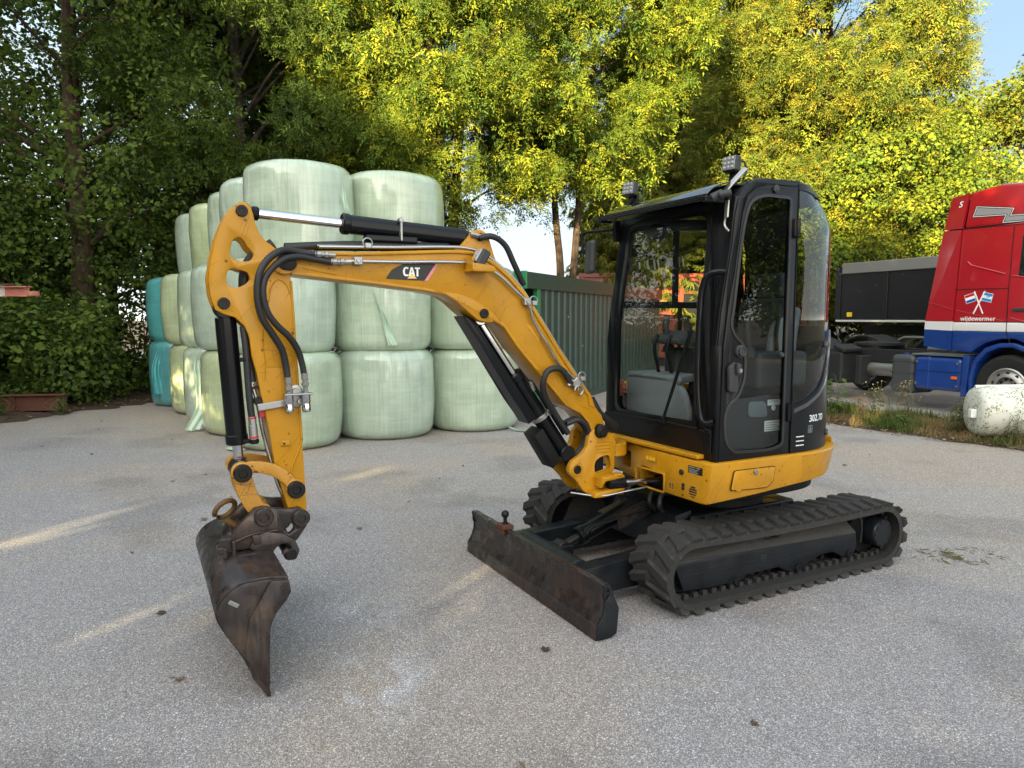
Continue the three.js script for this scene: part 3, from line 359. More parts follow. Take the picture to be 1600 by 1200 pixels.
{
  const t = thing('tipper_trailer', 'black tipper trailer with grey tarp rail parked behind the red truck', 'trailer', [7.62 - 0.9162 * -3.2, 0, -11.0 + 0.4006 * -3.2], Math.atan2(-0.9162, 0.4006));
  const blk = phy([0.012, 0.013, 0.015], 0.45, { clearcoat: 0.3, map: wearTex(52, 700, 80, [1, 1, 1], 0.75) }), alu = std([0.20, 0.20, 0.19], 0.6, 0.3);
  obj('tub', [box(7.3, 1.12, 2.4).translate(-2.42, 2.10, -1.22)], blk, t); obj('tub_post', [-6.02, -4.7, -3.4, -2.0].map((x) => rbox(0.09, 1.1, 0.03, 0.01).translate(x, 2.1, -0.008)), blk, t); obj('tub_end', [box(0.1, 1.3, 2.4).translate(-6.1, 2.2, -1.22)], blk, t);
  obj('tarp_rail', [rbox(7.2, 0.26, 0.06, 0.02).translate(-2.33, 2.79, 0.0)], alu, t); obj('tarp', [box(7.2, 0.05, 2.3).translate(-2.33, 2.9, -1.2)], blk, t);
  obj('sill', [rbox(7.3, 0.05, 0.06, 0.01).translate(-2.42, 1.515, 0.0)], std([0.5, 0.5, 0.48], 0.5), t); obj('yellow_marker', [rbox(0.15, 0.11, 0.01, 0.003).translate(-5.68, 1.67, 0.002)], std([0.75, 0.52, 0.02], 0.4), t, 'yellow reflector');
  obj('chassis', [box(7, 0.22, 0.9).translate(-2.4, 1.3, -1.2), box(0.14, 0.9, 0.14).translate(-0.6, 0.6, -0.6), box(0.14, 0.9, 0.14).translate(-0.6, 0.6, -1.8)], M.frame, t);
  for (const x of [-5.2, -3.9]) { wheel(t, x, 0.5, -0.2, 0.5, 0.34); obj('fender', [extr(shape([[x - 0.6, 0.8], [x - 0.5, 1.06], [x - 0.25, 1.18], [x + 0.25, 1.18], [x + 0.5, 1.06], [x + 0.6, 0.8], [x + 0.57, 0.8], [x + 0.47, 1.03], [x + 0.24, 1.14], [x - 0.24, 1.14], [x - 0.47, 1.03], [x - 0.57, 0.8]]), 0.5, 0.01).translate(0, 0, -0.45)], alu, t); }
}
{
  const t = thing('lying_cylinder', 'white painted steel cylinder with chipped paint lying in the weeds at the right edge', 'cylinder', [5.97, 0.40, -9.15], -0.16);
  const w = std([0.62, 0.63, 0.57], 0.6, 0, { map: tex(512, 512, (x, y) => { const n = fbm(x / 5, y / 6, 5, 88), m = sstep(fbm(x / 60, y / 60, 4, 89), 0.42, 0.62) * sstep(n, 0.54, 0.66); return [lerp(0.97, 0.50, m), lerp(0.97, 0.50, m), lerp(0.95, 0.36, m)]; }, true, 0.8) });
  obj('shell', [toCreasedNormals(new THREE.LatheGeometry([[0, 0], [0.24, 0.004], [0.29, 0.025], [0.325, 0.08], [0.335, 0.14], [0.335, 2.3], [0.3, 2.36], [0, 2.4]].map(([a, b]) => new THREE.Vector2(Math.max(a, 1e-4), b)), 48), 0.7).rotateZ(-Math.PI / 2)], w, t);
  obj('flange', [rbox(0.07, 0.11, 0.09, 0.01).translate(-0.04, -0.02, 0.12), rod(V(0.02, 0.315, 0.02), V(0.75, 0.335, 0.02), 0.022)], M.white, t); obj('foot', [rbox(0.1, 0.1, 0.5, 0.01).translate(0.5, -0.36, 0), rbox(0.1, 0.1, 0.5, 0.01).translate(1.7, -0.36, 0)], M.rust, t);
}
{
  const ib = (L, H, B, f, w) => [rbox(L, f, B, 0.004).translate(0, H - f / 2, 0), rbox(L, f, B, 0.004).translate(0, f / 2, 0), rbox(L, H - 2 * f + 0.002, w, 0.002).translate(0, H / 2, 0)];
  const t = thing('steel_beam', 'rusty brown steel I-beam lying on the ground at the left edge', 'steel beam', [-9.25, 0.06, -11.75], 0.13);
  obj('beam', [...ib(3.4, 0.27, 0.16, 0.02, 0.014), box(0.012, 0.27, 0.1).translate(0.9, 0.135, 0)], M.rust, t);
  const t2 = thing('raised_beam', 'white and pinkish red steel beam end sticking in at head height on the left', 'steel beam', [-7.68, 1.885, -9.0], 0.04);
  obj('beam', [...ib(2.6, 0.135, 0.12, 0.012, 0.012)], paint([0.55, 0.50, 0.45], 0.6, 53), t2); obj('beam_end', [...ib(0.30, 0.13, 0.118, 0.016, 0.016).map((g) => g.translate(1.42, 0.0, 0)), rbox(0.13, 0.06, 0.05, 0.01).translate(1.62, 0.035, 0)], paint([0.42, 0.14, 0.10], 0.6, 54), t2, 'red end of the beam'); obj('top_strip', [rbox(2.7, 0.02, 0.14, 0.004).translate(0, 0.146, 0)], M.rust, t2);
  const t3 = thing('trestle', 'steel trestle that carries the raised white beam', 'trestle', [-8.6, 0, -9.05], 0); obj('frame', [rod(V(-0.3, 0, -0.4), V(0, 1.86, -0.08), 0.03), rod(V(-0.3, 0, 0.4), V(0, 1.86, 0.08), 0.03), rbox(0.1, 0.06, 0.5).translate(0, 1.85, 0)], M.rust, t3);
}
// ================================================================ trees
const leafMat = (c, t = 0.35) => new THREE.MeshPhysicalMaterial({ color: lin(...c), roughness: 0.75, side: THREE.DoubleSide, transmission: t, thickness: 0, ior: 1.3, specularIntensity: 0.4 });
const barkTex = tex(256, 512, (x, y) => { const n = fbm(x / 10, y / 60, 4, 301, 0), m = fbm(x / 40, y / 40, 3, 305); return [0.62 + 0.6 * (n - 0.4) + 0.2 * (m - 0.5), 0.58 + 0.55 * (n - 0.4) + 0.2 * (m - 0.5), 0.54 + 0.5 * (n - 0.4) + 0.2 * (m - 0.5)]; }, true, 1);
const bark = std([0.12, 0.085, 0.058], 0.95, 0, { map: barkTex }), barkGrey = std([0.11, 0.10, 0.085], 0.95, 0, { map: barkTex });
// leaf sprays: flat two-triangle leaves on a stalk; ash = pinnate, broad = round lobed leaves, fir = drooping fingers
function leafQuad(L, w, base, dir, nrm, out) {
  const s = dir.clone().cross(nrm).normalize(), m = base.clone().addScaledVector(dir, L * 0.45), tip = base.clone().addScaledVector(dir, L).addScaledVector(nrm, -L * 0.12), a = m.clone().addScaledVector(s, w / 2).addScaledVector(nrm, w * 0.12), b = m.clone().addScaledVector(s, -w / 2).addScaledVector(nrm, w * 0.12);
  for (const p of [base, a, tip, base, tip, b]) out.push(p.x, p.y, p.z);
}
function sprayGeo(kind, seed) {
  const rd = rng(seed), out = [], J = (k) => (rd() - 0.5) * k;
  if (kind === 'ash') for (let k = 0; k < 3; k++) { const a = k * 2.1 + rd(), d = V(Math.cos(a), -0.15 + J(0.5), Math.sin(a)).normalize(), up = V(0, 1, 0); for (let i = 0; i < 4; i++) { const p = d.clone().multiplyScalar(0.05 + i * 0.055).add(V(0, -0.012 * i * i, 0)), s = d.clone().cross(up).normalize(); for (const q of i < 3 ? [1, -1] : [0]) leafQuad(0.085 + J(0.04), 0.038 + J(0.012), p, s.clone().multiplyScalar(q).addScaledVector(d, 0.65).add(V(0, -0.2 + J(0.3), 0)).normalize(), up.clone().add(V(J(0.5), 0, J(0.5))).normalize(), out); } }
  else if (kind === 'broad') for (let k = 0; k < 9; k++) { const a = k * 2.4 + J(1), r = 0.05 + rd() * 0.2, p = V(Math.cos(a) * r, J(0.16), Math.sin(a) * r); leafQuad(0.125 + J(0.04), 0.105, p, V(Math.cos(a) + J(0.8), -0.35 + J(0.6), Math.sin(a) + J(0.8)).normalize(), V(J(0.8), 1, J(0.8)).normalize(), out); }
  else for (let k = 0; k < 11; k++) { const a = (k - 5) * 0.24 + J(0.2), p = V(0.05 * k * 0.3, J(0.04), J(0.1)); leafQuad(0.24 + J(0.1), 0.05, V(p.x * 0.2, p.y, p.z), V(Math.cos(a), -0.45 + J(0.5), Math.sin(a)).normalize(), V(J(0.6), 1, J(0.6)).normalize(), out); }
  const g = new THREE.BufferGeometry(); g.setAttribute('position', new THREE.Float32BufferAttribute(out, 3)); g.computeVertexNormals(); return g;
}
const sprays = {}; for (const k of ['ash', 'broad', 'fir']) sprays[k] = sprayGeo(k, 9);
const leafM = leafMat([1, 1, 1], 0.26);
const tmpM = new THREE.Matrix4(), tmpQ = new THREE.Quaternion(), tmpS = V(), tmpE = new THREE.Euler();
function foliage(name, kind, pts, cols, parent, scale = 1, seed = 1, skip) {     // pts: [Vector3, outward Vector3]
  const rd = rng(seed), keep = skip ? pts.filter((p) => !skip(p[0])) : pts, im = new THREE.InstancedMesh(sprays[kind], leafM, keep.length), c = new THREE.Color();
  keep.forEach(([p, n], i) => {
    const yaw = Math.atan2(-n.z, n.x) + (rd() - 0.5) * (kind === 'fir' ? 1.2 : 6), tilt = kind === 'fir' ? -0.15 - rd() * 0.8 : (rd() - 0.5) * 2.4, s = scale * (0.55 + 0.9 * rd() * rd() + 0.2 * rd());
    tmpE.set((rd() - 0.5) * (kind === 'fir' ? 1.0 : 2.4), yaw, tilt, 'YXZ'); tmpM.compose(p, tmpQ.setFromEuler(tmpE), tmpS.set(s, s, s)); im.setMatrixAt(i, tmpM);
    const a = cols[Math.floor(rd() * cols.length)], k = 0.78 + 0.44 * rd(); im.setColorAt(i, c.setRGB(a[0] * k, a[1] * k, a[2] * k));
  });
  im.name = name; im.castShadow = im.receiveShadow = true; parent.add(im); im.userData.kind = 'stuff'; return im;
}
// a crown of clumps spread through an egg, each clump carried by a limb; returns sample points
function crownPts(rd, o) {
  const clumps = [], pts = [];
  for (let i = 0; i < o.clumps; i++) { const u = rd() * 2 - 1, a = rd() * 6.283, q = Math.sqrt(1 - u * u), k = 0.55 + 0.45 * Math.sqrt(rd()); let x = q * Math.cos(a) * o.rx * k, z = q * Math.sin(a) * o.rz * k, y = u * o.ry * k; const taper = o.cone ? clamp(1 - (y + o.ry) / (2 * o.ry) * 0.92, 0.08, 1) * 1.25 : 1; x *= taper; z *= taper; clumps.push([V(o.cx + x, o.cy + y, o.cz + z), o.cr * (0.6 + 0.8 * rd()) * (o.cone ? 0.55 + 0.6 * taper : 1)]); }
  for (const [c, r] of clumps) { const n = Math.round(o.per * (r / o.cr) ** 2), out = V(c.x - o.cx, 0, c.z - o.cz).normalize(); for (let i = 0; i < n; i++) { const p = V(rd() - 0.5, rd() - 0.5, rd() - 0.5).normalize().multiplyScalar(r * (0.35 + 0.75 * Math.cbrt(rd()))); p.y *= o.flat ?? 0.75; if (o.cone) { p.y -= 0.35 * Math.hypot(p.x, p.z); } pts.push([p.clone().add(c), p.lengthSq() > 1e-6 ? p.clone().addScaledVector(out, 0.6).normalize() : out]); } }
  if (o.loose) { const n = Math.round(pts.length * o.loose); for (let i = 0; i < n; i++) { const u = rd() * 2 - 1, a = rd() * 6.283, q = Math.sqrt(1 - u * u), k = 0.5 + 0.62 * Math.sqrt(rd()), d = V(q * Math.cos(a), u, q * Math.sin(a)); pts.push([V(o.cx + d.x * o.rx * k, o.cy + d.y * o.ry * k, o.cz + d.z * o.rz * k), d]); } }
  return { clumps, pts };
}
function limb(p, q, r0, r1, rd, sagk = 0.12) { const m = p.clone().lerp(q, 0.5).add(V((rd() - 0.5) * 0.5, sagk * p.distanceTo(q), (rd() - 0.5) * 0.5)), c = new THREE.CatmullRomCurve3([p, m, q]), g = new THREE.TubeGeometry(c, 8, 1, 6), a = g.attributes.position; for (let i = 0; i <= 8; i++) { const o = c.getPointAt(i / 8), k = lerp(r0, r1, i / 8); for (let j = 0; j <= 6; j++) { const x = i * 7 + j; a.setXYZ(x, o.x + (a.getX(x) - o.x) * k, o.y + (a.getY(x) - o.y) * k, o.z + (a.getZ(x) - o.z) * k); } } return g; }
function tree(name, label, kind, x, z, o, cols, seed, group, skip, m = bark) {
  const rd = rng(seed), t = thing(name, label, 'tree', [x, 0, z], 0, group), tr = [], nS = o.stems ?? 1, H = o.trunkH ?? o.cy + o.ry * 0.5;
  const tops = [];
  for (let s = 0; s < nS; s++) {
    const a = s * 2.2 + rd() * 6, sp = nS > 1 ? 0.32 : 0, path = []; for (let i = 0; i <= 7; i++) { const k = i / 7; path.push(V(Math.cos(a) * sp * k * 2.4 + (rd() - 0.5) * 0.16 * (i > 0), H * k - 0.05, Math.sin(a) * sp * k * 2.4 + (rd() - 0.5) * 0.16 * (i > 0))); }
    const c = new THREE.CatmullRomCurve3(path), g = new THREE.TubeGeometry(c, 28, 1, 12), p = g.attributes.position, R0 = (o.r ?? 0.2) * (nS > 1 ? 0.75 : 1);
    for (let i = 0; i <= 28; i++) { const q = c.getPointAt(i / 28), k = R0 * (1 - 0.75 * (i / 28)) * (1 + 0.5 * Math.exp(-i / 1.3)); for (let j = 0; j <= 12; j++) { const w = i * 13 + j, b = k * (1 + 0.16 * (fbm(j * 1.1, i * 0.6, 2, seed) - 0.5)); p.setXYZ(w, q.x + (p.getX(w) - q.x) * b, q.y + (p.getY(w) - q.y) * b, q.z + (p.getZ(w) - q.z) * b); } }
    g.computeVertexNormals(); tr.push(g); tops.push(c);
  }
  obj('trunk', tr, m, t);
  const { clumps, pts } = crownPts(rd, { cx: 0, cz: 0, ...o }); if (skip) o.skipLimb = (c) => [0, 0.3, 0.6, 0.85].some((k) => skip(V(c.x * (1 - k), c.y - c.y * 0.35 * k, c.z * (1 - k)).add(t.position)));
  const bl = []; clumps.forEach(([c, r], i) => { if (i % (o.limbEvery ?? 2) || o.skipLimb?.(c)) return; const tc = tops[i % tops.length], k = clamp((c.y - Math.hypot(c.x, c.z) * (o.cone ? -0.1 : 0.55)) / H, 0.18, 0.97), p = tc.getPointAt(k); bl.push(limb(p, c, Math.max(0.02, (o.r ?? 0.2) * 0.34 * (1.1 - k)), 0.012, rd, o.cone ? -0.05 : 0.1)); for (let j = 0; j < 3; j++) { const e = c.clone().add(V((rd() - 0.5), (rd() - 0.3) * 0.7, (rd() - 0.5)).multiplyScalar(r * 1.3)); bl.push(limb(c, e, 0.011, 0.004, rd, 0.05)); } });
  obj('branches', bl, m, t);
  foliage('crown', kind, pts, cols, t, o.leaf ?? 1, seed + 5, skip && ((p) => skip(p.clone().add(t.position)))); return t;
}
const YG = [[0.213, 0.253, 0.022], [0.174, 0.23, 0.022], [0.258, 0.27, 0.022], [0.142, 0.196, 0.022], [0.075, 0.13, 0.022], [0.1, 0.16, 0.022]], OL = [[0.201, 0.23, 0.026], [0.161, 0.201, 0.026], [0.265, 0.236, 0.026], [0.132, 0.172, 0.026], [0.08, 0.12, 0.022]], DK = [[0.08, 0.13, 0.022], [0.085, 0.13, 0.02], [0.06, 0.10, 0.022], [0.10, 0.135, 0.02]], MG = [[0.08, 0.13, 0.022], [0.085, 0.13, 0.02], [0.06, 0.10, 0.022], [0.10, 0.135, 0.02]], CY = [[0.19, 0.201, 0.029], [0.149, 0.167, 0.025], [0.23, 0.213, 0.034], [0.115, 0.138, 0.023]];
const TG = null;
// left: dark woodland
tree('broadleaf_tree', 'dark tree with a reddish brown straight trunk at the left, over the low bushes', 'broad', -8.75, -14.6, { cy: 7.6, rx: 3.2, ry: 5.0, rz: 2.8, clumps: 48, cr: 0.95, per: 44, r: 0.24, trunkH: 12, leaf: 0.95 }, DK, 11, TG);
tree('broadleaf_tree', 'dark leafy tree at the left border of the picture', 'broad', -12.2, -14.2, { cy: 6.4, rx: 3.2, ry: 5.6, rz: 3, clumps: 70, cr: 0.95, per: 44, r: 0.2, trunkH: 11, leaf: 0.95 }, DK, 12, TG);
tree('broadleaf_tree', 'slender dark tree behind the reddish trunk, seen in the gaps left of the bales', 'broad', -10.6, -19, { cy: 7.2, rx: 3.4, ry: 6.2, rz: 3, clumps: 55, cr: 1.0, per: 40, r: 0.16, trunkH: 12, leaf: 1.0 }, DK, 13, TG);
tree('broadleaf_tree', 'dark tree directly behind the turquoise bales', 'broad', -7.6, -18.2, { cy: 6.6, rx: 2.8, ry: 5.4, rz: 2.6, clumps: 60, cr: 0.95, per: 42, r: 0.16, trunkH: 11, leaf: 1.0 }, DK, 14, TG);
tree('ash_tree', 'grey-green tree with twin trunks rising behind the highest bale', 'ash', -5.7, -15.6, { cy: 7.6, rx: 3.0, ry: 4.6, rz: 2.6, clumps: 130, cr: 0.6, per: 105, r: 0.2, stems: 2, trunkH: 10.5, leaf: 0.9 }, MG, 15, TG, undefined, barkGrey);
tree('ash_tree', 'tall thin tree with sun on its upper leaves, right of the twin trunks', 'ash', -3.9, -17.5, { cy: 8.8, rx: 2.6, ry: 4.9, rz: 2.4, clumps: 120, cr: 0.6, per: 105, r: 0.15, trunkH: 12.5, leaf: 0.9 }, MG, 16, TG, undefined, barkGrey);
// middle: ashes with bright leaves, conifer, right-hand trees
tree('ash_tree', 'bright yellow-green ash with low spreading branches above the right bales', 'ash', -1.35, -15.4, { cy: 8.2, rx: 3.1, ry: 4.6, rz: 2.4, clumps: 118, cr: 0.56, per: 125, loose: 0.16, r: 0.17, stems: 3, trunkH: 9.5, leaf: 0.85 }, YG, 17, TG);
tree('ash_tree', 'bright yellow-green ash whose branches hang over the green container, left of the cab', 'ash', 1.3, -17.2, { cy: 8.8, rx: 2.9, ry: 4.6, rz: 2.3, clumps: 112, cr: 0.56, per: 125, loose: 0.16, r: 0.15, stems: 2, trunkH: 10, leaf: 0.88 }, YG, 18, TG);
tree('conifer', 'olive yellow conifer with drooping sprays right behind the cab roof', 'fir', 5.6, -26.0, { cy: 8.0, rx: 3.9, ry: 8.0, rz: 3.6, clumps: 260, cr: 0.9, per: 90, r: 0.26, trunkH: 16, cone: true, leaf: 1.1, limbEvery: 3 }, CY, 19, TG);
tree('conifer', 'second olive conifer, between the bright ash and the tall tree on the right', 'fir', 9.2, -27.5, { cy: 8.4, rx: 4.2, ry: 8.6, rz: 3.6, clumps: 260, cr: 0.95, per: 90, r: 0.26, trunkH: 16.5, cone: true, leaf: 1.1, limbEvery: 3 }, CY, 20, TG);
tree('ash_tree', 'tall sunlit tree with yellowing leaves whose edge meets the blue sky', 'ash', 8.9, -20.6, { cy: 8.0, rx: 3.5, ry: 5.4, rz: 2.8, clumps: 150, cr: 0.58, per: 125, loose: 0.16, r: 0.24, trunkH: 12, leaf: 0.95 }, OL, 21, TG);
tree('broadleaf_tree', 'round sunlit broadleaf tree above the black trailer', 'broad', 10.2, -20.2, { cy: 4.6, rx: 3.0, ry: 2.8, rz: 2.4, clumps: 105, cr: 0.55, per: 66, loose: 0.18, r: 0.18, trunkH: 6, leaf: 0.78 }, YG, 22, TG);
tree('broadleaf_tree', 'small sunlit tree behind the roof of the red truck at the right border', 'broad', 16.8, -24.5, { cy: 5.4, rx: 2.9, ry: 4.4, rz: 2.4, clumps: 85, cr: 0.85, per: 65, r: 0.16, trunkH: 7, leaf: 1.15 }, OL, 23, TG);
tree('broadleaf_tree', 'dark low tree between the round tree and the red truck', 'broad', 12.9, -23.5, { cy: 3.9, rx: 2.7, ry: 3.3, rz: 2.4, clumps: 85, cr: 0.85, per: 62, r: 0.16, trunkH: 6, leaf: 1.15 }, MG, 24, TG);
// what closes the view between the trunks
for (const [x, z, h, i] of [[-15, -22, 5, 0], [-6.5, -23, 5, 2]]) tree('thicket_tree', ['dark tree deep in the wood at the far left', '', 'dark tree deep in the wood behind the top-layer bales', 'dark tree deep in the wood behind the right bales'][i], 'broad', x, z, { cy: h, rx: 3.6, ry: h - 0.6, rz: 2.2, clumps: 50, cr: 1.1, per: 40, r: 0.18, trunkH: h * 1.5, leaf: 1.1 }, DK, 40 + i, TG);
// understorey on the left
function shrub(label, x, z, o, cols, seed, kind = 'broad') { const t = thing('shrub', label, 'shrub', [x, 0, z]), rd = rng(seed), { clumps, pts } = crownPts(rd, { cx: 0, cz: 0, ...o }); obj('stems', clumps.filter((_, i) => i % 2 === 0).map(([c]) => limb(V((rd() - 0.5) * 0.3, 0, (rd() - 0.5) * 0.3), c, 0.022, 0.006, rd, 0.1)), bark, t); foliage('leaves', kind, pts.filter((p) => p[0].y > 0.08), cols, t, o.leaf ?? 0.9, seed + 1); }
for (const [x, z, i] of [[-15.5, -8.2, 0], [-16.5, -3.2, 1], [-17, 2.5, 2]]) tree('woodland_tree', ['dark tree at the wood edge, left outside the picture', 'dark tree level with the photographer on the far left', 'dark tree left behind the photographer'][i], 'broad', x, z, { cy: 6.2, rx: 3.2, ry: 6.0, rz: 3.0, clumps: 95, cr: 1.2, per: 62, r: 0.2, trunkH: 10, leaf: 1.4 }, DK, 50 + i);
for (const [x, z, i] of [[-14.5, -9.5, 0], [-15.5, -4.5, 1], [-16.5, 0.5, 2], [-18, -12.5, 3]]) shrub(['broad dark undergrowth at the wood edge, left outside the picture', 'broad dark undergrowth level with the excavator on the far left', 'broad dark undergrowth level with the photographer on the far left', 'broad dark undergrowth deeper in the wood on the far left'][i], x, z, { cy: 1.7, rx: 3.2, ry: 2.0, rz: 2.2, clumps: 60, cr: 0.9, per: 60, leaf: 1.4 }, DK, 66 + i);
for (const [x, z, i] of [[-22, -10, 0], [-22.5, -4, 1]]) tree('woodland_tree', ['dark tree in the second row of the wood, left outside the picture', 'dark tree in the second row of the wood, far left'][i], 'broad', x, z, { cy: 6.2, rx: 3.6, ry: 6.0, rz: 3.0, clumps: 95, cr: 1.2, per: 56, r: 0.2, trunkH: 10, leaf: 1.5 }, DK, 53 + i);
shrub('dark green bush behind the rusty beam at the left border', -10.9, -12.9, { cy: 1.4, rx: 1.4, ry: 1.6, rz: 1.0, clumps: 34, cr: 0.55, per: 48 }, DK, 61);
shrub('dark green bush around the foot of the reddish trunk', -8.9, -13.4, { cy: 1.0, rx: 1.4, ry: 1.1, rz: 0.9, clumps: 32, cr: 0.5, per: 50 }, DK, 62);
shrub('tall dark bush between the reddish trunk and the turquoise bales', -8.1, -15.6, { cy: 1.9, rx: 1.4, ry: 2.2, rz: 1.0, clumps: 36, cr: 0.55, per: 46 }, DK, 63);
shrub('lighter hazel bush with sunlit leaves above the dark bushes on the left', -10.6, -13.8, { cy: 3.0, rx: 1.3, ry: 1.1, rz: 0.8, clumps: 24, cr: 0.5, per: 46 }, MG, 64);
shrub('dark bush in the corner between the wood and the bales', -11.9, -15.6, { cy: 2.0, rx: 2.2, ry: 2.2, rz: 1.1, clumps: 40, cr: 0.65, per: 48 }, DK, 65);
// ---------------------------------------------------------------- the tall trees behind the photographer that keep the yard in shade, with the gaps that let the streaks of sun through
{
  const streaks = [[-3.95, -4.15, -2.85, -6.7, -0.06], [-2.25, -3.15, -1.45, -4.7, 0.03], [-0.46, -3.93, -0.10, -4.62, 0.09], [-2.1, -6.4, -1.2, -8.0, -0.05], [5.5, -11.0, 5.8, -10.4, 0.15]], bal = [[-4.30, 0.40, -10.0, 0.12], [-5.75, 0.55, -12.0, 0.08]];
  const skip = (p) => { const k = p.y / sunDir.y, x = p.x - sunDir.x * k, z = p.z - sunDir.z * k; for (const [x0, z0, x1, z1, r] of streaks) { const dx = x1 - x0, dz = z1 - z0, t = clamp(((x - x0) * dx + (z - z0) * dz) / (dx * dx + dz * dz), 0, 1), w = Math.hypot(x - x0 - dx * t, z - z0 - dz * t); if (w < r + 0.4) return true; } for (const [bx, by, bz, r] of bal) { const q = (p.y - by) / sunDir.y, ax = p.x - sunDir.x * q, az = p.z - sunDir.z * q; if (Math.hypot(ax - bx, (az - bz) * 0.3) < r + 0.5) return true; } return false; };
  const ux = 0.8925, uz = 0.451; let n = 0;
  for (let lat = -27; lat <= 17; lat += 4.4) {
    const top = lat < -16 ? 18 : lat < -13 ? 16.5 : lat < -8 ? 12 : lat < -2 ? 10 : 11.6, D = 23 + 1.2 * Math.sin(lat), x = SX * D + ux * lat, z = SZ * D + uz * lat; n++;
    tree('yard_tree', ['tall tree far left behind the photographer', 'tall tree left behind the photographer', 'tree behind the photographer, left of the middle', 'tree straight behind the photographer', 'tree behind the photographer, right of the middle', 'lower tree right behind the photographer'][n % 6] + (n > 6 ? ', further row' : ', near row'), 'broad', x, z, { cy: top / 2 + 0.3, rx: 3.4, ry: top / 2 - 0.1, rz: 1.9, clumps: Math.round(top * 9), cr: 1.15, per: 135, r: 0.25, trunkH: top * 0.8, leaf: 1.1, flat: 0.8 }, MG, 80 + n, 'trees behind the photographer', skip);
  }
  // poplars to the right of the photographer that show in the rear window of the cab
  for (const [x, z, h] of [[27, 2, 9], [30, 5.6, 11], [26, 8, 8]]) { n++; tree('poplar', ['narrow poplar standing right of the photographer', 'tallest narrow poplar right of the photographer', 'short narrow poplar right of the photographer'][n % 3], 'broad', x, z, { cy: h / 2 + 0.4, rx: 0.9, ry: h / 2, rz: 0.9, clumps: 50, cr: 0.7, per: 36, r: 0.14, trunkH: h * 0.8, leaf: 1.4 }, DK, 120 + n, 'poplars right of the photographer'); }
  tree('garden_tree', 'broad tree behind the poplars, right of the photographer', 'broad', 33, 9, { cy: 3.2, rx: 4.5, ry: 3.0, rz: 3, clumps: 60, cr: 1.2, per: 40, r: 0.2, trunkH: 4, leaf: 1.6 }, MG, 131);
}
// ================================================================ weeds, grass, leaves on the ground
function weed(label, x, z, h, n, seed, c, lw = 0.03, flower) {
  const t = thing('weed', label, 'weed', [x, 0.02, z]), rd = rng(seed), st = [], lf = [], fl = [];
  for (let i = 0; i < n; i++) { const a = rd() * 6.283, tip = V(Math.cos(a) * h * 0.3 * rd(), h * (0.6 + 0.4 * rd()), Math.sin(a) * h * 0.3 * rd()), b = V((rd() - 0.5) * 0.1, 0, (rd() - 0.5) * 0.1); st.push(limb(b, tip, 0.004, 0.002, rd, 0.02)); for (let k = 0; k < 8; k++) { const p = b.clone().lerp(tip, 0.15 + 0.85 * (k / 7)), q = rd() * 6.283, o = []; leafQuad(0.05 + 0.06 * rd() * (h / 0.4), lw * (0.7 + rd() * 0.6), p, V(Math.cos(q), 0.1 - rd() * 0.5, Math.sin(q)).normalize(), V(rd() - 0.5, 1, rd() - 0.5).normalize(), o); const g = new THREE.BufferGeometry(); g.setAttribute('position', new THREE.Float32BufferAttribute(o, 3)); g.computeVertexNormals(); lf.push(g); } if (flower) fl.push(new THREE.SphereGeometry(0.012, 6, 4).translate(tip.x, tip.y, tip.z)); }
  obj('stem', st, std([0.10, 0.11, 0.04], 0.8), t); obj('leaves', lf, leafMat(c, 0.3), t); if (flower) obj('seed_heads', fl, std(flower, 0.9), t);
}
const wg = [0.075, 0.14, 0.025], wy = [0.16, 0.155, 0.06];
weed('lush green nettle-like weed just right of the cab rear', 5.05, -11.15, 0.71, 12, 1, wg, 0.05); weed('low green weed patch at the left end of the verge', 4.62, -11.2, 0.34, 16, 2, wg, 0.04);
weed('tall thin weed with seed heads in the middle of the verge', 5.60, -10.85, 0.63, 14, 3, [0.12, 0.14, 0.05], 0.02, [0.3, 0.24, 0.14]); weed('green creeping weed at the asphalt edge', 5.52, -9.95, 0.21, 25, 4, wg, 0.035); weed('dry straw coloured weed with bent seed heads', 6.0, -10.7, 0.63, 12, 5, [0.32, 0.23, 0.11], 0.012, [0.36, 0.25, 0.12]);
weed('brownish green bushy weed left of the white cylinder', 6.05, -9.5, 0.53, 21, 6, [0.13, 0.12, 0.05], 0.02); weed('pale weed growing in front of the white cylinder', 6.3, -8.85, 0.48, 21, 7, [0.15, 0.16, 0.07], 0.014); weed('green weed in front of the white cylinder near the border', 6.62, -8.6, 0.34, 18, 8, wg, 0.03); weed('reddish thin weed in the middle of the verge', 5.28, -10.65, 0.41, 16, 9, [0.16, 0.12, 0.06], 0.016, [0.22, 0.1, 0.06]);
weed('leafy green weed growing in front of the rusty beam', -8.35, -11.45, 0.48, 16, 10, wg, 0.05); weed('small weed at the right end of the rusty beam', -7.5, -11.75, 0.30, 12, 11, wg, 0.035); weed('yellowish green weed at the left border behind the beam', -9.4, -12.3, 0.57, 14, 12, [0.12, 0.16, 0.02], 0.045);
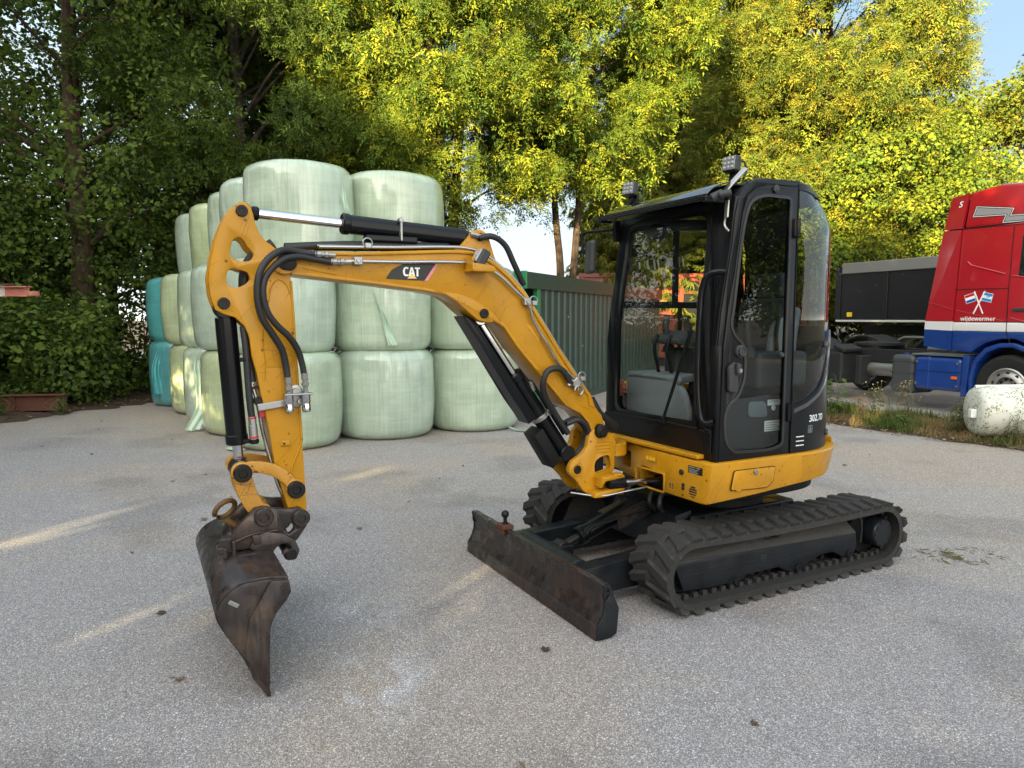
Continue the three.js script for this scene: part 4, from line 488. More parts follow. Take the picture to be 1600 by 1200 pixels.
{
  const bl = []; { const o = []; for (let i = 0; i < 5; i++) { const a = i * 1.3, w = 0.004; leafQuad(0.16 + 0.03 * (i % 3), w * 2.2, V(Math.cos(a) * 0.015, 0, Math.sin(a) * 0.015), V(Math.cos(a) * 0.45, 1, Math.sin(a) * 0.45).normalize(), V(Math.cos(a), -0.4, Math.sin(a)).normalize(), o); } const g = new THREE.BufferGeometry(); g.setAttribute('position', new THREE.Float32BufferAttribute(o, 3)); g.computeVertexNormals(); bl.push(g); }
  const rd = rng(500), N = 8200, im = new THREE.InstancedMesh(bl[0], leafMat([1, 1, 1], 0.3), N), c = new THREE.Color(), line = new THREE.CatmullRomCurve3([V(3.4, 0, -14.2), V(4.3, 0, -13.0), V(5.45, 0, -11.1), V(6.35, 0, -9.6), V(7.3, 0, -8.2), V(8.4, 0, -6.6)]);
  for (let i = 0; i < N; i++) { const t = rd(), p = line.getPoint(t), q = line.getTangent(t), u = (rd() + rd() - 1) * 0.95; p.x += -q.z * u; p.z += q.x * u; const d = fbm(p.x * 1.3, p.z * 1.3, 3, 7), g = sstep(d, 0.42, 0.62), s = (0.25 + 0.95 * rd()) * (1 - 0.5 * Math.abs(u)) * (0.8 + 0.5 * g); tmpE.set((rd() - 0.5) * 0.9, rd() * 6.28, (rd() - 0.5) * 0.9); tmpM.compose(p.setY(0.015), tmpQ.setFromEuler(tmpE), tmpS.set(s, s, s)); im.setMatrixAt(i, tmpM); const k = 0.7 + 0.6 * rd(); c.setRGB(lerp(0.30, 0.075, g) * k, lerp(0.215, 0.12, g) * k, lerp(0.10, 0.025, g) * k); im.setColorAt(i, c); }
  im.name = 'grass'; im.castShadow = im.receiveShadow = true; Object.assign(im.userData, { kind: 'stuff', label: 'dry and green grass growing on the verge at the right', category: 'grass' }); scene.add(im);
  // leaf litter on the two verges
  const o = []; leafQuad(0.06, 0.04, V(0, 0, 0), V(1, 0.1, 0).normalize(), V(0, 1, 0), o); const lg = new THREE.BufferGeometry(); lg.setAttribute('position', new THREE.Float32BufferAttribute(o, 3)); lg.computeVertexNormals();
  const N2 = 5000, im2 = new THREE.InstancedMesh(lg, std([1, 1, 1], 0.9), N2), lw = new THREE.CatmullRomCurve3([V(-10.2, 0, -8.2), V(-8.6, 0, -11.3), V(-7.4, 0, -14.2), V(-6.6, 0, -17)]);
  for (let i = 0; i < N2; i++) { const right = rd() < 0.55, t = rd(), cc = right ? line : lw, p = cc.getPoint(t), q = cc.getTangent(t), u = right ? (rd() - 0.5) * 2.0 : (rd() - 0.7) * 2.6; p.x += -q.z * u; p.z += q.x * u; tmpE.set((rd() - 0.5) * 0.9, rd() * 6.28, (rd() - 0.5) * 0.9); const s = 0.4 + 0.9 * rd(); tmpM.compose(p.setY(0.02 + 0.035 * rd()), tmpQ.setFromEuler(tmpE), tmpS.set(s, s, s)); im2.setMatrixAt(i, tmpM); const k = 0.5 + rd(); c.setRGB(0.16 * k, 0.10 * k, 0.055 * k); im2.setColorAt(i, c); }
  im2.name = 'leaf_litter'; im2.castShadow = im2.receiveShadow = true; Object.assign(im2.userData, { kind: 'stuff', label: 'brown leaf litter along both edges of the yard', category: 'leaf litter' }); scene.add(im2);
}
{
  // single leaves and straws lying on the asphalt
  const mk = (seed) => { const o = [], rd = rng(seed); for (let k = 0; k < 3; k++) leafQuad(0.055 + 0.02 * rd(), 0.03, V(0, 0.006, 0), V(Math.cos(k * 0.8 + rd()), 0.12 + 0.3 * rd(), Math.sin(k * 0.8 + rd())).normalize(), V(rd() - 0.5, 1, rd() - 0.5).normalize(), o); const g = new THREE.BufferGeometry(); g.setAttribute('position', new THREE.Float32BufferAttribute(o, 3)); g.computeVertexNormals(); const j = joined(g); j.userData.ready = true; return j; }, gs = [1, 2, 3].map(mk), ms = [[0.09, 0.05, 0.028], [0.14, 0.085, 0.045], [0.05, 0.032, 0.02]].map((c) => std(c, 0.85)), rd = rng(321);
  const spots = [[-4.25, -5.1], [-3.35, -6.9], [-2.55, -6.3], [-2.45, -5.55], [-3.15, -7.2], [-0.72, -7.0], [-0.55, -7.6], [-2.0, -5.75], [-2.62, -4.75], [-1.98, -4.85], [-4.6, -6.2], [-5.0, -8.3], [-4.5, -9.3], [-1.15, -5.3], [-1.9, -3.75], [-6.0, -10.2], [-6.4, -11], [-5.4, -10.6], [0.95, -2.68], [0.05, -2.4], [3.6, -7.6], [4.2, -8.2], [4.6, -8.9], [2.9, -5.4], [0.15, -3.3], [-1.5, -3.05], [-0.9, -6.1], [-5.9, -8.8], [-7.1, -9.3], [-7.7, -10.1]];
  for (const [x, z] of spots) { const m = tag(obj('fallen_leaf', gs[Math.floor(rd() * 3)], ms[Math.floor(rd() * 3)], scene), 'small dry brown leaf lying loose on the grey asphalt', 'leaf', 'dry leaves scattered on the asphalt'); m.position.set(x, 0.002, z); m.rotation.y = rd() * 6.28; const s = 0.35 + rd() * 0.45; m.scale.set(s, s, s); }
  const o = [], r2 = rng(44); for (let i = 0; i < 90; i++) { const a = r2() * 6.28, q = r2() * 0.2; leafQuad(0.05 + 0.05 * r2(), 0.006, V(Math.cos(a) * q * 1.5, 0.004 + 0.012 * r2(), Math.sin(a) * q), V(Math.cos(a * 3), 0.05, Math.sin(a * 3)).normalize(), V(0, 1, 0.1).normalize(), o); } const g = new THREE.BufferGeometry(); g.setAttribute('position', new THREE.Float32BufferAttribute(o, 3)); g.computeVertexNormals();
  const m = tag(obj('grass_clippings', [g], std([0.16, 0.15, 0.055], 0.9), scene), 'small heap of withered grass clippings on the asphalt right of the track', 'grass'); m.position.set(2.98, 0, -4.67);
}
// ================================================================ the excavator; local x = forward, y = up, z = towards its right side
const ex = thing('mini_excavator', 'yellow tracked mini excavator with black cab, bucket lowered onto the grey asphalt', 'excavator', [1.325, 0, -4.773], Math.PI + 27.839 * R);
{
  const P = (a, y, b) => V(a, y, -b);
  const prof = (pts, b0, b1, bev = 0.004, holes = []) => extr(shape(pts, holes), b1 - b0, bev).translate(0, 0, -b1);      // outline in (forward, up)
  const face = (pts, a0, a1, bev = 0.004, holes = []) => extr(shape(pts, holes), a1 - a0, bev).rotateY(Math.PI / 2).translate(a0, 0, 0);   // outline in (left, up)
  const plan = (pts, y0, y1, bev = 0.004) => extr(shape(pts), y1 - y0, bev).rotateX(-Math.PI / 2).translate(0, y0, 0);      // outline in (forward, left)
  const bx = (a, y, b, la, ly, lb, r = 0.006) => rbox(la, ly, lb, r).translate(a, y, -b);
  const cyl = (p, q, r, n = 24, c = Math.min(0.006, r * 0.2)) => { const L = p.distanceTo(q); return turned(p, q, [[0, 0], [r - c, 0], [r, c], [r, L - c], [r - c, L], [0, L]], n); };
  const pin = (a, y, b, r, w = 0.02, s = 1) => [turned(P(a, y, b), P(a, y, b + s), [[r * 1.0, 0], [r, w * 0.8], [r * 0.88, w], [r * 0.5, w], [r * 0.44, w * 0.72], [0, w * 0.72]], 24)];
  const o = (name, g, m, par = ex, label, keep) => obj(name, g, m, par, label, keep);
  const sticker = (name, q, m, par = ex) => o(name, [plane4(...q.map((v) => v.toArray()))], m, par, undefined, true);
  const decalMat = (w, h, draw, extra = {}) => new THREE.MeshPhysicalMaterial({ map: canvasTex(w, h, draw), roughness: 0.4, side: THREE.DoubleSide, ...extra });
  const offs = (pts, d) => pts.map(([x, y], i) => { const p = pts[(i + pts.length - 1) % pts.length], q = pts[(i + 1) % pts.length], tx = q[0] - p[0], ty = q[1] - p[1], l = Math.hypot(tx, ty); return [x + (ty / l) * d, y - (tx / l) * d]; });

  // ---------------- tracks
  const FC = [0.785, 0.222], RC = [-0.808, 0.214], RR = 0.196;
  const ring = (r) => { const out = []; for (let i = 0; i <= 28; i++) { const t = Math.PI / 2 - (Math.PI * i) / 28; out.push([FC[0] + r * Math.cos(t), FC[1] + r * Math.sin(t)]); } for (let i = 0; i <= 28; i++) { const t = -Math.PI / 2 - (Math.PI * i) / 28; out.push([RC[0] + r * Math.cos(t), RC[1] + r * Math.sin(t)]); } return out; };
  const sag = ([x, y]) => [x, y - (y > 0.3 ? 0.012 * Math.max(0, 1 - (x / 0.8) ** 2) : 0)];
  const dens = (pts, n) => pts.flatMap((p, i) => { const q = pts[(i + 1) % pts.length], L = Math.hypot(q[0] - p[0], q[1] - p[1]), k = Math.max(1, Math.round(L / n)); return Array.from({ length: k }, (_, j) => [lerp(p[0], q[0], j / k), lerp(p[1], q[1], j / k)]); });
  const outer = dens(ring(RR), 0.1).map(sag), inner = dens(ring(RR - 0.034), 0.1).map(sag);
  const beltGeo = joined(prof(outer, -0.15, 0.15, 0.008, [inner]));
  beltGeo.userData.ready = true;
  const pathPts = outer.concat([outer[0]]); let acc = [0]; for (let i = 1; i < pathPts.length; i++) acc.push(acc[i - 1] + Math.hypot(pathPts[i][0] - pathPts[i - 1][0], pathPts[i][1] - pathPts[i - 1][1]));
  const along = (s) => { s = ((s % acc.at(-1)) + acc.at(-1)) % acc.at(-1); let i = 1; while (acc[i] < s) i++; const t = (s - acc[i - 1]) / (acc[i] - acc[i - 1]), p = pathPts[i - 1], q = pathPts[i]; return { x: lerp(p[0], q[0], t), y: lerp(p[1], q[1], t), a: Math.atan2(q[1] - p[1], q[0] - p[0]) }; };
  const NL = 41, lugs = [1, -1].map((sd) => [0, 1, 2].map((v) => {         // oblique tread bar; local x along the belt, y out of it
    const k = 0.002 * v, L = 0.166, sh = 0.062, g = hexa([[-0.044, -0.006, 0], [0.040, -0.006, 0], [0.036 - sh, -0.006, -L], [-0.038 - sh, -0.006, -L], [-0.026, 0.023 - k, 0.014], [0.022 + k, 0.023 - k, 0.014], [0.018 - sh, 0.020 - k, -L + 0.014], [-0.024 - sh, 0.020, -L + 0.014]].map(([x, y, z]) => [x, y, z * sd]));
    const j = joined(g); j.userData.ready = true; return j;
  }));
    for (const side of [1, -1]) {
    const belt = o('track_belt', beltGeo, M.rubber, ex); belt.position.z = -0.625 * side;
    for (let i = 0; i < NL; i++) for (const half of [1, -1]) {
      const s = along(((i + (half > 0 ? 0 : 0.5)) / NL) * acc.at(-1)), m = o('tread_lug', lugs[half > 0 ? 1 : 0][(i * 7 + (half > 0 ? 1 : 0)) % 3], M.rubber, belt);
      m.position.set(s.x, s.y, -half * 0.153); m.rotation.z = s.a; m.scale.y = 0.78;
    }
    const teeth = []; for (let i = 0; i < 64; i++) { const s = along((i / 64) * acc.at(-1)); for (const w of [-0.055, 0.055]) teeth.push(box(0.032, 0.034, 0.034).rotateZ(s.a).translate(s.x + 0.046 * Math.sin(s.a), s.y - 0.046 * Math.cos(s.a), w)); }
    o('guide_teeth', teeth, M.rubber, belt).userData.kind = 'stuff';
    const B = (b) => side * b, pr2 = (pts, b0, b1, bev, holes) => side > 0 ? prof(pts, b0, b1, bev, holes) : prof(pts, -b1, -b0, bev, holes);
    const fr = o('track_frame', [
      pr2([[0.845, 0.288], [0.86, 0.25], [0.80, 0.112], [0.62, 0.098], [0.47, 0.098], [0.44, 0.083], [0.38, 0.085], [0.33, 0.125], [0.06, 0.125], [0.02, 0.098], [-0.05, 0.074], [-0.14, 0.074], [-0.2, 0.115], [-0.3, 0.142], [-0.42, 0.142], [-0.5, 0.10], [-0.61, 0.092], [-0.64, 0.15], [-0.632, 0.236]], 0.56, 0.70, 0.006),
      hexa([P(0.83, 0.27, 0.66 * side), P(0.83, 0.20, 0.66 * side), P(-0.62, 0.20, 0.66 * side), P(-0.62, 0.23, 0.66 * side), P(0.83, 0.27, 0.53 * side), P(0.83, 0.20, 0.53 * side), P(-0.62, 0.20, 0.53 * side), P(-0.62, 0.23, 0.53 * side)].map((v) => v.toArray())),
    ], M.frame);
    o('frame_top', [hexa([P(0.845, 0.286, 0.697 * side), P(-0.632, 0.236, 0.697 * side), P(-0.60, 0.345, 0.60 * side), P(0.72, 0.358, 0.60 * side), P(0.845, 0.15, 0.52 * side), P(-0.632, 0.15, 0.52 * side), P(-0.60, 0.345, 0.53 * side), P(0.72, 0.358, 0.53 * side)].map((v) => v.toArray())),
    ], M.dusty);
    o('frame_ridge', [bx(0.1, 0.1975, B(0.7), 1.44, 0.012, 0.008, 0.003)], M.frame);
    o('opening', [bx(0.20, 0.205, B(0.7), 0.05, 0.04, 0.006, 0.001)], M.decalBlack, fr);
    o('idler_wheel', [cyl(P(FC[0] - 0.02, FC[1], B(0.545)), P(FC[0] - 0.02, FC[1], B(0.65)), 0.152, 36, 0.02), cyl(P(FC[0] - 0.02, FC[1], B(0.54)), P(FC[0] - 0.02, FC[1], B(0.655)), 0.06)], M.blackMatt);
    for (const [a, y] of [[0.41, 0.088], [-0.095, 0.082], [-0.56, 0.098]]) o('roller', [cyl(P(a, y, B(0.54)), P(a, y, B(0.69)), 0.052, 28), ...pin(a, y + 0.012, B(0.7), 0.022, 0.012, side)], M.blackMatt);
    o('carrier_roller', [cyl(P(0.10, 0.345, B(0.55)), P(0.10, 0.345, B(0.715)), 0.034), cyl(P(0.10, 0.345, B(0.715)), P(0.10, 0.345, B(0.722)), 0.026)], M.frame);
    o('bracket', [bx(0.10, 0.318, B(0.655), 0.10, 0.05, 0.03)], M.frame);
    const sp = []; for (let i = 0; i < 17; i++) { const t = (i / 17) * 6.283; sp.push(box(0.03, 0.03, 0.05).rotateZ(t).translate(RC[0] + 0.16 * Math.cos(t), RC[1] + 0.16 * Math.sin(t), -B(0.62))); }
    o('sprocket', [cyl(P(...RC, B(0.60)), P(...RC, B(0.635)), 0.155, 36), ...sp], M.blackMatt);
    const hub = o('drive_hub', [turned(P(RC[0] - 0.03, RC[1], B(0.52)), P(RC[0] - 0.03, RC[1], B(0.8)), [[0, 0], [0.105, 0], [0.105, 0.11], [0.098, 0.118], [0.092, 0.125], [0.092, 0.215], [0.086, 0.224], [0.072, 0.226], [0, 0.226]], 36)], M.frame);
    const bl = []; for (let i = 0; i < 10; i++) { const t = (i / 10) * 6.283; bl.push(cyl(P(RC[0] - 0.03 + 0.078 * Math.cos(t), RC[1] + 0.078 * Math.sin(t), B(0.742)), P(RC[0] - 0.03 + 0.078 * Math.cos(t), RC[1] + 0.078 * Math.sin(t), B(0.751)), 0.007, 6)); }
    o('bolts', bl, M.frame, hub);
    o('grease_pipe', [tube([P(-0.60, 0.34, B(0.66)), P(-0.655, 0.335, B(0.69)), P(-0.672, 0.30, B(0.70)), P(-0.672, 0.17, B(0.70))], 0.011)], M.frame);
  }
  o('undercarriage', [bx(-0.02, 0.30, 0, 0.9, 0.20, 0.7, 0.02), bx(0.3, 0.30, 0, 0.34, 0.16, 1.06, 0.02), bx(-0.38, 0.28, 0, 0.34, 0.16, 1.06, 0.02), hexa([[0.62, 0.20, -0.36], [0.42, 0.18, -0.36], [0.42, 0.18, 0.36], [0.62, 0.20, 0.36], [0.52, 0.40, -0.3], [0.40, 0.42, -0.3], [0.40, 0.42, 0.3], [0.52, 0.40, 0.3]])], M.frame);
  o('slew_ring', [cyl(P(-0.02, 0.40, 0), P(-0.02, 0.58, 0), 0.36, 48), cyl(P(-0.02, 0.46, 0), P(-0.02, 0.50, 0), 0.40, 48)], M.blackMatt);
  for (const s of [1, -1]) o('blade_arm', [prof([[1.33, 0.06], [1.33, 0.205], [1.26, 0.222], [0.45, 0.262], [0.40, 0.24], [0.42, 0.10], [0.6, 0.07]], Math.min(0.30 * s, 0.415 * s), Math.max(0.30 * s, 0.415 * s), 0.006)], M.frame);
  o('cross_tube', [cyl(P(1.235, 0.185, 0.32), P(1.235, 0.185, -0.33), 0.062), bx(1.18, 0.19, 0.055, 0.14, 0.10, 0.022), bx(1.18, 0.19, -0.055, 0.14, 0.10, 0.022)], M.frame);
  const bc = o('blade_cylinder', [cyl(P(1.02, 0.268, 0), P(0.56, 0.43, 0), 0.052), cyl(P(1.04, 0.262, 0), P(0.985, 0.28, 0), 0.058), bx(1.0, 0.31, 0.04, 0.05, 0.03, 0.03)], M.black);
  o('piston_rod', [cyl(P(1.16, 0.215, 0), P(1.0, 0.275, 0), 0.026), cyl(P(1.16, 0.215, -0.045), P(1.16, 0.215, 0.045), 0.045)], M.pin, bc);
  o('cylinder_guard', [hexa([P(0.80, 0.355, 0.105), P(0.56, 0.425, 0.105), P(0.56, 0.425, -0.105), P(0.80, 0.355, -0.105), P(0.82, 0.372, 0.105), P(0.575, 0.445, 0.105), P(0.575, 0.445, -0.105), P(0.82, 0.372, -0.105)].map((v) => v.toArray())), hexa([P(0.80, 0.30, 0.103), P(0.55, 0.375, 0.103), P(0.55, 0.375, 0.097), P(0.80, 0.30, 0.097), P(0.815, 0.367, 0.103), P(0.57, 0.44, 0.103), P(0.57, 0.44, 0.097), P(0.815, 0.367, 0.097)].map((v) => v.toArray()))], M.wornSteel, bc);
  for (const s of [0.06, 0.085]) o('hydraulic_pipe', [tube([P(1.03, 0.30, s), P(1.0, 0.335, s), P(0.86, 0.362, s + 0.01), P(0.66, 0.40, s + 0.02), P(0.5, 0.42, s + 0.06)], 0.009)], M.blackMatt, bc);
  for (const s of [-0.16, -0.05, 0.14, 0.22]) o('hydraulic_hose', [tube([P(0.55, 0.40, s), P(0.62, 0.47, s * 1.2), P(0.58, 0.53, s * 1.1), P(0.42, 0.50, s)], 0.014)], M.rubberHose);
  // ---------------- dozer blade
  const blade = o('dozer_blade', [prof(round([[1.428, 0.075], [1.407, 0.11], [1.388, 0.16], [1.387, 0.21], [1.396, 0.262], [1.404, 0.288], [1.362, 0.288], [1.362, 0.262], [1.372, 0.25], [1.36, 0.21], [1.36, 0.16], [1.38, 0.08], [1.40, 0.03], [1.425, 0.03]], 0.006, 2), -0.775, 0.775, 0.003)], M.wornSteel);
  o('cutting_edge', [prof([[1.438, 0.002], [1.442, 0.016], [1.435, 0.074], [1.418, 0.078], [1.41, 0.01], [1.425, 0]], -0.778, 0.778, 0.003)], M.wornSteel, blade);
  const endP = [[1.432, 0.004], [1.436, 0.07], [1.405, 0.115], [1.39, 0.165], [1.389, 0.21], [1.404, 0.284], [1.362, 0.284], [1.345, 0.25], [1.302, 0.15], [1.314, 0.02], [1.35, 0.004]];
  for (const s of [1, -1]) o('end_plate', [prof(round(endP, 0.01, 2), s > 0 ? 0.772 : -0.786, s > 0 ? 0.786 : -0.772, 0.003, [smooth([[1.385, 0.205], [1.392, 0.25], [1.372, 0.262], [1.36, 0.235]], 3)])], M.frame, blade);
  for (const s of [0.36, -0.36]) o('stiffener', [prof([[1.39, 0.02], [1.37, 0.27], [1.30, 0.2], [1.30, 0.05]], s - 0.012, s + 0.012)], M.frame, blade);
  const bb = -0.31;
  o('hitch_mount', [bx(1.385, 0.298, bb, 0.075, 0.03, 0.10, 0.008), bx(1.405, 0.27, bb, 0.02, 0.05, 0.06, 0.004)], M.rust, blade);
  o('hitch_ball', [new THREE.SphereGeometry(0.025, 20, 14).translate(1.385, 0.375, -bb), cyl(P(1.385, 0.31, bb), P(1.385, 0.362, bb), 0.012), cyl(P(1.385, 0.31, bb), P(1.385, 0.322, bb), 0.02)], M.pin, blade);

  // ---------------- yellow house (lower body) with the recess of the swing cylinder
  const tail = [[0, 0.745], [-0.15, 0.742], [-0.3, 0.717], [-0.43, 0.660], [-0.54, 0.575], [-0.63, 0.46], [-0.70, 0.33], [-0.74, 0.16], [-0.75, 0]];
  const half = [[0.672, 0.30], [0.672, 0.70], [0.655, 0.738], [0.3, 0.745], ...smooth(tail, 3, false)];
  const housePts = [...half, ...half.slice(0, -1).reverse().map(([a, b]) => [a, -b])].map(([a, b]) => [a > 0.5 && b < -0.2 ? a - 0.12 : a, b]);
  {
    let g = plan(housePts, 0.585, 0.815, 0.012); const p = g.attributes.position;
    for (let i = 0; i < p.count; i++) if (p.getY(i) < 0.62) { const a = p.getX(i), b = -p.getZ(i); p.setY(i, p.getY(i) + (0.67 - a) * 0.055); const k = a < 0.1 ? 0.965 : 1; p.setX(i, a * k + (a > 0.6 ? 0.015 : 0)); p.setZ(i, -b * (a < 0.1 ? 0.965 : 0.985)); } else if (-p.getZ(i) < 0.25 && p.getX(i) > 0.5) p.setY(i, p.getY(i) - 0.012);
    g.computeVertexNormals();
    const ev = new Evaluator(); ev.attributes = ['position', 'normal', 'uv']; ev.useGroups = false;
    const A = new Brush(g), C = new Brush(round2(0.40, 0.64, 0.245, 0.62, 0.115, 0.27)), D = new Brush(round2(0.40, 0.70, -0.10, 0.62, 0.11, 0.13));
    A.updateMatrixWorld(); C.updateMatrixWorld(); D.updateMatrixWorld();
    const h = ev.evaluate(ev.evaluate(A, C, SUBTRACTION), D, SUBTRACTION).geometry;
    var house = o('lower_body', [toCreasedNormals(h.toNonIndexed(), 0.55)], M.yellow);
  }
  function round2(a, y, b, la, ly, lb) { return rbox(la, ly, lb, 0.018, 3).translate(a + 0.1, y, -b); }
  o('recess_rim', [face(round([[0.105, 0.577], [0.385, 0.577], [0.385, 0.70], [0.105, 0.70]], 0.02), 0.676, 0.688, 0.003, [round([[0.117, 0.588], [0.373, 0.588], [0.373, 0.689], [0.117, 0.689]], 0.016)])], M.yellow, house);
  o('front_ledge', [bx(0.60, 0.835, 0.2, 0.13, 0.026, 0.86, 0.008), bx(0.62, 0.79, -0.19, 0.2, 0.10, 0.16, 0.01)], M.yellow, house);
  const lid = o('service_lid', [prof(round([[0.515, 0.655], [0.492, 0.762], [0.175, 0.758], [0.186, 0.678], [0.235, 0.642]], 0.016), 0.742, 0.7465, 0.002)], M.yellow);
  o('lock', [...pin(0.335, 0.742, 0.748, 0.014, 0.010)], M.steel, lid); o('hinge', [bx(0.27, 0.652, 0.747, 0.05, 0.007, 0.008, 0.003), bx(0.46, 0.65, 0.747, 0.035, 0.007, 0.008, 0.003)], M.yellow, lid);
  const gap = o('lid_gap', [prof(round([[0.519, 0.651], [0.496, 0.766], [0.171, 0.762], [0.182, 0.674], [0.233, 0.638]], 0.016), 0.7405, 0.7435, 0)], M.blackMatt, house);
  const F = (b0, b1, y0, y1, a = 0.6885) => [P(a, y0, b0), P(a, y0, b1), P(a, y1, b1), P(a, y1, b0)];
  sticker('number_label', F(0.415, 0.475, 0.617, 0.665, 0.6865), decalMat(128, 96, (c, w, h) => { c.fillStyle = '#b8852a'; c.fillRect(0, 0, w, h); c.fillStyle = '#0c0a06'; c.font = 'bold 92px sans-serif'; c.textAlign = 'center'; c.textBaseline = 'middle'; c.fillText('93', w / 2, h / 2 + 4); }), house);
  sticker('rating_plate', F(0.575, 0.69, 0.735, 0.785, 0.6765), decalMat(256, 128, (c, w, h) => { c.fillStyle = '#141414'; c.fillRect(0, 0, w, h); c.fillStyle = '#8d8d88'; c.fillRect(12, 12, 110, 14); c.fillRect(150, 10, 60, 18); for (let i = 0; i < 4; i++) c.fillRect(14, 44 + i * 20, 170 - 30 * (i % 2), 11); }), house);
  sticker('warning_label', F(0.20, 0.30, 0.752, 0.778, 0.682), decalMat(128, 40, (c, w, h) => { c.fillStyle = '#c48a20'; c.fillRect(0, 0, w, h); c.fillStyle = '#f2d417'; for (const x of [8, 52, 90]) { c.fillRect(x, 6, 26, 28); } c.fillStyle = '#8a5a10'; for (const x of [16, 62, 104]) c.fillRect(x, 12, 8, 14); }), house);
  const vent = []; for (const [w, y] of [[0.035, 0.648], [0.058, 0.634], [0.066, 0.62], [0.058, 0.606], [0.035, 0.592]]) vent.push(bx(0.684, y + 0.02, 0.625, 0.006, 0.0085, w, 0.003)); o('vent_slots', vent, M.decalBlack, house);
  o('plug', [cyl(P(0.676, 0.735, 0.525), P(0.69, 0.735, 0.525), 0.016, 16), cyl(P(0.68, 0.665, 0.545), P(0.69, 0.665, 0.545), 0.011, 10), cyl(P(0.68, 0.645, 0.545), P(0.69, 0.645, 0.545), 0.011, 10), cyl(P(0.68, 0.607, 0.545), P(0.69, 0.607, 0.545), 0.006, 10)], M.decalBlack, house);
  o('side_cover', [plan(round([[0.36, -0.36], [0.36, -0.70], [-0.2, -0.73], [-0.5, -0.58], [-0.68, -0.36]], 0.06), 0.80, 1.14, 0.03)], M.yellow, house);
  o('cover_grille', [0, 1, 2, 3].map((i) => bx(0.365, 0.88 + 0.06 * i, -0.50, 0.012, 0.035, 0.16, 0.004)), M.decalBlack, house);
  o('counterweight', [plan([...smooth([[-0.52, 0.575], [-0.63, 0.46], [-0.70, 0.33], [-0.74, 0.16], [-0.75, 0], [-0.74, -0.16], [-0.70, -0.33]], 3, false), [-0.5, -0.33], [-0.5, 0.5]], 0.80, 0.85, 0.015)], M.yellow, house);
  o('underside', [plan(housePts.map(([a, b]) => [a * 0.84, b * 0.84]), 0.55, 0.62, 0.004)], M.blackMatt, house);

  // ---------------- swing bracket
  const cheek = round([[0.955, 0.975, 0.05], [1.03, 0.925], [1.05, 0.84], [1.085, 0.80], [1.16, 0.765, 0.04], [1.18, 0.70, 0.05], [1.125, 0.65], [1.075, 0.58], [1.03, 0.548], [0.97, 0.545], [0.86, 0.56], [0.86, 0.60], [0.93, 0.66], [0.86, 0.665], [0.845, 0.69], [0.845, 0.80], [0.83, 0.84], [0.84, 0.87], [0.90, 0.92]], 0.02);
  const win = smooth([[0.99, 0.755], [1.0, 0.715], [0.985, 0.67], [0.93, 0.675], [0.885, 0.69], [0.872, 0.74], [0.89, 0.785], [0.95, 0.78]], 3);
  const swb = o('swing_bracket', [prof(cheek, 0.07, 0.108, 0.006, [win]), prof(cheek, -0.108, -0.07, 0.006, [win]), bx(0.93, 0.565, 0, 0.16, 0.03, 0.15), bx(0.87, 0.88, 0, 0.09, 0.05, 0.16), cyl(P(0.80, 0.52, 0), P(0.80, 0.60, 0), 0.10), cyl(P(0.80, 0.76, 0), P(0.80, 0.84, 0), 0.10), prof(round([[1.0, 0.60], [0.99, 0.668], [0.83, 0.668], [0.825, 0.65], [0.965, 0.64]], 0.01), 0.10, 0.19, 0.006), prof(round([[1.05, 0.548], [1.04, 0.58], [0.83, 0.592], [0.83, 0.572], [0.95, 0.545]], 0.01), 0.10, 0.19, 0.006)], M.yellow);
  o('inner_block', [bx(0.93, 0.74, 0, 0.06, 0.20, 0.14), cyl(P(0.955, 0.93, -0.12), P(0.955, 0.93, 0.12), 0.04)], M.blackMatt, swb);
  o('bolt_cap', [...pin(1.12, 0.715, 0.108, 0.026, 0.012), ...pin(1.12, 0.715, -0.108, 0.026, 0.012, -1)], M.pin, swb); o('boss', [cyl(P(1.12, 0.715, 0.10), P(1.12, 0.715, 0.114), 0.045), cyl(P(0.865, 0.662, 0.165), P(0.865, 0.678, 0.165), 0.032)], M.yellow, swb);
  o('weld_beads', [0.80, 0.82, 0.84, 0.862].map((y) => bx(0.93, y + 0.005, 0.109, 0.10, 0.007, 0.006, 0.003)), M.yellow, swb);
  const sc = o('swing_cylinder', [cyl(P(0.93, 0.62, 0.16), P(0.82, 0.62, 0.18), 0.035), cyl(P(0.865, 0.595, 0.165), P(0.865, 0.65, 0.165), 0.04), cyl(P(0.52, 0.618, 0.24), P(0.2, 0.612, 0.28), 0.045)], M.blackMatt);
  o('piston_rod', [cyl(P(0.83, 0.62, 0.18), P(0.45, 0.617, 0.25), 0.020)], M.chrome, sc);
  o('rod_guard', [tube([P(1.13, 0.565, 0.06), P(1.0, 0.555, 0.18), P(0.86, 0.572, 0.215), P(0.70, 0.588, 0.24)], 0.007)], M.steel, sc);

  // ---------------- boom
  const boomPts = [[2.808, 1.905], [2.79, 1.938], [2.737, 1.93], [2.442, 1.934], [2.178, 1.950], [2.0, 1.962], [1.895, 1.968], [1.80, 1.966], [1.72, 1.945], [1.648, 1.908], [1.558, 1.841], [1.465, 1.748], [1.369, 1.611], [1.238, 1.427], [1.101, 1.245], [1.013, 1.144], [0.94, 1.04], [0.915, 0.97], [0.912, 0.925], [0.935, 0.892], [0.975, 0.888], [1.005, 0.92], [1.03, 0.985], [1.085, 1.045], [1.19, 1.10], [1.369, 1.290], [1.512, 1.447], [1.604, 1.566], [1.655, 1.592], [1.70, 1.59], [1.754, 1.600], [1.81, 1.642], [1.88, 1.70], [1.95, 1.738], [2.06, 1.757], [2.315, 1.784], [2.546, 1.806], [2.735, 1.823], [2.79, 1.835], [2.812, 1.868]];
  const boom = o('boom', [prof(boomPts, -0.096, 0.096, 0.006)], M.yellow);
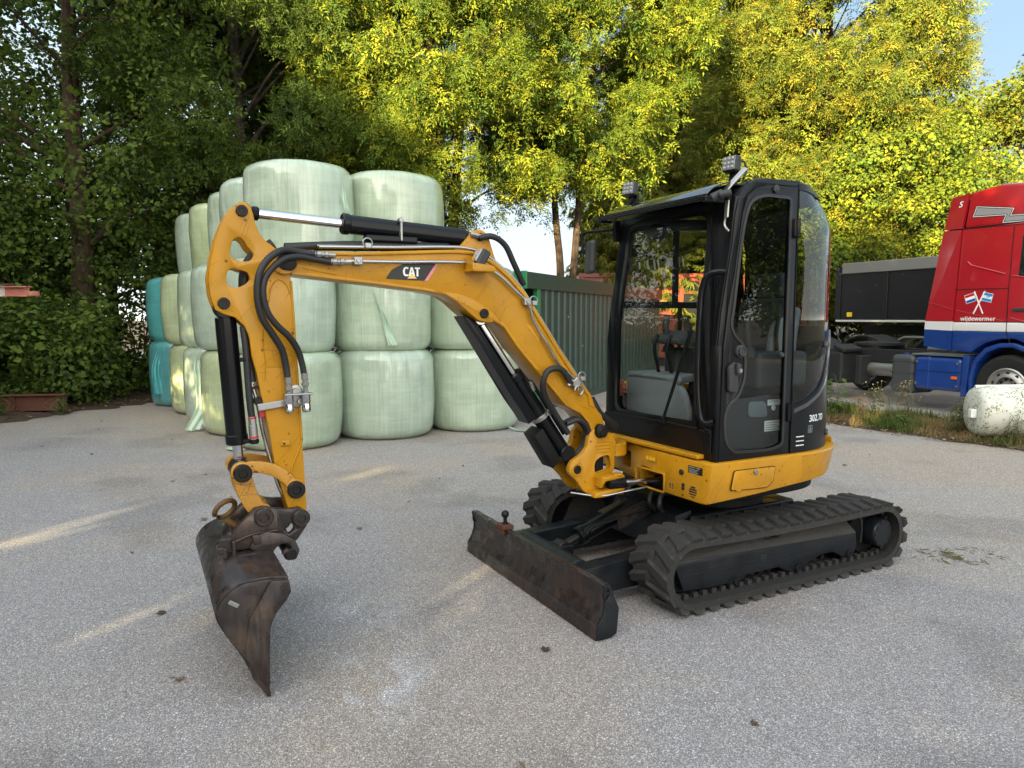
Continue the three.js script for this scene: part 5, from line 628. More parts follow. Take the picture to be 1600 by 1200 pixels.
  const topIn = offs(boomPts.slice(2, 16), -0.0).map(([a, y]) => [a, y]);
  for (const s of [1, -1]) o('flange', [prof([...topIn.map(([a, y]) => [a, y + 0.004]), ...topIn.slice().reverse().map(([a, y], i) => [a + (a < 1.75 ? 0.012 : 0), y - 0.014])], s > 0 ? 0.088 : -0.106, s > 0 ? 0.106 : -0.088, 0.004)], M.yellow, boom);
  const low = boomPts.slice(24, 38); o('flange', [prof([...low.map(([a, y]) => [a, y - 0.003]), ...low.slice().reverse().map(([a, y]) => [a - (a < 1.7 ? 0.01 : 0), y + 0.013])], -0.104, 0.104, 0.004)], M.yellow, boom);
  for (const s of [1, -1]) o('doubler_plate', [prof(round([[2.02, 1.762], [1.95, 1.752], [1.852, 1.738], [1.78, 1.71], [1.716, 1.671], [1.65, 1.62], [1.61, 1.572], [1.655, 1.592], [1.70, 1.588], [1.757, 1.598], [1.815, 1.642], [1.885, 1.70], [1.95, 1.738]], 0.01), s > 0 ? 0.094 : -0.108, s > 0 ? 0.108 : -0.094, 0.004)], M.yellow, boom);
  o('pin_cap', [...pin(1.727, 1.637, 0.106, 0.026, 0.014), ...pin(1.727, 1.637, -0.106, 0.026, 0.014, -1)], M.pin, boom);
  o('pin_cap', [prof(round([[0.905, 0.955], [0.925, 0.895], [0.985, 0.898], [1.0, 0.945], [0.97, 0.985]], 0.02), 0.098, 0.135, 0.005), cyl(P(0.95, 0.93, -0.135), P(0.95, 0.93, 0.138), 0.03)], M.pin, boom);
  o('foot_strap', [prof(round([[1.03, 1.09], [0.985, 1.075], [1.02, 1.155], [1.05, 1.185]], 0.004), 0.094, 0.103, 0.003)], M.yellow, boom);
  const lobe = round([[1.90, 1.955], [1.845, 1.995], [1.80, 2.045], [1.765, 2.085], [1.72, 2.095], [1.68, 2.07], [1.66, 2.02], [1.64, 1.955], [1.60, 1.87], [1.7, 1.88]], 0.03);
  o('cylinder_bracket', [prof(lobe, 0.035, 0.06, 0.005), prof(lobe, -0.06, -0.035, 0.005)], M.yellow, boom);
  o('pin_cap', [...pin(1.725, 2.05, 0.06, 0.022, 0.01)], M.pin, boom);
  o('tip_cap', [prof(round([[2.80, 1.90], [2.765, 1.925], [2.72, 1.915], [2.71, 1.86], [2.735, 1.835], [2.785, 1.842], [2.81, 1.87]], 0.02), 0.100, 0.122, 0.005), ...pin(2.768, 1.885, 0.12, 0.016, 0.01)], M.pin, boom);
  o('tip_boss', [cyl(P(2.768, 1.88, -0.112), P(2.768, 1.88, 0.112), 0.062, 32)], M.yellow, boom);
  for (const [a, y, l] of [[2.62, 1.865, 0.2], [2.60, 1.84, 0.16]]) o('weld_seam', [rod(P(a + l / 2, y + 0.014, 0.095), P(a - l / 2, y - 0.012, 0.095), 0.006)], M.yellow, boom);
  const wl = o('work_lamp', [at(rbox(0.05, 0.10, 0.085, 0.012), 1.772, 1.925, -0.165, 0, 0, 0.55)], M.darkPlastic); o('lamp_lens', [at(rbox(0.01, 0.075, 0.065, 0.004), 1.797, 1.941, -0.165, 0, 0, 0.55)], M.lens, wl);
  o('lamp_bracket', [bx(1.775, 1.862, 0.16, 0.13, 0.012, 0.12, 0.004), prof(round([[1.845, 1.90], [1.845, 1.855], [1.705, 1.855], [1.715, 1.885]], 0.012), 0.21, 0.222, 0.003), bx(1.83, 1.895, 0.15, 0.012, 0.07, 0.10, 0.004)], M.yellow, boom);
  sticker('brand_decal', [P(2.275, 1.800, 0.0985), P(1.985, 1.800, 0.0985), P(1.985, 1.910, 0.0985), P(2.275, 1.910, 0.0985)], decalMat(580, 220, (c, w, h) => {
    c.clearRect(0, 0, w, h); const X = (a) => ((2.275 - a) / 0.29) * w, Y = (y) => ((1.910 - y) / 0.11) * h;
    c.fillStyle = '#0c0d10'; c.beginPath(); [[2.272, 1.812], [2.240, 1.858], [2.182, 1.888], [2.05, 1.899], [1.990, 1.905], [2.062, 1.806], [2.15, 1.808]].forEach(([a, y], i) => (i ? c.lineTo(X(a), Y(y)) : c.moveTo(X(a), Y(y)))); c.fill();
    c.fillStyle = '#d9808a'; c.beginPath(); [[2.020, 1.868], [1.992, 1.905], [2.002, 1.905], [1.991, 1.886], [2.045, 1.806], [2.064, 1.806]].forEach(([a, y], i) => (i ? c.lineTo(X(a), Y(y)) : c.moveTo(X(a), Y(y)))); c.fill();
    c.fillStyle = '#e9e9e4'; c.font = 'bold 128px sans-serif'; c.textAlign = 'center'; c.textBaseline = 'middle'; c.save(); c.translate(X(2.135), Y(1.853)); c.scale(0.80, 1); for (const dx of [-3, 0, 3]) c.fillText('CAT', dx, 6); c.restore();
    c.fillStyle = '#e3c268'; c.beginPath(); c.moveTo(X(2.132), Y(1.842)); c.lineTo(X(2.158), Y(1.816)); c.lineTo(X(2.105), Y(1.816)); c.fill();
  }, { alphaTest: 0.5 }), boom);
  o('warning_triangle', [prof([[1.46, 1.575], [1.375, 1.56], [1.372, 1.475]], 0.0962, 0.0972, 0)], phy([0.62, 0.27, 0.012], 0.4), boom);
  // steel pipes and clamps along the boom
  const tp = [[2.60, 1.958], [2.2, 1.972], [1.95, 1.985], [1.82, 1.985], [1.72, 1.962], [1.62, 1.90], [1.5, 1.80], [1.38, 1.64], [1.24, 1.445], [1.10, 1.26], [1.02, 1.16]];
  o('hydraulic_pipe', [tube(tp.map(([a, y]) => P(a, y, 0.085)), 0.009, 8, 80)], M.steel, boom); o('hydraulic_pipe', [tube(tp.map(([a, y]) => P(a, y + 0.006, 0.05)), 0.009, 8, 80)], M.steel, boom);
  o('hydraulic_pipe', [tube(tp.map(([a, y]) => P(a, y + 0.004, -0.03)), 0.014, 8, 80)], M.rubberHose, boom);
  o('hydraulic_pipe', [tube([[2.48, 1.891], [2.2, 1.896], [1.903, 1.905], [1.754, 1.895], [1.64, 1.842], [1.55, 1.77], [1.467, 1.70], [1.442, 1.65], [1.431, 1.605], [1.34, 1.47], [1.247, 1.333], [1.18, 1.285], [1.13, 1.235], [1.125, 1.19]].map(([a, y]) => P(a, y, 0.122)), 0.009, 8, 90)], M.steel, boom);
  for (const [a, y, b] of [[2.36, 1.962, 0.075], [1.41, 1.685, 0.08], [1.085, 1.245, 0.085]]) o('pipe_clamp', [at(rbox(0.035, 0.028, 0.07, 0.006), a, y + 0.01, -b), at(new THREE.TorusGeometry(0.024, 0.004, 6, 16), a, y + 0.025, -b - 0.015)], M.zinc, boom);
  for (const [a, y] of [[2.42, 1.893], [1.468, 1.702]]) o('pipe_clamp', [at(rbox(0.045, 0.04, 0.035, 0.006), a, y, -0.118), cyl(P(a, y, 0.13), P(a, y, 0.142), 0.012, 6)], M.zinc, boom);
  o('pipe_clamp', [at(rbox(0.05, 0.055, 0.035, 0.006), 1.14, 1.235, -0.118, 0, 0, 0.9), at(new THREE.TorusGeometry(0.028, 0.008, 8, 18, 4.6), 1.125, 1.19, -0.13), cyl(P(1.20, 1.22, 0.13), P(1.165, 1.25, 0.13), 0.014, 6)], M.zinc, boom);
  o('hydraulic_hose', [tube([P(1.18, 1.235, 0.13), P(1.26, 1.32, 0.145), P(1.345, 1.315, 0.15), P(1.375, 1.24, 0.14), P(1.34, 1.16, 0.11), P(1.26, 1.06, 0.08), P(1.16, 0.93, 0.07)], 0.018, 10)], M.rubberHose, boom);
  o('hydraulic_hose', [tube([P(1.0, 1.13, 0.085), P(0.93, 1.03, 0.08), P(0.86, 0.98, 0.06), P(0.78, 0.92, 0.02)], 0.018)], M.rubberHose, boom); o('hydraulic_hose', [tube([P(1.04, 1.18, 0.02), P(0.93, 1.06, 0.01), P(0.85, 1.0, 0), P(0.74, 0.93, -0.02)], 0.02)], M.rubberHose, boom);
  o('hydraulic_hose', [tube([P(1.74, 2.045, 0.075), P(1.66, 2.055, 0.08), P(1.58, 2.015, 0.07), P(1.52, 1.92, 0.06), P(1.44, 1.80, 0.03)], 0.017)], M.rubberHose, boom);
  o('coupling', [cyl(P(1.785, 2.062, 0.07), P(1.725, 2.052, 0.075), 0.013, 6)], M.zinc, boom);
  for (const s of [0.0, 0.035]) o('hydraulic_hose', [tube([P(1.18, 0.99, 0.05 + s), P(1.10, 1.01, 0.06 + s), P(1.02, 0.93, 0.05 + s), P(1.04, 0.83, 0.04 + s), P(1.10, 0.77, 0.03 + s)], 0.017)], M.rubberHose, boom);

  // ---------------- boom cylinder
  const bA = P(1.727, 1.62, 0), bB = P(1.10, 0.73, 0), bd = bB.clone().sub(bA).normalize(), on = (t, da = 0, b = 0) => bA.clone().addScaledVector(bd, t).add(P(-bd.y * da, bd.x * da, b));
  const boc = o('boom_cylinder', [cyl(on(0.40), on(0.98), 0.05, 28), cyl(on(0.40), on(0.45), 0.056, 28), cyl(on(1.0, 0, -0.065), on(1.0, 0, 0.065), 0.05), cyl(on(0.98), on(1.09), 0.034)], M.black);
  o('piston_rod', [cyl(on(0.0), on(0.42), 0.026), cyl(on(0.01, 0, -0.06), on(0.01, 0, 0.06), 0.042)], M.chrome, boc);
  for (const b of [0.062, -0.062]) o('rod_guard', [prof([on(-0.06, 0.085), on(-0.01, 0.042), on(0.68, 0.045), on(0.68, 0.10), on(0.5, 0.105)].map((v) => [v.x, v.y]), b - 0.004, b + 0.004, 0.001)], M.black, boc);
  o('rod_guard', [hexa([on(-0.06, 0.087, -0.062), on(-0.06, 0.087, 0.062), on(0.68, 0.104, 0.062), on(0.68, 0.104, -0.062), on(-0.06, 0.081, -0.062), on(-0.06, 0.081, 0.062), on(0.68, 0.098, 0.062), on(0.68, 0.098, -0.062)].map((v) => v.toArray()))], M.black, boc);
  o('side_plate', [prof([on(0.76, 0.12), on(0.76, 0.05), on(0.99, 0.06), on(1.0, 0.13)].map((v) => [v.x, v.y]), -0.07, 0.07, 0.004)], M.blackMatt, boc);
  o('hose_clamp', [cyl(on(0.70), on(0.728), 0.058, 28, 0.002), bx(on(0.71).x - 0.04, on(0.71).y + 0.02, 0.04, 0.03, 0.04, 0.03)], M.zinc, boc); o('coupling', [cyl(on(0.50, -0.06, 0.02), on(0.56, -0.045, 0.02), 0.016, 8)], M.zinc, boc);
  o('hydraulic_pipe', [tube([on(0.50, -0.065, 0.02), on(0.6, -0.065, 0.02), on(0.9, -0.062, 0.02)], 0.012)], M.blackMatt, boc);

  // ---------------- arm cylinder
  const aA = P(2.935, 2.112, 0), aB = P(1.725, 2.045, 0), ad = aB.clone().sub(aA).normalize(), an = (t, up = 0, b = 0) => aA.clone().addScaledVector(ad, t).add(P(0, up, b));
  const arc = o('arm_cylinder', [cyl(an(0.47), an(1.15), 0.048, 32), cyl(an(0.47), an(0.51), 0.053, 32), cyl(an(1.12), an(1.21), 0.034), bx(an(0.62).x - 0.1, an(0.62).y - 0.06, 0.02, 0.28, 0.035, 0.06, 0.01)], M.black);
  o('piston_rod', [cyl(an(0.03), an(0.49), 0.024)], M.chrome, arc); o('rod_eye', [cyl(an(0.04), an(0.075), 0.033), cyl(an(0, 0, -0.05), an(0, 0, 0.05), 0.04)], M.blackMatt, arc);
  o('hose_clamp', [cyl(an(0.76), an(0.775), 0.053, 32, 0.002), bx(an(0.767).x, an(0.767).y, 0.05, 0.012, 0.12, 0.016, 0.003), bx(an(0.767).x, an(0.767).y + 0.045, 0.045, 0.025, 0.02, 0.03, 0.003)], M.zinc, arc);
  o('hydraulic_hose', [tube([P(2.75, 1.955, 0.02), P(2.5, 1.975, 0.03), P(2.3, 1.985, 0.02), P(2.1, 1.99, 0.02), P(1.9, 1.995, 0.02)], 0.02)], M.rubberHose, arc);

  // ---------------- arm (dipper)
  const armPts = [[2.981, 2.125], [2.957, 2.146], [2.927, 2.146], [2.906, 2.126], [2.897, 2.093], [2.888, 2.049], [2.871, 2.006], [2.847, 1.975], [2.80, 1.94], [2.745, 1.90], [2.739, 1.837], [2.736, 1.791], [2.728, 1.620], [2.721, 1.420], [2.711, 1.145], [2.702, 0.938], [2.697, 0.799], [2.692, 0.681], [2.70, 0.625], [2.735, 0.605], [2.768, 0.625], [2.78, 0.68], [2.807, 0.784], [2.836, 0.890], [2.856, 1.060], [2.872, 1.155], [2.893, 1.269], [2.906, 1.355], [2.925, 1.434], [2.933, 1.524], [2.952, 1.576], [2.993, 1.618], [3.041, 1.632], [3.075, 1.652], [3.086, 1.684], [3.096, 1.721], [3.101, 1.796], [3.086, 1.883], [3.065, 1.971], [3.033, 2.053], [3.002, 2.105]];
  const hole1 = smooth([[2.987, 1.972], [2.962, 1.985], [2.945, 1.974], [2.928, 1.943], [2.902, 1.909], [2.918, 1.880], [2.978, 1.881], [3.001, 1.899], [3.003, 1.924]], 3), hole2 = smooth([[3.016, 1.829], [2.991, 1.844], [2.968, 1.837], [2.93, 1.822], [2.925, 1.787], [2.982, 1.754], [3.018, 1.766], [3.024, 1.798]], 3);
  const upArm = armPts.filter(([, y]) => y > 1.57), arm = o('arm', [prof(armPts, 0.05, 0.086, 0.005, [hole1, hole2]), prof(armPts, -0.086, -0.05, 0.005, [hole1, hole2]), prof(armPts.map(([a, y]) => [a, y]).filter(([, y]) => y < 1.60), -0.052, 0.052, 0.003)], M.yellow);
  const red = (p) => tube(p.map(([a, y]) => P(a, y, 0.086)), 0.0065, 6, 40);
  o('weld_seam', [red([[2.737, 1.79], [2.730, 1.62], [2.723, 1.42], [2.713, 1.145], [2.708, 1.02]]), red([[2.708, 1.02], [2.716, 0.99], [2.755, 0.90], [2.765, 0.86]]), red([[2.872, 1.588], [2.845, 1.70], [2.828, 1.77], [2.80, 1.798], [2.775, 1.79], [2.752, 1.765], [2.742, 1.73]]), red([[2.872, 1.588], [2.878, 1.50], [2.872, 1.40], [2.875, 1.32]])], M.yellow, arm);
  o('raised_plate', [prof(round([[2.872, 1.588], [2.845, 1.70], [2.828, 1.77], [2.80, 1.797], [2.775, 1.79], [2.752, 1.765], [2.738, 1.70], [2.73, 1.56], [2.722, 1.38], [2.86, 1.38]], 0.01), 0.085, 0.0885, 0.001)], M.yellow, arm);
  o('pin_cap', [...pin(2.947, 2.105, 0.085, 0.027, 0.012), ...pin(3.039, 1.682, 0.085, 0.027, 0.012)], M.pin, arm); o('pin_cap', [...pin(2.947, 2.105, -0.085, 0.027, 0.012, -1), ...pin(3.039, 1.682, -0.085, 0.027, 0.012, -1)], M.pin, arm);
  o('lug', [bx(2.787, 1.012, 0.09, 0.05, 0.028, 0.014, 0.008)], M.yellow, arm); o('lug_hole', [cyl(P(2.793, 1.011, 0.094), P(2.793, 1.011, 0.0985), 0.006, 10)], M.decalBlack, arm);
  // hose reel pieces seen through the openings, the two corrugated hoses, couplings
  o('hydraulic_hose', [tube([[2.80, 1.97], [2.87, 1.92], [2.915, 1.87], [2.935, 1.79], [2.93, 1.70], [2.91, 1.58]].map(([a, y]) => P(a, y, 0.0)), 0.028, 10)], M.rubberHose, arm);
  const hz = (pts, b) => pts.map(([a, y], i) => P(a, y, typeof b === 'number' ? b : b(i / (pts.length - 1))));
  const hb = (t) => 0.122 + 0.075 * Math.sin(Math.min(1, Math.max(0, (t - 0.12) / 0.75)) * Math.PI);
  const h1 = [[2.62, 1.918], [2.70, 1.925], [2.765, 1.930], [2.81, 1.915], [2.862, 1.872], [2.895, 1.815], [2.908, 1.72], [2.89, 1.62], [2.845, 1.545], [2.798, 1.468], [2.778, 1.385], [2.772, 1.325]];
  const h2 = [[2.545, 1.882], [2.63, 1.895], [2.71, 1.902], [2.775, 1.888], [2.832, 1.846], [2.872, 1.79], [2.882, 1.72], [2.862, 1.635], [2.82, 1.578], [2.765, 1.525], [2.722, 1.46], [2.702, 1.39], [2.695, 1.345]];
  o('hydraulic_hose', [ribbed(hz(h1, hb), 0.0175)], M.rubberHose, arm); o('hydraulic_hose', [ribbed(hz(h2, hb), 0.0165)], M.rubberHose, arm);
  const ferr = (a0, y0, a1, y1, b) => turned(P(a0, y0, b), P(a1, y1, b), [[0.010, 0], [0.016, 0.002], [0.016, 0.03], [0.012, 0.034], [0.012, 0.045], [0.018, 0.048], [0.018, 0.062], [0.011, 0.066], [0.011, 0.10]], 8);
  o('coupling', [ferr(2.63, 1.918, 2.50, 1.915, 0.122), ferr(2.555, 1.884, 2.45, 1.886, 0.122)], M.zinc, arm);
  o('coupling', [ferr(2.772, 1.335, 2.77, 1.24, 0.13), ferr(2.695, 1.352, 2.69, 1.25, 0.13)], M.zinc, arm);
  const qc = (a, b) => turned(P(a, 1.255, b), P(a - 0.002, 1.12, b), [[0, 0], [0.016, 0], [0.022, 0.006], [0.022, 0.045], [0.019, 0.05], [0.021, 0.056], [0.021, 0.085], [0.016, 0.092], [0, 0.092]], 20);
  o('quick_connector', [qc(2.772, 0.132)], M.chrome, arm); o('quick_connector', [qc(2.692, 0.132)], M.chrome, arm);
  o('hose_bracket', [bx(2.728, 1.252, 0.135, 0.135, 0.01, 0.055, 0.004), at(rbox(0.22, 0.035, 0.012, 0.005), 2.80, 1.205, -0.095, 0, 0, -0.12), prof(smooth([[2.765, 1.25], [2.755, 1.285], [2.725, 1.295], [2.70, 1.27], [2.69, 1.22], [2.72, 1.185], [2.76, 1.20]], 3), 0.086, 0.105, 0.003), ...pin(2.735, 1.262, 0.10, 0.017, 0.02), ...pin(2.715, 1.215, 0.10, 0.015, 0.02)], M.zinc, arm);
  o('hydraulic_pipe', [tube([P(2.925, 1.30, 0.05), P(2.905, 1.22, 0.055), P(2.88, 1.05, 0.055), P(2.82, 0.80, 0.06), P(2.805, 0.76, 0.06)], 0.009)], M.steel, arm); o('hydraulic_pipe', [tube([P(2.94, 1.56, 0.02), P(2.935, 1.45, 0.03), P(2.922, 1.31, 0.045)], 0.018)], M.rubberHose, arm);
  o('pipe_bracket', [bx(2.915, 1.285, 0.05, 0.07, 0.01, 0.05, 0.003), cyl(P(2.9, 1.22, 0.03), P(2.9, 1.22, 0.085), 0.022)], M.pin, arm); o('red_clip', [bx(2.885, 1.165, 0.055, 0.03, 0.05, 0.03, 0.006)], std([0.45, 0.02, 0.03], 0.5), arm);
  // ---------------- bucket cylinder and linkage
  const cA = P(3.028, 1.66, 0), cB = P(2.988, 0.895, 0);
  const dC = cB.clone().sub(cA).normalize(), cn = (t, da = 0, b = 0) => cA.clone().addScaledVector(dC, t).add(P(da, 0, b));
  const buc = o('bucket_cylinder', [cyl(cn(0.04), cn(0.645), 0.048, 32), cyl(cn(0.60), cn(0.65), 0.052, 32), cyl(cn(0, 0, -0.05), cn(0, 0, 0.05), 0.05)], M.black);
  o('piston_rod', [cyl(cn(0.64), cn(0.76), 0.024)], M.chrome, buc); o('rod_eye', [cyl(cn(0.72), cn(0.745), 0.032), cyl(cn(0.77, 0, -0.06), cn(0.77, 0, 0.06), 0.048)], M.pin, buc);
  o('hydraulic_hose', [tube([P(2.955, 1.575, 0.05), P(2.948, 1.48, 0.06), P(2.945, 1.35, 0.065), P(2.938, 1.2, 0.07), P(2.932, 1.14, 0.07)], 0.016)], M.rubberHose, buc); o('hose_clip', [bx(2.955, 1.42, 0.062, 0.05, 0.02, 0.03, 0.005)], M.blackMatt, buc);
  o('coupling', [turned(P(2.932, 1.15, 0.07), P(2.925, 1.0, 0.07), [[0.014, 0], [0.018, 0.002], [0.018, 0.04], [0.02, 0.042], [0.02, 0.11], [0.012, 0.112]], 16)], M.zinc, buc);
  o('red_band', [cyl(P(2.932, 1.148, 0.07), P(2.931, 1.138, 0.07), 0.021), cyl(P(2.927, 1.058, 0.07), P(2.926, 1.043, 0.07), 0.022)], std([0.5, 0.02, 0.04], 0.45), buc); o('end_cap', [cyl(P(2.926, 1.043, 0.07), P(2.925, 1.018, 0.07), 0.022), bx(2.95, 1.03, 0.055, 0.05, 0.02, 0.02)], M.blackMatt, buc);
  const arcPts = smooth([[2.992, 0.895], [2.957, 0.914], [2.90, 0.908], [2.845, 0.888], [2.79, 0.845], [2.752, 0.790]], 4, false), band = [...offs2(arcPts, 0.028), ...offs2(arcPts, -0.028).reverse()];
  function offs2(pts, d) { return pts.map((p, i) => { const a = pts[Math.max(0, i - 1)], b = pts[Math.min(pts.length - 1, i + 1)], tx = b[0] - a[0], ty = b[1] - a[1], l = Math.hypot(tx, ty); return [p[0] + (ty / l) * d, p[1] - (tx / l) * d]; }); }
  for (const s of [1, -1]) {
    o('side_link', [prof(band, s > 0 ? 0.098 : -0.126, s > 0 ? 0.126 : -0.098, 0.006), cyl(P(2.992, 0.895, s * 0.09), P(2.992, 0.895, s * 0.13), 0.048), cyl(P(2.752, 0.79, s * 0.088), P(2.752, 0.79, s * 0.13), 0.046)], M.yellowWorn);
    o('pin_cap', [...pin(2.992, 0.895, s * 0.13, 0.042, 0.03, s), ...pin(2.752, 0.79, s * 0.13, 0.042, 0.03, s)], M.pin);
    o('bucket_link', [prof(round([[3.03, 0.885], [3.018, 0.80], [2.99, 0.73], [2.945, 0.655], [2.90, 0.655], [2.893, 0.725], [2.925, 0.79], [2.945, 0.87], [2.97, 0.93]], 0.02), s > 0 ? 0.06 : -0.095, s > 0 ? 0.095 : -0.06, 0.006), cyl(P(2.905, 0.677, s * 0.055), P(2.905, 0.677, s * 0.098), 0.05)], M.yellowWorn);
    o('pin_cap', [...pin(2.905, 0.677, s * 0.135, 0.044, 0.035, s), ...pin(2.735, 0.651, s * 0.135, 0.042, 0.035, s)], M.wornSteel);
  }
  // ---------------- quick coupler
  const cpl = round([[2.945, 0.718], [2.90, 0.725], [2.848, 0.704], [2.776, 0.696], [2.735, 0.70, 0.05], [2.692, 0.66], [2.70, 0.61], [2.755, 0.535], [2.84, 0.525], [3.06, 0.53], [3.075, 0.56], [3.015, 0.65]], 0.012), hookP = round([[2.975, 0.535], [2.95, 0.59], [2.90, 0.607], [2.82, 0.588], [2.765, 0.545], [2.745, 0.492], [2.765, 0.448], [2.81, 0.452], [2.832, 0.492], [2.81, 0.512], [2.79, 0.50], [2.785, 0.512], [2.80, 0.538], [2.84, 0.535], [2.875, 0.50], [2.93, 0.50]], 0.012);
  const coup = o('quick_coupler', [prof(cpl, 0.10, 0.135, 0.004, [smooth([[2.79, 0.575], [2.765, 0.60], [2.785, 0.628], [2.815, 0.60]], 3)]), prof(cpl, -0.135, -0.10, 0.004), bx(2.93, 0.58, 0, 0.22, 0.04, 0.21), bx(2.83, 0.63, 0, 0.06, 0.06, 0.2), hexa([P(3.09, 0.52, 0.06), P(3.0, 0.64, 0.06), P(3.0, 0.64, -0.06), P(3.09, 0.52, -0.06), P(3.06, 0.50, 0.06), P(2.97, 0.62, 0.06), P(2.97, 0.62, -0.06), P(3.06, 0.50, -0.06)].map((v) => v.toArray())), prof(round([[2.965, 0.60], [2.955, 0.55], [2.92, 0.55], [2.93, 0.60]], 0.006), 0.135, 0.165, 0.006)], M.wornSteel);
  o('coupler_ridge', [tube([P(3.05, 0.568, 0.14), P(2.95, 0.60, 0.14), P(2.84, 0.602, 0.14)], 0.006)], M.wornSteel, coup);
  o('lifting_eye', [at(new THREE.TorusGeometry(0.052, 0.0125, 12, 40, 5.6), 3.062, 0.70, 0.0, -0.55, 0.5, -0.5), rod(P(3.06, 0.645, 0), P(3.0, 0.60, 0), 0.016)], M.ringSteel, coup);
  // ---------------- bucket
  const sec = smooth([[2.962, 0.0], [3.018, 0.096], [3.060, 0.195], [3.105, 0.275], [3.142, 0.345], [3.158, 0.395], [3.152, 0.432], [3.129, 0.466], [3.095, 0.492], [3.05, 0.510], [3.01, 0.514], [2.94, 0.512], [2.872, 0.502]], 3, false);
  const bucket = o('ditching_bucket', [prof([...offs2(sec, 0.008), ...offs2(sec, -0.008).reverse()], -0.535, 0.535, 0.002)], M.wornSteel);
  const inn = offs2(sec, 0);
  for (const s of [1, -1]) { const w = (b0, b1) => (s > 0 ? [b0, b1] : [-b1, -b0]); o('side_plate', [prof([...inn, [2.868, 0.48], [2.872, 0.45], [2.892, 0.415], [2.935, 0.365], [2.957, 0.31], [2.966, 0.2]], ...w(0.533, 0.551), 0.003)], M.wornSteel, bucket);
    o('side_cutter', [prof(round([[2.946, 0.513], [2.872, 0.503], [2.864, 0.451], [2.886, 0.415], [2.932, 0.365], [2.953, 0.31], [2.960, 0.2], [2.962, 0.06], [3.02, 0.11], [3.056, 0.205], [3.048, 0.28], [3.037, 0.356]], 0.008), ...w(0.552, 0.568), 0.004)], M.wornSteel, bucket); }
  o('cutting_lip', [prof([[2.957, -0.002], [2.972, 0.0], [3.03, 0.095], [3.045, 0.15], [3.03, 0.15], [3.0, 0.09]], -0.552, 0.552, 0.003)], M.wornSteel, bucket);
  o('slot', [at(rbox(0.045, 0.018, 0.006, 0.005), 3.094, 0.435, -0.5515, 0, 0, 0.6)], M.zinc, bucket);
  o('wear_strip', [prof(round([[3.10, 0.497], [3.02, 0.524], [2.95, 0.524], [2.95, 0.512], [3.02, 0.512], [3.09, 0.49]], 0.003, 1), 0.16, 0.20, 0.002), rod(P(3.155, 0.418, -0.5), P(3.155, 0.418, 0.5), 0.006)], M.wornSteel, bucket);
  for (const s of [0.145, -0.145]) o('bucket_ear', [prof(hookP, s - 0.014, s + 0.014, 0.005)], M.wornSteel, bucket);
  o('ear_pin', [cyl(P(2.79, 0.48, -0.165), P(2.79, 0.48, 0.165), 0.028)], M.pin, bucket);
  o('latch', [bx(3.075, 0.56, 0.13, 0.05, 0.07, 0.03), cyl(P(3.10, 0.55, 0.10), P(3.10, 0.55, 0.18), 0.016), bx(3.045, 0.545, 0.17, 0.018, 0.085, 0.014), bx(3.085, 0.535, 0.175, 0.02, 0.05, 0.014), cyl(P(3.02, 0.58, 0.10), P(3.06, 0.60, 0.10), 0.02)], M.wornSteel, bucket);
}
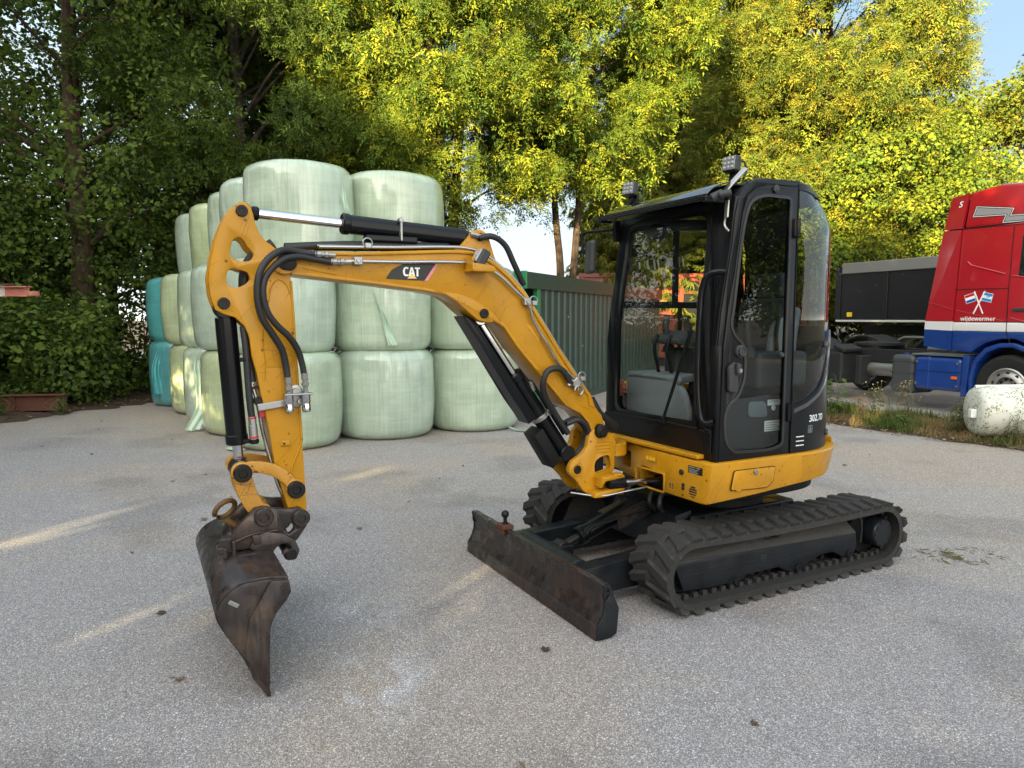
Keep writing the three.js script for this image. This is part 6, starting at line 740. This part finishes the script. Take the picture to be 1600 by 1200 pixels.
// ================================================================ cab (still part of the excavator)
{
  const P = (a, y, b) => V(a, y, -b);
  const prof = (pts, b0, b1, bev = 0.004, holes = []) => extr(shape(pts, holes), b1 - b0, bev).translate(0, 0, -b1);
  const face = (pts, a0, a1, bev = 0.004, holes = []) => extr(shape(pts, holes), a1 - a0, bev).rotateY(Math.PI / 2).translate(a0, 0, 0);
  const plan = (pts, y0, y1, bev = 0.004) => extr(shape(pts), y1 - y0, bev).rotateX(-Math.PI / 2).translate(0, y0, 0);
  const bx = (a, y, b, la, ly, lb, r = 0.006) => rbox(la, ly, lb, r).translate(a, y, -b);
  const cyl = (p, q, r, n = 20, c = Math.min(0.006, r * 0.2)) => { const L = p.distanceTo(q); return turned(p, q, [[0, 0], [r - c, 0], [r, c], [r, L - c], [r - c, L], [0, L]], n); };
  const ys = [0, 1.46, 1.65, 1.84, 2.01, 2.16, 2.35], ls = [0, 0, -0.02, -0.055, -0.085, -0.10, -0.125];
  const lean = (y) => { let i = 1; while (i < ys.length - 1 && ys[i] < y) i++; return lerp(ls[i - 1], ls[i], clamp((y - ys[i - 1]) / (ys[i] - ys[i - 1]), 0, 1)); };
  const leaned = (g) => { const p = g.attributes.position; for (let i = 0; i < p.count; i++) p.setX(i, p.getX(i) + lean(p.getY(i))); g.computeVertexNormals(); return toCreasedNormals(g, 0.5); };
  const dense = (pts, n = 0.06) => pts.flatMap((p, i) => { const q = pts[(i + 1) % pts.length], k = Math.max(1, Math.round(Math.hypot(q[0] - p[0], q[1] - p[1]) / n)); return Array.from({ length: k }, (_, j) => [lerp(p[0], q[0], j / k), lerp(p[1], q[1], j / k)]); });
  const o = (name, g, m, label, keep) => obj(name, g, m, ex, label, keep);
  const BL = -0.335, BN = 0.72;
  const sticker = (name, q, m) => o(name, [plane4(...q.map((v) => v.toArray()))], m, undefined, true);
  const dm = (w, h, draw, extra = {}) => new THREE.MeshPhysicalMaterial({ map: canvasTex(w, h, draw), roughness: 0.4, side: THREE.DoubleSide, ...extra });

  // front: frame with the window opening, glass, lower panel
  const fo = [[BL + 0.02, 0.80], [0.68, 0.805], [0.68, 1.5], [0.672, 1.9], [0.66, 2.10], [0.645, 2.27], [-0.33, 2.27], [BL, 2.2]];
  const fw = [[-0.24, 1.84], [-0.240, 2.15], [-0.22, 2.20], [-0.17, 2.222], [0.45, 2.222], [0.50, 2.205], [0.527, 2.165], [0.548, 1.886], [0.552, 1.636], [0.552, 1.02], [0.545, 1.0], [0.08, 0.992], [-0.18, 0.995], [-0.213, 1.03]];
  o('front_frame', [leaned(face(dense(fo), 0.565, 0.605, 0.006, [dense(fw)])), leaned(face(dense([...fw].map(([b, y]) => [b * 1.02, y]), 0.05), 0.604, 0.612, 0.003, [dense(fw.map(([b, y]) => [0.155 + (b - 0.155) * 0.955, 1.6 + (y - 1.6) * 0.965]), 0.05)]))], M.black);
  { const g = new THREE.PlaneGeometry(0.80, 1.26, 4, 24).rotateY(Math.PI / 2).translate(0.59, 1.605, -0.155); o('windscreen', [leaned(g)], M.glass); }
  o('lower_front_panel', [bx(0.606, 0.90, 0.17, 0.016, 0.165, 1.0, 0.006), bx(0.606, 0.985, 0.17, 0.03, 0.018, 0.80, 0.006)], M.black);
  o('wiper', [rod(P(0.618, 1.0, 0.275), P(0.615, 1.535, 0.495), 0.006), rod(P(0.622, 1.0, 0.29), P(0.618, 1.53, 0.515), 0.005), bx(0.615, 1.0, 0.28, 0.02, 0.04, 0.04), bx(0.616, 1.535, 0.50, 0.012, 0.02, 0.05)], M.blackMatt);
  // near side: corner pillar, door, hinges
  const edge = [[0.602, 0.81], [0.609, 1.2], [0.607, 1.46], [0.588, 1.65], [0.553, 1.84], [0.522, 2.01], [0.506, 2.16], [0.486, 2.25], [0.44, 2.325], [0.37, 2.362], [0.254, 2.38], [0.012, 2.388]];
  const doorOut = [[0.035, 0.822], [0.035, 2.352], [0.277, 2.342], [0.362, 2.322], [0.425, 2.275], [0.457, 2.19], [0.472, 2.10], [0.51, 1.85], [0.548, 1.67], [0.575, 1.46], [0.582, 1.2], [0.587, 1.0], [0.588, 0.822]];
  o('door_frame', [prof([...edge, [0.012, 0.806], [0.3, 0.806]], 0.66, 0.7115, 0.004, [dense(doorOut.map(([a, y]) => [0.3 + (a - 0.3) * 0.95, 1.58 + (y - 1.58) * 0.975]), 0.2)])], M.black);
  const dg = round([[0.097, 0.875, 0.03], [0.094, 2.285, 0.03], [0.30, 2.288, 0.08], [0.41, 2.25, 0.08], [0.45, 2.13, 0.1], [0.478, 1.95, 0.05], [0.512, 1.67], [0.528, 1.57], [0.50, 1.515, 0.04], [0.43, 1.462, 0.04], [0.415, 1.38, 0.03], [0.416, 1.27, 0.04], [0.46, 1.175, 0.04], [0.53, 1.14, 0.04], [0.562, 1.06, 0.04], [0.545, 0.92, 0.05], [0.48, 0.862, 0.05], [0.2, 0.852, 0.05]], 0.03, 5);
  const door = o('door', [prof(dense(doorOut, 0.1), 0.700, 0.722, 0.005, [dg])], M.black);
  const dr = (name, g, m) => obj(name, g, m, door);
  const grow = (k) => dg.map(([a, y], i) => { const p = dg[(i + dg.length - 1) % dg.length], q = dg[(i + 1) % dg.length], l = Math.hypot(q[0] - p[0], q[1] - p[1]) || 1; return [a + ((q[1] - p[1]) / l) * k, y - ((q[0] - p[0]) / l) * k]; }).map((p, i) => { const c = dg[i]; return [2 * c[0] - p[0], 2 * c[1] - p[1]]; });
  dr('window_seal', [prof(grow(0.008), 0.721, 0.7275, 0.003, [grow(-0.006)])], M.rubberHose);
  dr('door_glass', [new THREE.ShapeGeometry(shape(dg)).translate(0, 0, -0.712)], M.glassTint);
  dr('door_knob', [turned(P(0.462, 1.428, 0.72), P(0.462, 1.428, 0.8), [[0.035, 0], [0.035, 0.018], [0.028, 0.022], [0.028, 0.035], [0.022, 0.036], [0.018, 0.03], [0, 0.03]], 24)], M.darkPlastic);
  dr('door_handle', [prof(round([[0.555, 1.345], [0.55, 1.205], [0.488, 1.20], [0.482, 1.35], [0.51, 1.375]], 0.018), 0.722, 0.75, 0.01), prof(round([[0.52, 1.37], [0.515, 1.30], [0.487, 1.30], [0.485, 1.36]], 0.01), 0.75, 0.772, 0.008)], M.darkPlastic);
  dr('door_lock', [...[turned(P(0.497, 1.325, 0.772), P(0.497, 1.325, 0.79), [[0.012, 0], [0.012, 0.004], [0, 0.004]], 16)]], M.zinc);
  dr('stop_knob', [turned(P(0.13, 1.40, 0.712), P(0.13, 1.40, 0.76), [[0.013, 0], [0.016, 0.012], [0.012, 0.022], [0, 0.024]], 16)], M.darkPlastic);
  for (const [a, y] of [[0.055, 2.12], [0.055, 1.06]]) o('door_hinge', [bx(a - 0.01, y, 0.725, 0.045, 0.10, 0.02, 0.006), cyl(P(0.04, y - 0.055, 0.735), P(0.04, y + 0.055, 0.735), 0.011)], M.blackMatt);
  o('door_bump', [turned(P(0.22, 2.325, 0.722), P(0.22, 2.325, 0.76), [[0.02, 0], [0.022, 0.01], [0.012, 0.016], [0, 0.016]], 16)], M.darkPlastic);
  o('corner_pillar', [leaned(plan(smooth([[0.60, 0.715], [0.611, 0.70], [0.612, 0.67], [0.60, 0.655], [0.575, 0.67], [0.575, 0.712]], 3), 0.80, 1.46, 0.001)), ...[0, 1, 2, 3, 4].map((i) => { const y0 = [1.46, 1.65, 1.84, 2.01, 2.16][i], y1 = [1.65, 1.84, 2.01, 2.16, 2.27][i], q = (y, a, b) => P(a + lean(y), y, b); return hexa([q(y0, 0.611, 0.672), q(y0, 0.611, 0.700), q(y0, 0.57, 0.712), q(y0, 0.57, 0.66), q(y1, 0.611, 0.672), q(y1, 0.611, 0.700), q(y1, 0.57, 0.712), q(y1, 0.57, 0.66)].map((v) => v.toArray())); })], M.black);
  o('grab_rail', [tube([P(0.56, 1.862, 0.70), P(0.60, 1.862, 0.672), P(0.625, 1.84, 0.635), P(0.638, 1.78, 0.612), P(0.648, 1.6, 0.604), P(0.652, 1.37, 0.602), P(0.652, 1.12, 0.62), P(0.65, 1.05, 0.645), P(0.65, 1.032, 0.68), P(0.63, 1.045, 0.72)], 0.017, 12, 60), at(rbox(0.03, 0.62, 0.026, 0.01), 0.645, 1.38, -0.606)], M.black);
  o('step_bracket', [bx(0.622, 0.93, 0.665, 0.012, 0.14, 0.055, 0.006), bx(0.63, 0.985, 0.675, 0.02, 0.02, 0.03, 0.004)], M.black);
  // rear: curved corner with the quarter window, lower cover, rear wall
  const curve = smooth([[0.035, 0.72], [-0.10, 0.717], [-0.22, 0.697], [-0.33, 0.655], [-0.43, 0.592], [-0.52, 0.508], [-0.595, 0.40], [-0.64, 0.27], [-0.655, 0.1], [-0.655, -0.1], [-0.65, BL + 0.03]], 6, false);
  const arcs = [0]; for (let i = 1; i < curve.length; i++) arcs.push(arcs[i - 1] + Math.hypot(curve[i][0] - curve[i - 1][0], curve[i][1] - curve[i - 1][1]));
  const nrm = curve.map((_, i) => { const a = curve[Math.max(0, i - 1)], b = curve[Math.min(curve.length - 1, i + 1)], l = Math.hypot(b[0] - a[0], b[1] - a[1]); return [(b[1] - a[1]) / l, -(b[0] - a[0]) / l]; });
  const tuck = (y, s) => 0.10 * sstep(s, 0.0, 0.35) * Math.max(0, (y - 2.10) / 0.26) ** 2;
  function curved(s0, s1, yb, yt, out, thick, nv = 6) {              // a curved sheet of the given thickness that follows the cab's rear corner
    const pos = [], idx = [], is = curve.map((_, i) => i).filter((i) => arcs[i] >= s0 - 1e-6 && arcs[i] <= s1 + 1e-6), row = (nv + 1) * 2;
    if (!thick) { for (const i of is) for (let j = 0; j <= nv; j++) { const y = lerp(yb(arcs[i]), yt(arcs[i]), j / nv); const dd = out - tuck(y, arcs[i]); pos.push(curve[i][0] + nrm[i][0] * dd, y, -(curve[i][1] + nrm[i][1] * dd)); } for (let i = 0; i < is.length - 1; i++) for (let j = 0; j < nv; j++) { const a = i * (nv + 1) + j, b = a + nv + 1; idx.push(a, b, b + 1, a, b + 1, a + 1); } const g = new THREE.BufferGeometry(); g.setAttribute('position', new THREE.Float32BufferAttribute(pos, 3)); g.setIndex(idx); g.computeVertexNormals(); return g; }
    for (const i of is) for (const d of [out, out - thick]) for (let j = 0; j <= nv; j++) { const y = lerp(yb(arcs[i]), yt(arcs[i]), j / nv); const dd = d - tuck(y, arcs[i]); pos.push(curve[i][0] + nrm[i][0] * dd, y, -(curve[i][1] + nrm[i][1] * dd)); }
    const q = (a, b, c, d) => idx.push(a, b, c, a, c, d);
    for (let i = 0; i < is.length - 1; i++) { const a = i * row, b = a + row; for (let j = 0; j < nv; j++) { q(a + j, b + j, b + j + 1, a + j + 1); const k = nv + 1; q(a + k + j + 1, b + k + j + 1, b + k + j, a + k + j); } q(a + nv, b + nv, b + row - 1, a + row - 1); q(a, a + nv + 1, b + nv + 1, b); }
    const e = (is.length - 1) * row; q(0, nv, row - 1, nv + 1); q(e, e + nv + 1, e + row - 1, e + nv);
    const g = new THREE.BufferGeometry(); g.setAttribute('position', new THREE.Float32BufferAttribute(pos, 3)); g.setIndex(idx); return toCreasedNormals(g.toNonIndexed(), 0.6);
  }
  const low = (s) => { const k = [[0, 1.088], [0.13, 1.125], [0.25, 1.18], [0.34, 1.25], [0.42, 1.36], [0.50, 1.50], [0.56, 1.55], [2, 1.55]]; let i = 1; while (k[i][0] < s) i++; return lerp(k[i - 1][1], k[i][1], (s - k[i - 1][0]) / (k[i][0] - k[i - 1][0])); };
  const sEnd = arcs.at(-1);
  o('rear_cover', [curved(0, sEnd, () => 0.82, (s) => low(s) - 0.016, 0.006, 0.03, 6), curved(0, sEnd, (s) => low(s) - 0.017, (s) => low(s) + 0.006, 0.0, 0.03, 1)], M.black, 'black rear cover with the white model number');
  o('cover_edge_sheen', [curved(0.0, sEnd, (s) => low(s) - 0.038 - 0.02 * sstep(s, 0.2, 0.5), (s) => low(s) - 0.014, 0.012, 0.012, 2)], phy([0.03, 0.036, 0.045], 0.25, { clearcoat: 1, clearcoatRoughness: 0.1 }));  // raised lip; its lighter bluish tone paints a sky highlight along the edge
  o('quarter_window', [curved(0.012, 1.3, (s) => low(s), (s) => lerp(2.352, 2.335, s / 1.3), -0.006, 0.0, 10)], M.glassTint);
  o('rear_frame', [curved(0, 0.02, () => 0.82, () => 2.36, 0.004, 0.03), curved(0, sEnd, () => 2.335, () => 2.37, 0.003, 0.03, 1), curved(1.0, sEnd, (s) => low(s), () => 2.36, 0.002, 0.03, 3)], M.black);
  for (const [s, y] of [[0.36, 1.45], [0.42, 0.90]]) { const i = arcs.findIndex((v) => v >= s); o('latch_knob', [turned(P(curve[i][0], y, curve[i][1]), P(curve[i][0] + nrm[i][0], y, curve[i][1] + nrm[i][1]), [[0.02, 0], [0.022, 0.012], [0.016, 0.02], [0, 0.02]], 16)], M.darkPlastic); }
  // lettering on the cover, following its curve
  const patch = (s0, s1, y0, y1, m, name) => { const pos = [], uv = [], idx = [], n = 8; for (let i = 0; i <= n; i++) { const s = lerp(s0, s1, i / n); let k = 1; while (arcs[k] < s) k++; const t = (s - arcs[k - 1]) / (arcs[k] - arcs[k - 1]), a = lerp(curve[k - 1][0], curve[k][0], t) + nrm[k][0] * 0.0085, b = lerp(curve[k - 1][1], curve[k][1], t) + nrm[k][1] * 0.0085; for (const [y, v] of [[y0, 0], [y1, 1]]) { pos.push(a, y, -b); uv.push(i / n, v); } if (i < n) idx.push(i * 2, i * 2 + 2, i * 2 + 3, i * 2, i * 2 + 3, i * 2 + 1); } const g = new THREE.BufferGeometry(); g.setAttribute('position', new THREE.Float32BufferAttribute(pos, 3)); g.setAttribute('uv', new THREE.Float32BufferAttribute(uv, 2)); g.setIndex(idx); g.computeVertexNormals(); return o(name, [g], m, undefined, true); };
  patch(0.145, 0.335, 0.985, 1.045, dm(384, 128, (c, w, h) => { c.clearRect(0, 0, w, h); c.fillStyle = '#dfe3e6'; c.font = 'bold 118px sans-serif'; c.textAlign = 'center'; c.textBaseline = 'middle'; c.save(); c.translate(w / 2, h / 2 + 4); c.scale(0.9, 1); c.fillText('302.7D', 0, 0); c.restore(); }, { alphaTest: 0.5 }), 'model_number');
  patch(0.145, 0.195, 0.925, 0.972, dm(64, 64, (c, w, h) => { c.clearRect(0, 0, w, h); c.strokeStyle = '#6c757c'; c.lineWidth = 5; c.strokeRect(6, 4, 24, 54); c.strokeRect(36, 4, 22, 54); c.beginPath(); c.moveTo(8, 28); c.lineTo(56, 28); c.stroke(); c.fillStyle = '#6c757c'; c.fillRect(12, 38, 12, 12); c.fillRect(42, 38, 10, 12); }, { alphaTest: 0.4 }), 'small_emblem');
  for (const y of [0.912, 0.886, 0.86]) patch(0.045, 0.112, y - 0.003, y + 0.003, M.white, 'white_stripe');
  // roof
  const rp = [[0.50, 0.655], [0.47, 0.69], [0.40, 0.712], ...curve.map(([a, b], i) => { const k = tuck(2.352, arcs[i]); return [a - nrm[i][0] * k, b - nrm[i][1] * k]; }), [-0.62, BL], [0.44, BL], [0.49, BL + 0.05]];
  const cen = [-0.05, 0.2], layer = (k, y, front) => rp.map(([a, b]) => { let x = cen[0] + (a - cen[0]) * (1 - k), w = cen[1] + (b - cen[1]) * (1 - k); return [Math.min(x, front), y, -w]; });
  const L = [layer(0, 2.352, 0.385), layer(0.0, 2.365, 0.36), layer(0.02, 2.379, 0.31), layer(0.06, 2.389, 0.26), layer(0.14, 2.396, 0.18), layer(0.5, 2.402, 0.1), layer(0.98, 2.404, 0.0)], rpos = [], ridx = [], N = rp.length;
  for (const l of L) for (const p of l) rpos.push(...p);
  for (let i = 0; i < L.length - 1; i++) for (let j = 0; j < N; j++) { const a = i * N + j, b = i * N + ((j + 1) % N); ridx.push(a, b, b + N, a, b + N, a + N); }
  const rg = new THREE.BufferGeometry(); rg.setAttribute('position', new THREE.Float32BufferAttribute(rpos, 3)); rg.setIndex(ridx); rg.computeVertexNormals();
  const front = [[0.522, 2.01], [0.506, 2.16], [0.486, 2.25], [0.44, 2.325], [0.37, 2.362], [0.25, 2.383], [0.25, 2.35], [0.36, 2.335], [0.41, 2.30], [0.45, 2.23], [0.47, 2.15], [0.49, 2.01]];
  o('roof', [rg, prof(front.filter(([, y]) => y > 2.2), BL, 0.705, 0.004), plan(rp.map(([a, b]) => [a * 0.96, b * 0.97]), 2.335, 2.345, 0.001)], M.black);
  o('roof_antenna', [turned(P(0.16, 2.39, 0.52), P(0.16, 2.5, 0.52), [[0.035, 0], [0.03, 0.018], [0.008, 0.03], [0.006, 0.05], [0, 0.05]], 16)], M.darkPlastic);
  const vis = smooth([[0.655, 2.272], [0.60, 2.318], [0.52, 2.348], [0.42, 2.372]], 4, false);
  o('visor', [prof([...vis, ...vis.slice().reverse().map(([a, y]) => [a, y - 0.006])], -0.30, 0.64, 0.001)], phy([0.03, 0.028, 0.04], 0.12, { clearcoat: 1, clearcoatRoughness: 0.04, specularIntensity: 1 }));
  const bar = o('visor_bar', [bx(0.655, 2.262, 0.14, 0.02, 0.034, 1.02, 0.006), bx(0.62, 2.245, -0.34, 0.1, 0.02, 0.03), bx(0.60, 2.25, 0.64, 0.14, 0.03, 0.03)], M.black); const sl = []; for (let i = 0; i < 17; i++) sl.push(bx(0.6655, 2.266, -0.33 + i * 0.0585, 0.003, 0.006, 0.046, 0.001), bx(0.6655, 2.255, -0.30 + i * 0.0585, 0.003, 0.004, 0.046, 0.001)); obj('visor_slots', sl, M.rubberHose, bar);
  // lamps, mirror, little brackets
  for (const [a, y, b, ty, name] of [[0.47, 2.457, -0.265, 0.22], [0.38, 2.475, 0.548, 0.10]]) {
    const lamp = o('roof_lamp', [at(rbox(0.05, 0.088, 0.098, 0.012), a, y, -b, 0, ty, 0.12)], M.darkPlastic), f = (x, dy, dz) => { const v = V(x, dy, dz).applyEuler(new THREE.Euler(0, ty, 0.12, 'YXZ')); return [a + v.x, y + v.y, -b + v.z]; };
    obj('lamp_lens', [at(rbox(0.006, 0.076, 0.086, 0.002), ...f(0.028, 0, 0), 0, ty, 0.12)], std([0.20, 0.205, 0.20], 0.25), lamp);
    const leds = []; for (const i of [-1, 0, 1]) for (const j of [-1, 0, 1]) leds.push(at(new THREE.SphereGeometry(0.0105, 12, 8).scale(0.45, 1, 1), ...f(0.031, i * 0.024, j * 0.027), 0, ty, 0.12)); obj('led', leds, M.lens, lamp);
    o('lamp_bracket', [at(rbox(0.02, 0.06, 0.075, 0.006), a - 0.025, y - 0.07, -b, 0, ty, 0.2), rod(P(a - 0.02, y - 0.05, b), P(a + 0.02, 2.33, b + (b < 0 ? -0.03 : 0.05)), 0.014)], M.blackMatt);
    o('lamp_cable', [tube([P(a - 0.03, y + 0.01, b), P(a - 0.07, y + 0.02, b + 0.02), P(a - 0.08, y - 0.04, b + 0.03), P(a - 0.05, y - 0.08, b + 0.04)], 0.006)], M.rubberHose);
  }
  o('side_bracket', [at(rbox(0.012, 0.16, 0.035, 0.005), 0.455, 2.37, -0.655, -0.45, 0, 0.6)], M.zinc);
  o('clamp', [at(rbox(0.012, 0.10, 0.03, 0.006), 0.53, 2.20, -0.672, 0.1, 0, 0.15), tube([P(0.53, 2.15, 0.66), P(0.545, 2.11, 0.675), P(0.53, 2.08, 0.69)], 0.007)], M.zinc); o('clamp', [cyl(P(0.62, 2.255, 0.64), P(0.56, 2.285, 0.67), 0.024), cyl(P(0.6, 2.27, 0.68), P(0.55, 2.28, 0.72), 0.02)], M.darkPlastic);
  const mir = o('mirror', [at(rbox(0.05, 0.225, 0.135, 0.03, 3), 0.655, 2.02, 0.455, 0, -0.30, 0.04)], M.darkPlastic); obj('mirror_arm', [tube([P(0.54, 2.20, -0.35), P(0.60, 2.195, -0.42), P(0.66, 2.185, -0.53), P(0.665, 2.15, -0.545), P(0.66, 2.05, -0.53)], 0.010)], M.blackMatt, mir);
  o('mirror_mount', [bx(0.52, 2.19, -0.345, 0.05, 0.14, 0.03)], M.blackMatt);
  // far side, floor, ceiling, interior
  const rw = [[-0.60, 0.82], [0.60, 0.82], [0.60, 1.46], [0.53, 1.84], [0.49, 2.0], [0.46, 2.27], [-0.60, 2.33]], hole = round([[-0.53, 1.10], [0.53, 1.10], [0.535, 1.46], [0.47, 1.84], [0.43, 2.0], [0.40, 2.19], [-0.53, 2.25]], 0.04);
  const farw = o('right_side_wall', [prof(rw, BL, BL + 0.03, 0.004, [hole])], M.black); obj('window_bar', [bx(-0.03, 1.70, BL + 0.015, 1.06, 0.045, 0.024), bx(0.027, 1.98, BL + 0.015, 0.045, 0.56, 0.024), bx(-0.02, 1.40, BL + 0.015, 0.03, 0.56, 0.02)], M.blackMatt, farw); obj('side_glass', [new THREE.ShapeGeometry(shape(hole)).translate(0, 0, -BL - 0.006)], M.glass, farw);
  o('cab_floor', [plan([[0.58, -0.31], [0.58, 0.68], [0.03, 0.69], [-0.25, 0.66], [-0.45, 0.54], [-0.6, 0.3], [-0.63, -0.3]], 0.815, 0.835, 0.002)], M.darkPlastic);
  const seat = o('seat', [bx(-0.02, 1.17, 0.22, 0.44, 0.12, 0.44, 0.05), at(rbox(0.10, 0.56, 0.42, 0.05, 3), -0.25, 1.46, -0.22, 0, 0, 0.14), bx(-0.31, 1.82, 0.22, 0.07, 0.16, 0.26, 0.03), bx(-0.28, 1.73, 0.22, 0.03, 0.1, 0.14, 0.01)], M.seat);
  obj('seat_shell', [at(rbox(0.05, 0.46, 0.46, 0.03, 3), -0.30, 1.45, -0.22, 0, 0, 0.14), prof(round([[0.0, 1.27], [-0.06, 1.36], [-0.10, 1.58], [-0.20, 1.62], [-0.30, 1.6], [-0.31, 1.20], [-0.2, 1.16]], 0.04), 0.42, 0.46, 0.012)], M.greyPlastic, seat); obj('seat_base', [bx(-0.05, 0.98, 0.22, 0.42, 0.26, 0.40, 0.03)], M.darkPlastic, seat); obj('seat_belt', [tube([P(-0.12, 1.62, 0.47), P(-0.10, 1.5, 0.475), P(-0.12, 1.3, 0.475), P(-0.08, 1.2, 0.47)], 0.012)], M.blackMatt, seat);
  o('floor_cover', [face(round([[-0.32, 0.84], [0.30, 0.84], [0.31, 1.03, 0.12], [0.26, 1.17, 0.12], [0.12, 1.25, 0.1], [-0.32, 1.25]], 0.03), 0.40, 0.45, 0.02), plan(round([[0.45, -0.32], [0.45, 0.24], [0.20, 0.10], [0.20, -0.32]], 0.03), 1.20, 1.25, 0.015)], M.greyPlastic);
  for (const b of [-0.13, 0.0]) o('travel_lever', [tube([P(0.30, 0.9, b), P(0.32, 1.25, b), P(0.36, 1.42, b), P(0.33, 1.50, b)], 0.012)], M.blackMatt);
  for (const b of [-0.15, 0.56]) { o('armrest_console', [bx(0.0, 1.30, b, 0.42, 0.22, 0.14, 0.03)], M.darkPlastic); const j = o('joystick', [tube([P(0.22, 1.42, b), P(0.24, 1.50, b), P(0.25, 1.56, b), P(0.235, 1.63, b)], 0.022, 12), turned(P(0.22, 1.38, b), P(0.22, 1.5, b), [[0.05, 0], [0.045, 0.02], [0.03, 0.05], [0.025, 0.06]], 16)], M.darkPlastic); }
  o('hose_guard', [prof(round([[0.34, 1.48], [0.34, 1.44], [0.06, 1.44], [0.06, 1.50], [0.2, 1.53]], 0.02), -0.2, 0.08, 0.01)], M.darkPlastic);
  o('hanging_cable', [tube([P(0.48, 2.1, -0.26), P(0.50, 1.98, -0.24), P(0.48, 1.9, -0.22), P(0.46, 1.95, -0.18), P(0.48, 1.99, -0.2), P(0.5, 1.93, -0.24), P(0.52, 1.82, -0.25), P(0.53, 1.6, -0.26)], 0.006)], M.rubberHose); o('wiper_motor', [at(new THREE.SphereGeometry(0.09, 20, 12).scale(0.6, 0.62, 1), 0.45, 2.15, 0.02)], M.darkPlastic);
  o('hose_coupling', [cyl(P(0.56, 1.12, -0.19), P(0.56, 1.18, -0.19), 0.014), bx(0.56, 1.15, -0.22, 0.03, 0.11, 0.03), cyl(P(0.57, 1.15, -0.13), P(0.57, 1.15, -0.19), 0.008)], std([0.2, 0.05, 0.03], 0.5));
  o('kick_panel', [prof(round([[0.56, 0.84], [0.56, 1.14], [0.1, 1.16], [0.1, 0.84]], 0.03), 0.62, 0.64, 0.006)], M.darkPlastic);
  o('access_plate', [prof(round([[0.30, 1.04], [0.30, 1.13], [0.16, 1.125], [0.14, 1.03]], 0.03), 0.64, 0.648, 0.003)], M.greyPlastic);
  const sk = (a0, a1, y0, y1, lines) => sticker('paper_label', [P(a0, y0, 0.6455), P(a1, y0, 0.6455), P(a1, y1, 0.6455), P(a0, y1, 0.6455)], dm(128, 64, (c, w, h) => { c.fillStyle = '#dcdfda'; c.fillRect(0, 0, w, h); c.fillStyle = '#8b908c'; for (let i = 0; i < lines; i++) c.fillRect(10, 10 + i * 14, w - 20 - 20 * (i % 2), 5); }));
  sk(0.144, 0.03, 1.098, 1.132, 2); sk(0.164, 0.03, 0.945, 1.008, 4); o('round_label', [cyl(P(0.09, 1.082, 0.64), P(0.09, 1.082, 0.645), 0.017)], M.white);
}
renderer.render(scene, camera);
